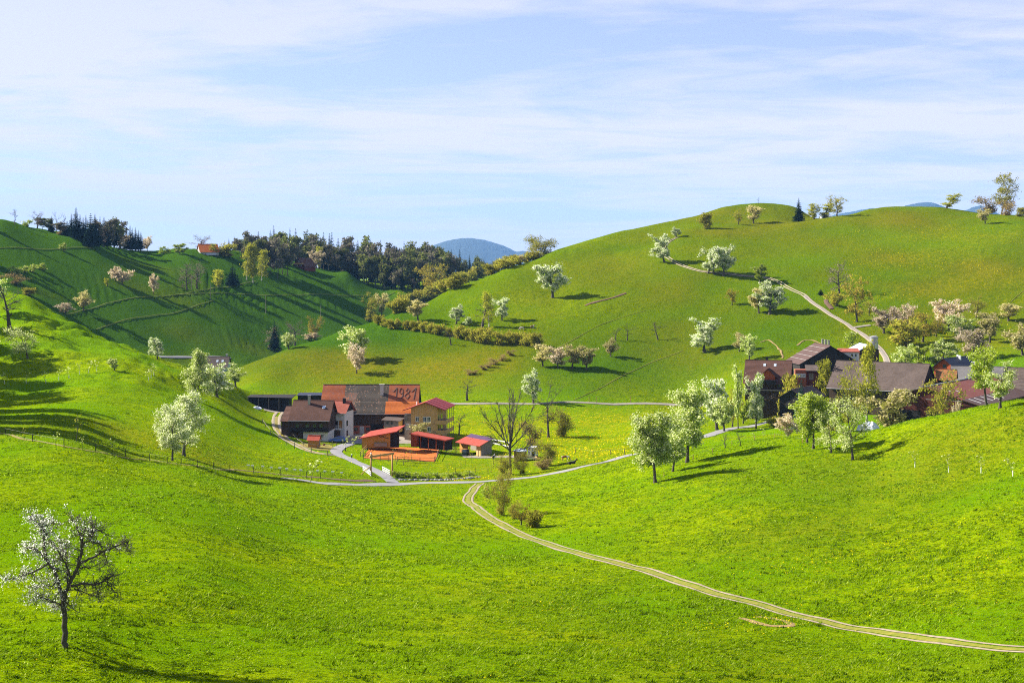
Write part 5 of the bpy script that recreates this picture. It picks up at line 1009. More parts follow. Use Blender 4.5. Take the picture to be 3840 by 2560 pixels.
T_('fruit_tree', 'knoll4', 104, 1344, 116, 108, 'small thinly blossoming tree on the shaded left slope')
T_('pear_tree', 'pear0', 590, 1345, 78, 56, 'small white tree peeping over the brow of the left slope', ymin=100)
for k, (u, v) in enumerate([(17,1440),(98,1438),(172,1436),(220,1427),(259,1419),(298,1404),(332,1398),(363,1393),(557,1428),(567,1418),(577,1408)]):
    T_('sapling', 'sapling%d' % (k % 2), u, v, 44, 17, 'sapling with white trunk guard in the planted row on the left slope', group='saplings on the left slope', guard=True)
T_('shrub', 'peargreen2', 430, 1388, 46, 42, 'low pale shrub above the planted saplings on the left slope', 'shrub')
for u, v, h, w, l in [(91,1653,52,20,'yellow leaved sapling, leftmost by the ditch fence at the left'), (208,1670,50,22,'thin sapling second from the left along the ditch fence'),
      (285,1657,102,34,'tall thin young tree by the ditch fence, still leafless'), (310,1683,48,18,'pale sapling right below the tall thin young tree at the ditch'), (421,1702,60,18,'pale sapling nearest left of the twin blossoming trees')]:
    T_('young_tree', 'sapbare0' if u in (285,91) else 'sapling1', u, v, h, w, l, group='young trees along the ditch fence')
T_('young_tree', 'sapling0', 1165, 1807, 82, 40, 'young tree with thin yellow blossom standing in front of the dark soil strip')
for k, (u, Y, h, w) in enumerate([(-240,252,23,13),(-310,266,26,15),(-250,284,25,14),(-340,300,26,14),(-240,318,24,13),(-390,340,27,15),(-240,352,22,12),(-310,372,24,14),(-220,392,20,11),(-290,412,21,13),(-210,432,18,10),(-370,395,26,14)]):
    p = at(u, Y); plant('pear_tree', 'knoll%d' % (k % 4), p, h, w, 'tall tree beyond the left edge whose long shadow falls on the slope', group='tall trees outside the left edge')

for k, (u, Y, h) in enumerate([(-90,690,22),(-60,760,24),(-80,815,22),(-200,720,26)]):
    p = at(u, Y); plant('spruce_tree', 'spruce%d' % (k % 3), p, h, h*.42, 'tall spruce added unseen beyond the left edge to cast shadow across the far slope', group='unseen spruces added outside the left edge')  # out-of-view spruces added to cast shadow bands on the far slope

wcat_ = {'woodspruce': 'spruce_tree', 'woodgreen': 'leafing_tree', 'woodgrey': 'leafless_tree'}
# far slope on the left
for u, v, h, w, key, l, c in [
    (432,1052,52,44,'pink0','pinkish blossoming tree, left of the pair on the far shaded slope','tree'), (458,1066,56,72,'pink1','wider pinkish blossoming tree, right of the pair on the far shaded slope','tree'),
    (576,1103,76,36,'pink2','slender pale blossoming tree on a bare trunk beside the upper track','tree'), (312,1164,74,62,'cream3','rounded pale yellow tree above the long track on the far slope','tree'),
    (246,1177,42,58,'pink3','low pinkish shrub left of the pale yellow rounded tree','shrub'), (700,1086,104,72,'grey0','left tree of the leafless grey pair on the far slope','tree'), (738,1080,96,66,'grey1','right tree of the leafless grey pair on the far slope','tree'),
    (820,1077,66,46,'yellow0','yellow green tree between grey trees and dark conifer on the far slope','tree'), (925,1050,136,46,'birch0','left of three yellow birches at the wood edge','tree'), (949,1060,142,44,'birch1','middle of three yellow birches at the wood edge','tree'), (981,1052,116,44,'birch0','right of three yellow birches at the wood edge','tree'),
    (236,941,32,30,'greenbush0','small green bush on the upper terrace track','shrub'), (404,1073,30,20,'yellow1','small green tree left of the pinkish pair','tree'),
    (50,1026,28,46,'greenbush1','leftmost yellow green bush of the row on the far slope','shrub'), (88,1024,28,44,'greenbush2','second from left yellow green bush of the row on the far slope','shrub'), (124,1020,30,44,'greenbush3','third from left yellow green bush of the row on the far slope','shrub'), (158,1014,28,40,'greenbush0','rightmost yellow green bush of the row on the far slope','shrub'),
    (110,1108,30,46,'bush1','dark low bush near the foot of the left far slope','shrub'), (60,1065,40,80,'scrub1','brown scrub in shade behind the left slope','shrub'),
    (55,842,58,30,'bare2','leftmost thin leafless tree on the left skyline','tree'), (140,855,64,46,'grey1','leafless tree with yellow undergrowth on the left skyline','tree'), (100,850,26,40,'greenbush2','yellow bush on the left skyline before the leafless trees','shrub'), (211,866,76,30,'bare0','tall thin leafless tree right of the small skyline spruce','tree'), (247,876,76,28,'bare3','thin leaning leafless tree left of the tallest skyline spruce','tree'), (232,880,36,46,'scrub2','dark scrub at the foot of the skyline spruces','shrub'),
    (388,926,84,46,'grey0','brownish leafless tree in front of the dark spruces on the left','tree'), (438,925,106,58,'woodgreen0','green broad tree behind the cherry blossom on the left skyline','tree'),
    (452,932,54,84,'pink3','wide white cherry tree in front of the dark spruces','tree'), (552,937,54,42,'pink1','grey white tree at the right end of the left wood','tree'), (614,952,28,48,'greenbush1','light shrub on the saddle between the two woods','shrub'),
    (676,955,42,54,'fresh1','green tree left of the red roofed house on the skyline','tree'), (752,938,56,78,'grey1','pale grey tree behind the red roofed house','tree'), (806,958,44,32,'yellow1','yellow green tree in front of the red roofed house','tree'), (840,962,48,76,'bush3','broad olive bush right of the red roofed house','shrub')]:
    T_('shrub' if c == 'shrub' else 'broad_tree', key, u, v, h, w, l, c, ymin=560)
for u, v, h, w, key, l in [(193,869,60,34,'spruce0','small spruce among leafless trees on the left skyline'), (285,894,118,60,'spruce1','tallest pointed spruce on the left skyline'), (340,926,128,72,'yew','broad dark evergreen right of the tallest spruce'), (312,905,90,50,'spruce2','spruce half hidden between tallest spruce and broad evergreen'),
    (375,918,108,40,'spruce0','dark spruce right behind the broad evergreen'), (402,925,96,44,'spruce2','dark spruce in the middle of the left wood'), (474,932,82,36,'spruce1','left of three spruces at the right end of the left wood'), (496,934,84,36,'spruce0','middle of three spruces at the right end of the left wood'), (519,936,78,36,'spruce2','right of three spruces at the right end of the left wood'), (872,1071,84,66,'yew','rounded dark conifer beside the yellow birches on the far slope')]:
    T_('spruce', key, u, v, h, w, l, ymin=560)
for k, (u, v, h, w, sp) in enumerate([(268,888,84,44,'woodspruce0'),(300,899,92,46,'woodspruce1'),(322,912,104,52,'woodspruce2'),(356,922,118,56,'woodspruce0'),(370,925,100,56,'woodgrey1'),(390,928,112,48,'woodspruce1'),(412,930,104,52,'woodgrey0'),(428,932,108,50,'woodspruce2'),(458,935,96,60,'woodgrey2'),(488,938,92,42,'woodspruce0'),(508,940,88,40,'woodspruce1'),(528,942,70,40,'woodspruce2'),(160,862,44,40,'woodgreen1'),(182,868,40,44,'woodgreen2'),(228,880,46,50,'woodgrey1'),(252,886,52,46,'woodspruce2')]):
    nm = sp[:-1]; T_(wcat_[nm], sp, u, v-3, h, w, {'woodspruce': 'dark spruce filling the wood on the left skyline', 'woodgrey': 'grey leafless tree filling the wood on the left skyline', 'woodgreen': 'pale green tree filling the left skyline before the spruces'}[nm], 'tree', {'woodspruce': 'spruces filling the left skyline wood', 'woodgrey': 'leafless trees filling the left skyline wood', 'woodgreen': 'green trees on the left skyline'}[nm], ymin=560)
for u in (448, 465, 480, 493): T_('cypress', 'cypress', u, 936, 28, 12, 'small dark columnar tree in the row before the white cherry', group='small columnar trees', ymin=560)

# woods on the far ridge: species by species, nearest rows first
WR = random.Random(11)
top_env = [(800,912),(860,900),(920,882),(1000,862),(1060,858),(1120,866),(1200,876),(1300,888),(1400,896),(1500,906),(1600,918),(1700,938),(1800,962),(1900,985)]
def tope(u): return float(np.interp(u, [a for a, b in top_env], [b for a, b in top_env]))
wlab = {'woodspruce': 'dark spruce in the wood on the far ridge', 'woodgreen': 'pale green leafing tree in the wood on the far ridge', 'woodgrey': 'grey brown leafless tree in the wood on the far ridge'}
wcat = {'woodspruce': 'spruce_tree', 'woodgreen': 'leafing_tree', 'woodgrey': 'leafless_tree'}
for Y, u0, u1, n_, d0, d1, sp in [(1095,830,1930,40,-8,22,.62), (1060,820,1920,36,6,42,.55), (1030,880,1860,34,18,60,.40), (960,850,1120,12,20,66,.25), (1005,1190,1640,22,40,85,.25), (925,900,1110,10,25,70,.2), (985,1440,1620,9,70,110,.4)]:
    for k in range(n_):
        u = u0+(u1-u0)*(k+WR.uniform(.05,.95))/n_
        if Y < 1012 and 1085 < u < 1195: continue
        sk = 'woodspruce' if WR.random() < sp else ('woodgreen' if WR.random() < .42 else 'woodgrey')
        p = at(u, Y+WR.uniform(-9,9)); vb = VH-(p.z-CAMZ)/p.y*F; vt = tope(u)+WR.uniform(d0, d1)-(WR.uniform(0,14) if sk == 'woodspruce' else 0)
        h = max(9, (vb-vt)*p.y/F); w = h*(.30 if sk == 'woodspruce' else .52)*WR.uniform(.8,1.25); w = min(w, 12)
        plant(wcat[sk], sk+str(WR.randrange(3)), p, h, w, wlab[sk], 'tree', wlab[sk].replace('dark spruce', 'spruces').replace('tree', 'trees'))
T_('cherry_tree', 'pink2', 1187, 1006, 66, 62, 'white cherry tree right of the house at the wood edge', ymin=560)
T_('broad_tree', 'yellow0', 1196, 1002, 78, 34, 'bright green tree behind the white cherry at the wood edge', Y=1000)

# trees behind and on the shoulder of the hill
for u, v, h, w, key, l in [(1030,1311,110,62,'spruce1','dark conifer at the left of the group on the hill shoulder'), (1024,1310,90,74,'grey0','grey leafless tree grown into the dark conifer on the shoulder'), (1083,1310,62,54,'peargreen1','small white blossoming tree in the group on the hill shoulder'), (1107,1295,92,74,'grey1','leafless tree in the middle of the group on the hill shoulder'), (1180,1272,86,66,'ochre3','brown budding tree at the right of the group on the hill shoulder'), (1167,1277,30,60,'pink0','low white shrub behind the brown budding tree on the shoulder'),
    (1551,1099,56,52,'grey1','grey tree left of the large ochre tree on the ridge')]:
    T_('shoulder_tree', key, u, v, h, w, l, ymin=430)
T_('oak_tree', 'ochreoak', 1623, 1102, 112, 114, 'large ochre leafing tree on the ridge before the far wood', ymin=430)
T_('oak_tree', 'roundoak', 2029, 961, 80, 124, 'wide round olive tree alone on the ridge skyline', ymin=430)
T_('shrub', 'pink0', 1946, 992, 34, 40, 'pale shrub at the upper end of the ridge hedge', 'shrub', ymin=430)
T_('broad_tree', 'olive0', 1392, 1197, 102, 66, 'left of two pale yellow trees at the hedge corner', ymin=430); T_('broad_tree', 'cream1', 1432, 1192, 92, 60, 'right of two pale yellow trees at the hedge corner', ymin=430)
hb = [(200,905,60,100),(280,930,60,80),(340,948,55,70),(400,970,60,80),(455,970,55,85),(530,978,60,80),(600,988,65,85),(665,1000,60,90),(740,1015,65,95),(815,1025,70,90),(900,1035,60,75),(975,1055,70,110),(1050,1070,70,105),(1130,1090,75,120),(1230,1102,95,140),(1350,1108,70,110),(1430,1106,70,115),(1505,1108,65,105),(1590,1122,70,110),(1660,1130,85,120)]
for k, (zx, zy, w, h) in enumerate(hb):
    T_('hedge_bush', 'bush%d' % (k % 4), 1300+zx/2.352, 820+zy/2.352, h/2.352*1.05, w/2.352*1.6, 'olive bush in the clipped looking row that crosses the hillside', 'bush', 'bushes of the hedge across the hill', ymin=430)
rh = [(420,845),(470,830),(520,800),(570,780),(620,765),(670,745),(720,715),(800,675),(860,655),(920,630),(980,605),(1040,580),(1100,555),(1160,530),(1220,508),(1280,488),(1340,468),(1400,447),(1460,425),(1520,400),(1580,380),(1640,358)]
for k, (zx, zy) in enumerate(rh):
    T_('ridge_bush', 'bush%d' % (k % 4), 1300+zx/2.352, 820+zy/2.352-3, 54-k*.9, 66, 'green bush in the hedge that climbs the ridge to the round tree', 'bush', 'bushes of the ridge hedge', ymin=430)
for k, (zx, zy, h, w) in enumerate([(1085,1375,20,34),(1130,1368,16,30),(1200,1330,20,34),(1250,1310,22,34),(1310,1285,24,40),(1375,1250,24,36),(1440,1205,22,36)]):
    T_('field_scrub', 'scrub%d' % (k % 4), 1300+zx/2.352, 820+zy/2.352, h, w*1.1, 'low brown scrub in the short strip across the ochre meadow', 'scrub', 'scrub strip in the meadow', ymin=430)

# the big hill
for u, v, h, w, key, l in [
    (2995,831,90,54,'spruce0','dark spruce standing alone on the hilltop saddle'), (3053,822,58,52,'yellow0','left yellow bush right of the hilltop spruce'), (3090,815,56,54,'yellow1','right yellow bush between hilltop spruce and rounded tree'), (3138,811,80,80,'olive1','rounded half bare tree on the skyline right of the hilltop spruce'),
    (2825,838,66,64,'cream0','right of the two cream trees under the hill summit'), (2770,842,60,48,'olive0','left of the two cream trees under the hill summit'), (2645,856,58,50,'bush2','olive tree alone left under the hill summit'), (2535,891,38,34,'pear3','tiny white tree where the upper track vanishes'),
    (2655,1025,99,72,'pear0','left of three white trees beside the hill track'), (2678,1028,95,62,'pear1','middle of three white trees beside the hill track'), (2712,1035,110,84,'pear2','right of three white trees beside the hill track'), (2850,1063,72,64,'fresh0','yellow green tree on the bend of the hill track'),
    (2846,1174,92,70,'cream2','cream blossoming tree left of a white one below the track'), (2887,1178,120,98,'pear3','large white tree below the hill track with a cream tree beside'), (2746,1144,60,50,'ochre0','small ochre tree left of the cream and white pair'), (2642,1318,126,108,'pear1','largest white tree low on the hill above the right farm'),
    (2352,1276,66,54,'bare0','gnarled leafless tree, middle one of three on the open slope'), (2307,1277,50,38,'bare1','small leafless tree, left one of three on the open slope'), (2467,1273,66,60,'bare2','leaning leafless tree, right one of three on the open slope'), (2290,1337,70,58,'cream3','lone cream fruit tree below the leafless trees'),
    (2035,1374,82,72,'cream0','first from left of four pinkish fruit trees in a row'), (2092,1380,78,74,'pink0','second from left of four pinkish fruit trees in a row'), (2145,1382,88,78,'cream2','third from left of four pinkish fruit trees in a row'), (2200,1387,82,74,'cream1','rightmost of four pinkish fruit trees in a row'),
    (2072,1116,124,106,'pear2','tall white tree alone on the slope under the ridge'), (1808,1227,116,98,'bare3','many stemmed leafless tree behind the hillside hedge'), (1834,1224,132,52,'birch1','slender olive birch beside the many stemmed leafless tree'), (1882,1201,84,60,'pear0','white tree right of the slender birch'), (1712,1214,70,56,'pear3','white tree left of the many stemmed leafless tree'), (1757,1222,34,32,'pear1','small white shrub at the foot of the leafless hedge tree'), (1568,1202,76,70,'cream2','cream yellow tree behind the left part of the hillside hedge'),
    (1691,1293,58,50,'bare1','small dark leafless tree in front of the hillside hedge'), (1338,1400,112,80,'pink1','greyish pink tree in front of the green one on the meadow'), (1330,1354,126,106,'peargreen3','bright green tree with white blossom behind a greyish one'),
    (3214,1207,172,104,'ochre1','tall olive brown tree above the end of the hill track'), (3146,1099,120,104,'grey0','grey leafless tree up the slope from the olive brown tree'), (3138,1148,56,70,'bush0','olive bush at the foot of the grey leafless tree'), (3078,1105,24,26,'yew','tiny dark bush left of the grey leafless tree'), (3259,1184,64,52,'olive1','small olive tree right of the tall olive brown tree'), (3300,1218,60,58,'greenbush0','green bush right of the track end'),
    (3314,1249,98,92,'pink0','left of two pinkish blossoming trees above the silo'), (3390,1240,100,88,'pink1','right of two pinkish blossoming trees above the silo'), (3400,1297,100,120,'bush1','broad ochre bush before the pinkish trees'), (3459,1282,112,118,'ochre2','broad ochre tree right of the ochre bush'), (3510,1263,84,66,'ochre3','smaller ochre tree behind the broad ochre one'),
    (3560,1234,110,128,'pink2','large round white tree in the upper orchard'), (3610,1278,94,92,'peargreen0','white blossoming tree below the large round white tree'), (3660,1191,82,78,'olive0','brown olive tree at the top of the orchard'), (3712,1285,112,98,'cream1','dark stemmed olive pink tree in the orchard middle'), (3781,1203,64,88,'cream0','pinkish tree at the upper right of the orchard'), (3655,1342,110,116,'pink3','pink budding tree behind the navy roofed house'), (3835,1332,116,126,'cream3','cream blossoming tree at the right photo edge'),
    (3395,1388,96,80,'peargreen1','left of three pale green trees behind the long barn roof'), (3452,1390,98,74,'fresh2','middle of three pale green trees behind the long barn roof'), (3528,1386,108,106,'peargreen2','right of three pale green trees behind the long barn roof'), (3195,1307,66,84,'greenbush3','pale green bush left of the silo'),
    (3755,797,156,112,'linden','tall airy tree on the right skyline above bushes'), (3705,803,66,92,'scrub1','brown bush left of the tall skyline tree'), (3782,808,58,80,'scrub0','brown bush right under the tall skyline tree'), (3830,812,34,46,'bush2','dark green bush at the right end of the skyline'), (3548,781,54,60,'yellow1','yellow leaning tree alone on the right skyline'), (3695,839,54,48,'cream2','small cream tree below the skyline bushes at right'),
    (2844,766,26,12,'sapbare0','thin sapling on the very top of the hill')]:
    T_('skyline_tree' if v < 860 else 'hill_tree', key, u, v, h, w, l, 'bush' if 'bush' in l.split(' ')[:4] else 'tree', ymin=300, leanx=(.35 if u == 2655 else .28 if u == 3548 else -.15 if u == 2467 else 0))
T_('pear_tree', 'pear1', 2491, 982, 104, 76, 'white tree leaning over the upper hill track', ymin=300, leanx=-.25)
T_('broad_tree', 'peargreen0', 2810, 1352, 96, 62, 'pale green tree above the left house of the right farm', ymin=300); T_('broad_tree', 'cream0', 2772, 1318, 70, 56, 'pale tree higher up left above the right farm', ymin=300)

# valley floor
T_('bare_tree', 'fantree', 1913, 1777, 325, 212, 'tallest leafless tree in the middle with limbs fanning out above the brook', rz=0)
T_('bare_tree', 'bare0', 2057, 1640, 214, 118, 'second tall leafless tree with a straight trunk right of the fan shaped one', rz=1.2)
T_('pear_tree', 'pear3', 2001, 1512, 125, 68, 'slender leaning white blossoming tree beside the straight field road', leanx=-.12)
T_('bare_tree', 'bare3', 1752, 1501, 84, 84, 'round leafless tree alone left beside the straight field road')
for u, v, h, w, key, l in [(2000,1670,88,84,'scrub0','rust brown thicket between the two tall leafless trees'), (2112,1637,114,108,'thicket1','olive thicket right of the second tall leafless tree'), (2055,1747,98,96,'thicket1','pale thicket behind the white trailer'), (2035,1760,48,74,'scrub3','dark low bush right of the trailer platform'), (1890,1782,72,66,'thicket1','left willow scrub at the foot of the fan shaped tree'), (1952,1777,80,72,'thicket0','right willow scrub at the foot of the fan shaped tree'),
    (1880,1930,178,108,'thicket0','tall thin thicket inside the bend of the two rut track'), (1955,1967,78,76,'ochre3','ochre bush right of the thicket at the track bend'), (2006,1977,62,62,'bush3','yellow green bush, last one at the track bend'), (1824,1866,48,36,'greenbush1','small dark green bush at the track bend'), (1925,1945,70,60,'thicket1','low scrub between thicket and ochre bush at the track bend')]:
    T_('thicket', key, u, v, h, w, l, 'bush')
T_('bare_tree', 'bare1', 1721, 1632, 88, 56, 'dark leafless tree right of the yellow house'); T_('fruit_tree', 'cream1', 1572, 1662, 78, 66, 'thin yellow flowering tree in front of the yellow house'); T_('fruit_tree', 'bare2', 1652, 1676, 64, 76, 'bare cherry tree in front of the red lean-to')
T_('young_tree', 'sapling1', 1296, 1692, 56, 28, 'yellow flowering young tree left of the drive bend'); T_('young_tree', 'sapling0', 1322, 1678, 40, 22, 'second yellow flowering young tree right of the first by the drive')
for u, v, h, w, l in [(1487,1740,58,38,'young bare tree before the orange riding ground, left of three'), (1512,1740,58,38,'young bare tree before the orange riding ground, middle of three'), (1546,1732,48,38,'young bare tree before the orange riding ground, right of three'), (1725,1748,38,16,'thin sapling left in the small paddock below the red shelter'), (1745,1742,36,16,'thin sapling middle in the small paddock below the red shelter'), (1766,1735,38,18,'thin sapling right in the small paddock below the red shelter'), (1682,1772,40,16,'thin sapling in the paddock above the brook')]:
    T_('young_tree', 'sapbare1', u, v, h, w, l)

# knoll and right farm
for u, v, h, w, key, l, kw in [(2458,1809,266,172,'knoll0','nearest blossoming tree left on the knoll, forked trunk',dict(rz=.5)), (2523,1767,158,98,'knoll1','smaller blossoming tree tucked behind the nearest one on the knoll',{}), (2577,1733,288,160,'knoll2','tall blossoming tree third on the knoll beside the farm road',{}),
    (3050,1682,208,126,'knoll3','bright green leaved tree, left of the row on the knoll top',{}), (3117,1697,168,96,'knoll4','half bare tree in the middle of the row on the knoll top',{}), (3197,1723,224,138,'knoll4','right tree of the row on the knoll top with few blossoms',dict(rz=2.2)), (3026,1660,158,86,'rim0','green tree directly behind the bright green one on the knoll top',{}),
    (3700,1520,216,104,'rim0','left tree with fresh leaves on the rim before the red brown roof',{}), (3750,1530,176,112,'rim1','forked right tree on the rim before the red brown roof',{})]:
    T_('knoll_tree', key, u, v, h, w, l, **kw)
for u, v, h, w, key, l, Y in [(2689,1612,188,112,'pear2','tall white tree behind the farm road left of the right farm',None), (2715,1617,128,82,'peargreen1','pale blossoming tree in front of the tall white one by the farm road',None), (2746,1600,142,68,'olive0','olive tree with whitened trunk by the farm road',None), (2787,1588,88,54,'fresh2','small yellow green tree beside the olive tree by the farm road',None), (2838,1577,102,58,'peargreen3','pale green oval tree before the left house',None), (2895,1562,110,84,'grey1','brown leafless tree right of the pale oval tree',None),
    (2768,1485,112,46,'peargreen0','tall pale tree against the left wall of the left house',378), (2835,1490,86,66,'pear0','white blossoming tree against the front of the left house',377), (2962,1502,98,80,'bush2','ochre bushy tree at the right corner of the left house',382), (3005,1552,132,84,'bluespruce','blue green spruce in the middle of the right farm',352), (3092,1455,108,66,'yellow0','yellow green tree left of the long barn roof',402), (3250,1520,238,78,'birch0','tall yellow birch with white trunk before the long barn roof',368), (3195,1530,172,128,'willow0','yellow willow thicket left under the tall birch',364),
    (3340,1592,130,156,'cream1','broad olive flowering bush right of the white tarpaulin',318), (3534,1549,150,158,'olive1','wide olive tree before the dark barn gable',322), (2956,1637,84,98,'pink2','pinkish flowering bush left of the knoll top row',300), (2900,1600,40,60,'bush1','low dark bush beside the farm road end',372), (3120,1560,60,90,'bush3','olive shrub behind the knoll top row',345), (3585,1545,40,36,'pink1','small pale shrub at the rim of the knoll',300)]:
    T_('farm_tree', key, u, v, h, w, l, 'tree' if 'bush' not in l and 'shrub' not in l else 'bush', Y=Y)
for u, v, h, w, l in [(2720,1680,54,46,'small pollard tree on the knoll, left of two'), (2776,1671,50,46,'small pollard tree on the knoll, right of two')]: T_('fruit_tree', 'bare2', u, v, h, w, l)
for u, v, h, l in [(2550,1745,40,'sapling with pale blossom between the knoll trees'), (2862,1652,46,'leaning yellow sapling on the knoll near the stakes'), (2828,1655,36,'short pale sapling left of the leaning yellow one')]: T_('young_tree', 'sapling1', u, v, h, 20, l)
for u, v, h, l in [(3431,1751,62,'first from left of four white saplings on the right meadow'), (3557,1771,70,'second from left of four saplings on the right meadow, hardly any blossom'), (3679,1773,64,'third from left of four white saplings on the right meadow'), (3798,1785,64,'rightmost of four white saplings on the right meadow')]:
    T_('sapling', 'sapling%d' % (u % 2), u, v, h, 30, l, guard=True, group='saplings on the right meadow')
# ---------------------------------------------------------------- fences
def fence(name, label, posts, h=1.1, rails=2, pw=.10, mt='fence_wood', rmt=None, rw=.05, rh=.10, top=.95, ymin=60, group=None, wire=False, cat='fence', hs=None):
    """posts: photo pixels where each post stands on the ground"""
    P = [hit(u, v, ymin) for u, v in posts]; e = empty(name, P[0], 0, label, cat, group); P = [p-Vector(e.location) for p in P]
    for i, p in enumerate(P):
        hh = hs[i] if hs else h
        m = MB(); m.bar(p-Vector((0,0,.4)), p+Vector((0,0,hh)), pw); m.build('post', MATS[mt], e)
    for k in range(rails):
        zz = h*(top-(k*(top-.25)/max(1, rails-1) if rails > 1 else 0)); m = MB()   # wires run through, wooden rails are one piece per span
        for p0, p1 in zip(P[:-1], P[1:]):
            q0, q1 = p0+Vector((0,-pw*.5-rw*.5,zz)), p1+Vector((0,-pw*.5-rw*.5,zz))
            if wire: m.tube([q0, q1], .012, 3, False)
            else: m.bar(q0, q1, rw, rh); m.build('rail', MATS[rmt or mt], e); m = MB()
        if wire: m.build('wire', MATS[rmt or mt], e)
    return e
mat('wire_metal', (.22,.22,.22), .5, metal=.6)
fence('wire_fence', 'thin wire fence on dark posts along the ditch below the left slope', [(20,1632),(122,1655),(240,1676),(359,1693),(471,1711),(560,1727),(627,1738),(679,1746),(740,1752),(801,1760),(862,1766),(950,1774),(1053,1783),(1150,1790),(1202,1793)], 1.25, 2, .10, 'black_wood', 'wire_metal', wire=True)
fence('lane_fence', 'post and rail fence along the outer side of the gravel lane', [(984,1585),(995,1602),(1015,1628),(1046,1652),(1076,1670),(1104,1682),(1167,1699),(1229,1708)], 1.1, 1, .16, 'fence_wood', hs=[.9,.9,.9,.9,.9,1.5,1.5,1.3])
fence('lawn_fence', 'low fence between gravel lane and farmhouse lawn', [(1085,1628),(1116,1660),(1137,1674),(1190,1682),(1248,1678),(1262,1674)], 1.0, 1, .10, 'fence_wood')
fence('riding_fence', 'three rail timber fence along the near edge of the orange riding ground', [(1364,1721),(1395,1724),(1426,1727),(1458,1729),(1490,1731),(1530,1733),(1575,1734),(1630,1735)], 1.25, 3, .14, 'fence_wood', 'post_wood', rh=.13, hs=[1.3,1.3,1.7,1.3,1.3,1.5,1.3,1.5])
fence('riding_fence', 'timber fence at the right side of the orange riding ground', [(1634,1728),(1640,1712),(1646,1697),(1652,1682)], 1.2, 2, .12, 'fence_wood')
fence('riding_fence', 'slanting timber rails at the left side of the orange riding ground', [(1352,1712),(1362,1700),(1376,1686),(1392,1672)], 1.3, 3, .12, 'fence_wood', 'post_wood')
fence('yard_fence', 'pale rail fence behind the orange riding ground', [(1448,1672),(1490,1673),(1530,1674),(1575,1676),(1610,1678),(1650,1681)], 1.3, 3, .10, 'window_frame_white', 'window_frame_white', rh=.07)
fence('paddock_fence', 'grey metal paddock fence before the shelter', [(1652,1690),(1680,1694),(1710,1700),(1730,1704)], 1.4, 4, .08, 'gutter_metal', rh=.05)
fence('white_rails', 'bright white rails right of the shelter', [(1842,1664),(1878,1671),(1914,1679)], 1.3, 2, .14, 'white_paint', rh=.22, top=1.0)
fence('brook_fence', 'thin fence along the brook right of the gate', [(1520,1790),(1580,1791),(1640,1792),(1700,1791),(1760,1787),(1830,1775)], 1.2, 2, .10, 'fence_wood', 'wire_metal', wire=True)
fence('paddock_fence', 'thin post fence in the small paddock below the shelter', [(1708,1776),(1782,1772),(1850,1748),(1860,1730)], 1.3, 2, .10, 'black_wood', 'wire_metal', wire=True)
fence('meadow_fence', 'widely spaced wire fence posts on the valley meadow beside the road', [(2158,1696),(2224,1710),(2290,1704),(2342,1702),(2380,1690)], 1.2, 1, .12, 'fence_wood', 'wire_metal', wire=True)
fence('knoll_fence', 'low stakes on the knoll between the blossoming trees and the road', [(2490,1790),(2600,1722),(2672,1697),(2745,1668),(2830,1650),(2905,1640),(3010,1662)], .9, 1, .10, 'post_wood', 'wire_metal', wire=True)
for u in (2209, 2236, 2364, 2523, 2544):
    p = hit(u, 1509, 400); m = MB(); m.bar((0,0,-.3),(0,0,2.1),.16); o = m.build('marker_stake', MATS['larch']); o.location = p; tag(o, 'yellowish stake standing along the upper side of the straight field road', 'stake', 'stakes along the field road')
for u, v, h, l in [(718,1086,8,'wooden pole left before the grey leafless pair on the far slope'), (789,1120,9,'wooden pole in the dark meadow of the far slope, middle one'), (997,1175,11,'wooden pole on the far slope right of the others'), (1203,1215,11,'faint pole furthest right on the far slope')]:
    p = hit(u, v, 560); m = MB(); m.tube([(0,0,-.5),(0,0,h)], [.16,.11], 6); o = m.build('pole', MATS['grey_wood']); o.location = p; tag(o, l, 'pole', 'poles on the far slope')
for k, (u, v) in enumerate([(931,1756),(947,1757),(985,1760),(1017,1764),(1049,1766),(1075,1769),(1106,1772),(1128,1774),(1191,1776),(1218,1778),(1248,1780),(1281,1783)]):
    p = hit(u, v, 225); e = empty('white_board', p, 0, 'small white board on a stick in the row above the dark soil strip', 'board', 'white boards by the soil strip')
    m = MB(); m.bar((0,0,-.2),(0,0,.55),.05); m.build('stick', MATS['fence_wood'], e); m = MB(); m.box(-.30,.30,-.05,.05,.55,.80); m.build('panel', MATS['white_paint'], e)

# ---------------------------------------------------------------- gate and bridge
pa, pb = hit(1391,1783), hit(1471,1784); e = empty('timber_gate', pa, 0, 'tall timber portal of two posts and a beam across the farm drive', 'gate'); d = pb-pa; H = 82*pa.y/F
for q in (Vector((0,0,0)), d):
    m = MB(); m.tube([q-Vector((0,0,.5)), q+Vector((0,0,H-d.z*0))], [.21,.17], 10); po = m.build('post', MATS['post_wood'], e, True); m = MB(); m.tube([q+Vector((0,0,H)), q+Vector((0,0,H+.22))], [.2,.16], 8); m.build('cap', MATS['white_paint'], po)
m = MB(); m.tube([(-.25,-.2,H-.55),(d.x+.35,d.y-.2,H-.45)], .24, 10); m.build('beam', MATS['post_wood'], e, True)
m = MB(); m.tube([(-.1,0,1.9),(-1.1,.2,1.2),(-2.2,.3,.1)], [.13,.12,.10], 7); m.build('brace', MATS['post_wood'], e, True)
fence('bridge_rail', 'white bridge railing left of the drive beside the portal', [(1361,1764),(1376,1774),(1391,1786)], 1.05, 3, .12, 'white_paint', rh=.14)
fence('bridge_rail', 'white bridge railing right of the drive beside the portal', [(1434,1766),(1448,1773),(1462,1781)], 1.05, 3, .12, 'white_paint', rh=.14)

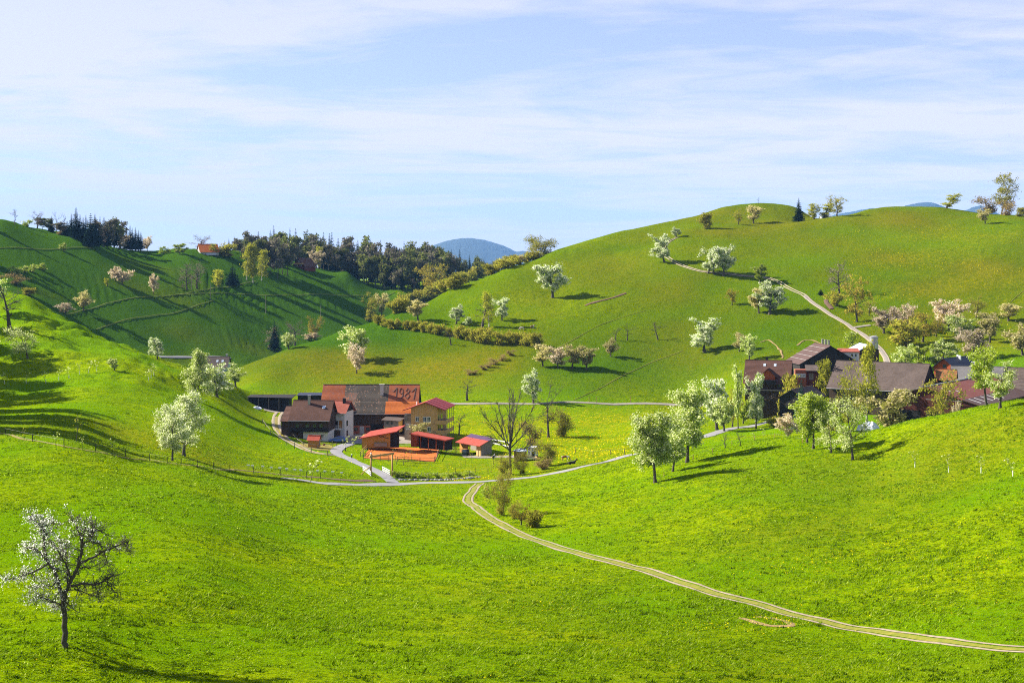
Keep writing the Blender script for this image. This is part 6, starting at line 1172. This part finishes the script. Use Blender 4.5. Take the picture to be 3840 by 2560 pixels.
# ---------------------------------------------------------------- car, trailer, skip, tarpaulins
mat('car_blue', (.02,.10,.42), .25, spec=.7); mat('tyre', (.02,.02,.02), .8); mat('rim', (.45,.45,.46), .35, metal=.7); mat('lamp_glass', (.7,.7,.68), .15); mat('skip_yellow', (.30,.20,.03), .7, noise=(1.5, (.20,.14,.03), .2)); mat('tarp_blue', (.12,.24,.52), .5, noise=(.9, (.75,.77,.80), .12)); mat('tarp_white', (.66,.69,.76), .5, noise=(1.2, (.50,.54,.64), .2)); mat('bale_wrap', (.13,.16,.17), .4, spec=.6); mat('red_cloth', (.55,.05,.04), .8); mat('trailer_white', (.74,.75,.77), .4)
p = hit(1266, 1657); e = empty('parked_car', p, R(4), 'blue estate car parked in the shade right of the farmhouse', 'car')
prof = [(-2.1,.32),(-2.12,.62),(-1.95,.80),(-1.0,.93),(-.35,1.38),(.3,1.47),(1.5,1.42),(2.05,.98),(2.1,.40),(1.9,.30)]
bm_ = MB(); n_ = len(prof); ins = [1.0 if z < .95 else .86 for x_, z in prof]
bm_.add([(x_, -.86*k, z) for (x_, z), k in zip(prof, ins)]+[(x_, .86*k, z) for (x_, z), k in zip(prof, ins)], [tuple(range(n_))[::-1], tuple(range(n_, 2*n_))]+[(i, (i+1) % n_, (i+1) % n_+n_, i+n_) for i in range(n_)]); bo = bm_.build('body', MATS['car_blue'], e)
m = MB()
for s_ in (-1, 1):
    for pts in ([(-.72,.97),(-.28,1.31),(.30,1.38),(.30,.97)], [(.38,.97),(.38,1.38),(1.25,1.34),(1.62,.99)]): m.add([(x_, s_*(.865 if z < 1 else .765), z) for x_, z in pts], [(0,1,2,3)])
m.build('side_window', MATS['window_glass'], bo)
m = MB(); m.slab((-1.0,-.68,.955),(-1.0,.68,.955),(-.40,.6,1.375),(-.40,-.6,1.375),.02) ; m.build('windscreen', MATS['window_glass'], bo)
for x_ in (-1.3, 1.3):
    for s_ in (-1, 1):
        m = MB(); m.tube([(x_,s_*.70,.33),(x_,s_*.90,.33)], .33, 14); w_ = m.build('wheel', MATS['tyre'], e, False); m = MB(); m.tube([(x_,s_*.895,.33),(x_,s_*.915,.33)], .2, 10); m.build('rim', MATS['rim'], w_)
for s_ in (-.6, .6): m = MB(); m.ball((-2.08,s_,.68), .12, 8, 5, (.5,1.4,.8)); m.build('headlight', MATS['lamp_glass'], e)
p = hit(1997, 1715); e = empty('horse_trailer', p, R(-18), 'tall white horse trailer standing between skip and thicket', 'trailer')
m = MB(); m.hexa([(-.9,-1.1,.45),(.9,-1.1,.45),(.9,1.6,.45),(-.9,1.6,.45),(-.85,-.95,2.55),(.85,-.95,2.55),(.85,1.6,2.6),(-.85,1.6,2.6)]); m.build('body', MATS['trailer_white'], e)
m = MB(); m.hexa([(.12,-1.16,.5),(.86,-1.16,.5),(.86,-1.11,.5),(.12,-1.11,.5),(.12,-1.06,1.6),(.82,-1.06,1.6),(.82,-1.0,1.6),(.12,-1.0,1.6)]); m.build('ramp_opening', MATS['dark_opening'], e)
for x_ in (-.5, .35): window(e, (x_,-1.02,1.9), (1,0,0), .32, .28, 'black_paint', False, sill=False)
window(e, (-.5,-1.13,.75), (1,0,0), .16, .8, 'black_paint', False, sill=False)
for s_ in (-1, 1): m = MB(); m.tube([(s_*.9,.5,.32),(s_*1.08,.5,.32)], .32, 12); m.build('wheel', MATS['tyre'], e)
m = MB(); m.bar((0,-1.1,.42),(0,-2.3,.40),.12); m.tube([(0,-2.2,.4),(0,-2.2,-.1)], .05, 6); m.build('drawbar', MATS['black_paint'], e)
p = hit(1951, 1726); e = empty('skip', p, R(-10), 'brownish yellow skip container half hidden by willow scrub', 'container')
m = MB(); m.hexa([(-1.25,-.9,.1),(1.2,-.9,.1),(1.2,1.2,.1),(-1.25,1.2,.1),(-1.4,-1.0,2.3),(1.35,-1.0,2.3),(1.35,1.3,2.3),(-1.4,1.3,2.3)]); m.build('body', MATS['skip_yellow'], e); 
for x_ in (-1.0,-.3,.4,1.05): m = MB(); m.bar((x_,-1.0,.15),(x_*1.08,-1.08,2.25),.1); m.build('rib', MATS['skip_yellow'], e)
def crumpled(name, label, p, sx, sy, h, seed, mt, rz=0, ridge=.5):
    n_ = 22; r = np.random.RandomState(seed); X_, Y_ = np.meshgrid(np.linspace(-1,1,n_), np.linspace(-1,1,n_)); R_ = np.clip(1-np.maximum(np.abs(X_),np.abs(Y_))**3, 0, 1)
    Z_ = h*R_**.6*(.7+.3*fbm(X_*2+seed, Y_*2, seed))+.16*fbm(X_*5, Y_*5+3, seed+2)*R_**.3
    xx, yy = X_*sx/2*(1+.08*fbm(X_*2,Y_*2,seed+4)), Y_*sy/2
    V = np.stack([xx, yy, Z_], -1).reshape(-1,3); Vb = V.copy(); Vb[:,2] -= .05+.0; i = (np.arange(n_-1)[:,None]*n_+np.arange(n_-1)[None]).ravel(); Q = np.stack([i,i+1,i+n_+1,i+n_],-1)
    o = link(name, npmesh(name, np.concatenate([V,Vb]), np.concatenate([Q,Q[:,::-1]+n_*n_]), MATS[mt])); o.location = p; o.rotation_euler = (0,0,rz); return tag(o, label, 'tarpaulin')
crumpled('tarpaulin', 'crumpled blue and white tarpaulin lying on the brownish skip', p+Vector((0,.1,2.28)), 2.9, 2.5, .55, 3, 'tarp_blue', R(-10))
p = at(3256, 345); crumpled('tarpaulin', 'long white tarpaulin sheet over a heap between thicket and flowering bush', p+Vector((0,0,-.3)), 4.8, 4.5, 2.5, 5, 'tarp_white', R(-30))
p = hit(965, 1533); crumpled('tarpaulin', 'small white tarpaulin heap before the blackened shed', p, 2.6, 2.0, 1.0, 8, 'tarp_white', .3)
p = hit(1988, 1726); e = empty('flat_trailer', p, R(-4), 'low flat cream trailer bed right of the skip', 'trailer'); m = MB(); m.box(-1.5,1.6,-.6,1.3,.62,.82); m.build('bed', MATS['larch'], e); m = MB(); m.box(-1.5,1.6,-.66,-.61,.45,.85); m.build('side_board', MATS['plaster_white'], e)
for x_ in (-.8,.9): m = MB(); m.tube([(x_,-.5,.3),(x_,-.3,.3)], .3, 10); m.build('wheel', MATS['tyre'], e)
p = hit(1746, 1704); e = tag(MB().tube([(-.75,0,.68),(.75,0,.68)], .68, 16).build('round_bale', MATS['bale_wrap'], None, True), 'grey wrapped round bale beside the shelter front', 'bale'); e.location = p; e.rotation_euler = (0,0,.3)
p = hit(1413, 1668); o = tag(MB().tube([(-.5,0,.5),(.7,0,.5)], .5, 14).build('barrel', MATS['car_blue'], None, True), 'dark blue barrel lying by the timber shed', 'barrel'); o.location = p
p = hit(1675, 1682); e = empty('fodder_rack', p, 0, 'small white roofed fodder rack beside the pale yard fence', 'rack'); m = MB(); m.slab((-1.2,-.6,1.45),(1.2,-.6,1.45),(1.2,.6,1.6),(-1.2,.6,1.6),.14); m.build('roof', MATS['white_paint'], e); m = MB(); [m.bar((x_,y_,-.1),(x_,y_,1.4),.1) for x_ in (-1,1) for y_ in (-.45,.45)]; m.build('frame', MATS['post_wood'], e); m = MB(); m.box(-.8,.8,-.35,.35,.3,.8); m.build('hay', MATS['bare_earth'], e)
p = hit(1104, 1634); e = empty('junk_trailer', p, R(3), 'whitish trailer heaped with odds and ends in front of the farmhouse', 'trailer'); m = MB(); m.box(-1.9,1.5,-.7,.7,.35,.75); m.build('bed', MATS['trailer_white'], e)
m = MB(); m.box(-1.7,-.9,-.5,.4,.76,1.25); m.box(-.7,.1,-.55,.2,.76,1.1); m.bar((.2,-.2,.8),(1.4,.2,1.15),.35); m.bar((1.2,-.3,.8),(2.5,-.1,1.5),.1); m.build('boxes', MATS['chimney_plaster'], e); m = MB(); m.ball((.2,.2,1.1), .35, 8, 5); m.build('red_cloth', MATS['red_cloth'], e); m = MB(); m.ball((-1.3,.2,1.55), .42, 8, 6); m.build('black_sack', MATS['black_paint'], e)
for x_ in (-1.1,.8): m = MB(); m.tube([(x_,-.75,.3),(x_,-.6,.3)], .3, 10); m.build('wheel', MATS['tyre'], e)
for u, v, l in [(1295,1690,'dark bollard at the inner bend of the drive, upper one'), (1319,1718,'dark bollard at the inner bend of the drive, lower one')]:
    p = hit(u, v); e = empty('bollard', p, 0, l, 'bollard', 'bollards at the drive'); m = MB(); m.tube([(0,0,-.2),(0,0,.85)], [.16,.14], 8); m.build('post', MATS['black_paint'], e); m = MB(); m.tube([(0,0,.85),(0,0,1.0)], [.17,.12], 8); m.build('cap', MATS['white_paint'], e)
p = hit(1213, 1671); e = empty('seesaw', p, R(10), 'small wooden seesaw beside the tiny red roofed hut', 'seesaw'); m = MB(); m.bar((-.9,0,1.05),(.75,0,.35),.28,.10); m.build('plank', MATS['grey_wood'], e); m = MB(); m.box(-.1,.35,-.2,.2,-.1,.5); m.build('stand', MATS['brick_red'], e)
for u, v, mt, l in [(1396,1612,'needle_blue','green bin in the shade before the barn'), (1420,1614,'white_paint','pale bin in the shade before the barn')]:
    p = hit(u, v, 375); e = empty('bin', p, 0, l, 'bin'); m = MB(); m.box(-.4,.4,-.4,.4,0,1.0); m.build('body', MATS[mt], e); m = MB(); m.box(-.44,.44,-.46,.44,1.0,1.08); m.build('lid', MATS[mt], e)

p = hit(1408, 1620, 375); e = empty('tractor', p, R(160), 'small green tractor parked in the shade before the barn', 'tractor'); mat('tractor_green', (.03,.16,.05), .4, spec=.5)
m = MB(); m.box(.2,1.7,-.32,.32,.65,1.15); m.box(-.9,.25,-.5,.5,.6,.95); m.build('body', MATS['tractor_green'], e); m = MB(); [m.bar((x_,y_,.95),(x_,y_,2.2),.07) for x_ in (-.8,.15) for y_ in (-.48,.48)]; m.box(-.9,.25,-.58,.58,2.2,2.3); m.build('cab', MATS['white_paint'], e)
for x_, r_, y_ in ((-.5,.68,.75),(1.35,.40,.62)):
    for s_ in (-1,1): m = MB(); m.tube([(x_,s_*(y_-.16),r_),(x_,s_*(y_+.16),r_)], r_, 14); m.build('wheel', MATS['tyre'], e)

# ---------------------------------------------------------------- animals
def patchmat(name, c1, c2, sc, thr):
    m = bpy.data.materials.new(name); m.use_nodes = True; t = m.node_tree; b = t.nodes['Principled BSDF']; b.inputs['Roughness'].default_value = .8
    tc = t.nodes.new('ShaderNodeTexCoord'); no_ = t.nodes.new('ShaderNodeTexNoise'); no_.inputs['Scale'].default_value = sc; no_.inputs['Detail'].default_value = 1; t.links.new(tc.outputs['Object'], no_.inputs['Vector'])
    g = t.nodes.new('ShaderNodeMath'); g.operation = 'GREATER_THAN'; g.inputs[1].default_value = thr; t.links.new(no_.outputs['Fac'], g.inputs[0]); x_ = t.nodes.new('ShaderNodeMix'); x_.data_type = 'RGBA'; x_.inputs['A'].default_value = (*c1,1); x_.inputs['B'].default_value = (*c2,1); t.links.new(g.outputs[0], x_.inputs['Factor']); t.links.new(x_.outputs['Result'], b.inputs['Base Color']); MATS[name] = m
patchmat('coat_pied', (.20,.075,.035), (.70,.66,.60), .95, .52); patchmat('coat_black', (.012,.011,.011), (.02,.018,.018), 1, .5); patchmat('coat_grey', (.03,.03,.035), (.42,.40,.38), .9, .52); patchmat('coat_cream', (.55,.42,.30), (.70,.66,.60), .9, .5)
def animal(name, label, p, rz, coat, cat, pose='stand', sc=1.0):
    """one continuous skinned body: chest, belly, neck, head, four jointed legs, tail"""
    low = {'stand': 1.0, 'graze': 1.0, 'lie': .42}[pose]; zb = 1.12*low
    V, E, Rr = [], [], []
    def add(x_, y_, z_, r_, par=None):
        V.append((x_, y_, z_)); Rr.append(r_); i = len(V)-1
        if par is not None: E.append((par, i))
        return i
    pelv = add(-.62,0,zb,.27); b1 = add(-.2,0,zb-.04,.31,pelv); b2 = add(.25,0,zb-.03,.31,b1); ch = add(.62,0,zb+.0,.28,b2)
    if pose == 'graze': n1 = add(.95,0,zb-.10,.18,ch); n2 = add(1.25,0,zb-.55,.13,n1); h1 = add(1.32,0,zb-.85,.12,n2); add(1.40,0,zb-1.05,.08,h1)
    else: n1 = add(.88,0,zb+.28,.18,ch); n2 = add(1.08,0,zb+.58,.13,n1); h1 = add(1.25,0,zb+.62,.12,n2); add(1.50,0,zb+.42,.08,h1)
    for s_ in (-1, 1):
        add(V[n2][0]+.03, s_*.09, V[n2][2]+.17, .03, n2)
        if pose == 'lie':
            k = add(.72,s_*.24,.30,.10,ch); f = add(1.05,s_*.26,.10,.06,k); add(.75,s_*.27,.06,.05,f)
            k = add(-.45,s_*.30,.34,.15,pelv); f = add(-.10,s_*.36,.12,.08,k); add(-.45,s_*.38,.06,.05,f)
        else:
            k = add(.62,s_*.17,.62,.10,ch); f = add(.63,s_*.17,.34,.065,k); add(.64,s_*.17,.0,.06,f)
            k = add(-.58,s_*.18,.74,.13,pelv); f = add(-.74,s_*.18,.46,.075,k); add(-.68,s_*.18,.0,.06,f)
    t1 = add(-.90,0,zb-.02,.06,pelv); add(-1.02,0,zb-.55*low,.05,t1)
    me = bpy.data.meshes.new(name); me.from_pydata(V, E, []); me.materials.append(MATS[coat]); o = bpy.data.objects.new(name, me); COL.objects.link(o)
    md = o.modifiers.new('skin', 'SKIN'); sv = me.skin_vertices[0].data
    for i, r_ in enumerate(Rr): sv[i].radius = (r_, r_); 
    sv[0].use_root = True
    o.modifiers.new('sub', 'SUBSURF').render_levels = 1; md.use_smooth_shade = True
    o.location = p; o.rotation_euler = (0,0,rz); o.scale = (sc,)*3; return tag(o, label, cat)
animal('horse', 'brown and white horse grazing on the meadow right of the thicket', hit(2119,1727), R(8), 'coat_pied', 'horse', 'graze', .92)
animal('horse', 'black horse lying on the grass in front of the brown and white one', hit(2142,1741), R(5), 'coat_black', 'horse', 'lie', 1.05)
animal('horse', 'grey and black pony standing on the paddock edge', hit(1851,1723), R(70), 'coat_grey', 'horse', 'stand', .78)
animal('cow', 'pale cow behind the right end of the hillside hedge, left one', hit(1957,1237,430), R(200), 'coat_cream', 'cow', 'graze', .95)
animal('cow', 'brown and white cow behind the right end of the hillside hedge', hit(1996,1231,430), R(20), 'coat_pied', 'cow', 'stand', .9)

# ---------------------------------------------------------------- brook bank
mat('brook_water', (.03,.045,.05), .1, spec=.7); mat('stone', (.30,.29,.27), .9, noise=(3, (.20,.19,.18), .2))
road('brook', [(1440,1790),(1500,1795),(1580,1798),(1660,1797),(1740,1792),(1800,1786)], .8, 'brook_water', .10, 1.0, seed=71, ymin=260)
SR = random.Random(5)
for k in range(26):
    u = 1500+k*12+SR.uniform(-5,5); v = np.interp(u, [1440,1580,1700,1800], [1797,1801,1799,1791])+SR.uniform(-2,2); p = hit(u, v, 260); s_ = SR.uniform(.25,.55)
    b_ = MB().ball((0,0,.1), s_, 7, 4, (1.2,.9,.6)); b_.v = [(x_+SR.uniform(-.06,.06), y_+SR.uniform(-.06,.06), z_+SR.uniform(-.05,.05)) for x_, y_, z_ in b_.v]
    o = b_.build('bank_stone', MATS['stone']); o.location = p; tag(o, 'grey stone at the foot of the brook bank right of the gate', 'stone', 'stones along the brook')
for k, (u, v, w, h) in enumerate([(1488,1788,46,24),(1525,1789,46,22),(1562,1791,46,20),(1600,1792,46,20),(1640,1791,46,19),(1680,1790,46,18),(1720,1786,44,17),(1758,1781,44,17)]):
    tree('bank_bush', 'greenbush%d' % (k % 2), u, v, h, w, 'low dark green growth on the brook bank between gate and willows', 'bush', 'growth on the brook bank')
# ---------------------------------------------------------------- grass tufts and dandelions (uncountable: one object each)
leafmat('grass_blade', (.060,.125,.001), (.245,.375,.003), (.42,.50,.08), .05, .5, objvar=0)
leafmat('dandelion', (.58,.44,.002), (.74,.62,.01), None, 0, .2, objvar=0)
GR = np.random.RandomState(77)
def scatter(n_, y0, y1, u0=-120, u1=3960, pw=1.0):
    y = np.sqrt(GR.rand(n_)*(y1**2-y0**2)+y0**2) if pw == 1 else y0*(y1/y0)**GR.rand(n_); u = GR.uniform(u0, u1, n_); return (u-UC)/F*y, y, u
lanes = []
for px, wd in ((track_px, 1.5), ([(1060,1818),(1420,1816),(1750,1808),(2023,1784),(2278,1730),(2460,1688),(2690,1622)], 2.0)): lanes.append((smooth_line([hit(u, v) for u, v in px], 2.0), wd))
def clear(x, y):
    ok = np.ones(len(x), bool)
    for ln, wd in lanes:
        for i in range(0, len(x), 20000):
            s_ = slice(i, i+20000); d2 = ((x[s_,None]-ln[None,:,0])**2+(y[s_,None]-ln[None,:,1])**2).min(1); ok[s_] &= d2 > wd*wd
    return ok
x, y, u = scatter(210000, 78, 300, pw=0); keep = (fbm(x/1.7, y/1.7, 91, 3)*.55+fbm(x/7, y/7, 92, 2)*.35+GR.normal(0,.32,len(x)) > .0) & clear(x, y); x, y = x[keep], y[keep]
x2, y2, u2 = scatter(52000, 300, 760, pw=0); k2 = (fbm(x2/5, y2/5, 97, 3)*.6+GR.normal(0,.3,len(x2)) > .15) & clear(x2, y2) & ~((u2 > 900) & (u2 < 1930) & (y2 > 318) & (y2 < 470)) & ~((u2 > 2700) & (y2 > 340) & (y2 < 470))
x2, y2 = x2[k2], y2[k2]; sc_ = np.r_[np.ones(len(x)), np.full(len(x2), 1.5)]; x = np.r_[x, x2]; y = np.r_[y, y2]
z = ground_z(x, y); k = 4; n_ = len(x)
X = np.repeat(x, k)+GR.normal(0,.13,n_*k)*np.repeat(sc_,k)*np.repeat(sc_,k); Y = np.repeat(y, k)+GR.normal(0,.13,n_*k)*np.repeat(sc_,k); Z = np.repeat(z, k)-.03
hgt = np.repeat(GR.uniform(.09,.24,n_)*(1+.5*np.clip(fbm(x/9,y/9,94),-.6,1)), k)*GR.uniform(.6,1.2,n_*k); wid = GR.uniform(.035,.085,n_*k)*np.repeat(np.clip(y/140,.8,1.7),k); an = GR.uniform(0,6.28,n_*k); sw = np.repeat(fbm(x/11, y/11, 99, 2)*1.3, k); ln = GR.normal(0,.5,n_*k)+sw; ln2 = GR.normal(.9,.6,n_*k)
dxv, dyv = np.cos(an)*wid, np.sin(an)*wid
V = np.stack([np.stack([X-dxv,Y-dyv,Z],-1), np.stack([X+dxv,Y+dyv,Z],-1), np.stack([X+ln2*hgt,Y+ln*hgt,Z+hgt],-1)], 1).reshape(-1,3)
tag(link('grass', npmesh('grass', V, np.arange(len(V)).reshape(-1,3), MATS['grass_blade'])), 'uneven tufts of grass on the near meadow', None, None, 'stuff')
leafmat('grass_tall', (.035,.075,.001), (.12,.19,.003), None, 0, .4, objvar=0)
xt, yt, ut = scatter(60000, 78, 320, pw=0); kt = (fbm(xt/1.1, yt/1.1, 101, 3)*.7+fbm(xt/15, yt/15, 103, 2)*.35+GR.normal(0,.22,len(xt)) > .62) & clear(xt, yt); xt, yt = xt[kt], yt[kt]; zt_ = ground_z(xt, yt); n_ = len(xt); k = 5
X = np.repeat(xt,k)+GR.normal(0,.16,n_*k); Y = np.repeat(yt,k)+GR.normal(0,.16,n_*k); Z = np.repeat(zt_,k)-.03; hh = GR.uniform(.12,.3,n_*k); ww = GR.uniform(.05,.12,n_*k); an = GR.uniform(0,6.28,n_*k)
V = np.stack([np.stack([X-np.cos(an)*ww,Y-np.sin(an)*ww,Z],-1), np.stack([X+np.cos(an)*ww,Y+np.sin(an)*ww,Z],-1), np.stack([X+GR.normal(.2,.5,n_*k)*hh,Y+GR.normal(0,.5,n_*k)*hh,Z+hh],-1)],1).reshape(-1,3)
tag(link('tall_grass', npmesh('tall_grass', V, np.arange(len(V)).reshape(-1,3), MATS['grass_tall'])), 'darker taller grass clumps scattered in the near meadow', None, None, 'stuff')
def flowers(n_, y0, y1, u0, u1, size, thr, sc):
    x, y, u = scatter(n_, y0, y1, u0, u1, pw=0); keep = (fbm(x/sc, y/sc, 95, 3)+GR.normal(0,.25,len(x)) > thr) & clear(x, y); x, y = x[keep], y[keep]; z = ground_z(x, y)
    C = np.stack([x, y, z+GR.uniform(.12,.28,len(x))], -1); return leaves(GR, C, size, .55, 1.1)
parts = [flowers(22000, 105, 240, 1900, 3960, .11, .72, 9), flowers(5000, 80, 200, -100, 2000, .08, .95, 9), flowers(20000, 300, 470, 1650, 2640, .26, .30, 12), flowers(6000, 320, 470, 1000, 1700, .24, .65, 12), flowers(14000, 500, 740, 3150, 3960, .30, .40, 16)]
Vs, Qs, o_ = [], [], 0
for V, Q in parts: Vs.append(V); Qs.append(Q+o_); o_ += len(V)
tag(link('dandelions', npmesh('dandelions', np.concatenate(Vs), np.concatenate(Qs), MATS['dandelion'])), 'yellow dandelions scattered over the meadows', None, None, 'stuff')
# ---------------------------------------------------------------- the blue hills beyond, and the air between
mat('far_forest', (.012,.021,.014), .95, noise=(.01, (.024,.036,.02), .2))
def far_hill(name, crest, Y, depth, seed):
    us = np.array([c[0] for c in crest], float); vs = np.array([c[1] for c in crest], float)
    uu = np.linspace(us[0], us[-1], 220); top = np.interp(uu, us, vs)
    k = np.exp(-np.linspace(-2,2,9)**2); k /= k.sum(); top = np.convolve(np.pad(top, 4, 'edge'), k, 'valid')
    xs = (uu-UC)/F*Y; zt = CAMZ-(top-VH)/F*Y; base = -12.0
    ts = np.linspace(-1, 1, 41); r = np.random.RandomState(seed); rows = []
    for t in ts:
        prof = np.cos(t*np.pi/2)**1.2; z = base+(zt-base)*prof + fbm(xs/220, xs*0+t*9, seed)*14*prof*(1-prof)*2
        z = z + (np.repeat(r.uniform(0, 1, 110), 2)*.5+r.uniform(0,1,220)*.5)*7.0*(prof**.5)*(.35+.65*(fbm(xs/90, xs*0+t*5, seed+1) > -.2))   # woods on it: a crown here and there
        rows.append(np.stack([xs*(1+t*depth/Y), np.full_like(xs, Y+t*depth), z], -1))
    V = np.stack(rows).reshape(-1, 3); i = (np.arange(40)[:,None]*220+np.arange(219)[None]).ravel()
    return tag(link(name, npmesh(name, V, np.stack([i, i+1, i+221, i+220], -1), MATS['far_forest'])), kind='structure')
far_hill('distant_hill', [(1400,1010),(1560,948),(1610,926),(1660,908),(1720,896),(1765,894),(1810,899),(1860,913),(1900,927),(1935,946),(1960,942),(2000,948),(2080,980),(2200,1030)], 15000, 2400, 3)
far_hill('distant_hill', [(3040,830),(3150,802),(3200,795),(3230,788),(3270,782),(3300,786),(3380,800),(3480,830)], 14500, 1800, 4)
far_hill('distant_hill', [(3280,830),(3370,784),(3400,772),(3440,764),(3475,759),(3505,763),(3530,773),(3580,790),(3620,790),(3650,778),(3680,772),(3720,790),(3800,830)], 13500, 1800, 5)
hz = bpy.data.materials.new('haze_air'); hz.use_nodes = True; t = hz.node_tree
for x in list(t.nodes): t.nodes.remove(x)
pv = t.nodes.new('ShaderNodeVolumePrincipled'); pv.inputs['Color'].default_value = (.22,.50,1.0,1); pv.inputs['Density'].default_value = HAZE; pv.inputs['Anisotropy'].default_value = 0.0
mo = t.nodes.new('ShaderNodeOutputMaterial'); t.links.new(pv.outputs[0], mo.inputs['Volume'])
zmin = min(float(GZ.min()), -12)-1.5
hb_ = MB(); hb_.box(-24000, 26000, -60, 19000, zmin, 820); tag(hb_.build('haze', hz), 'pale blue haze in the air of the whole valley', None, None, 'stuff')
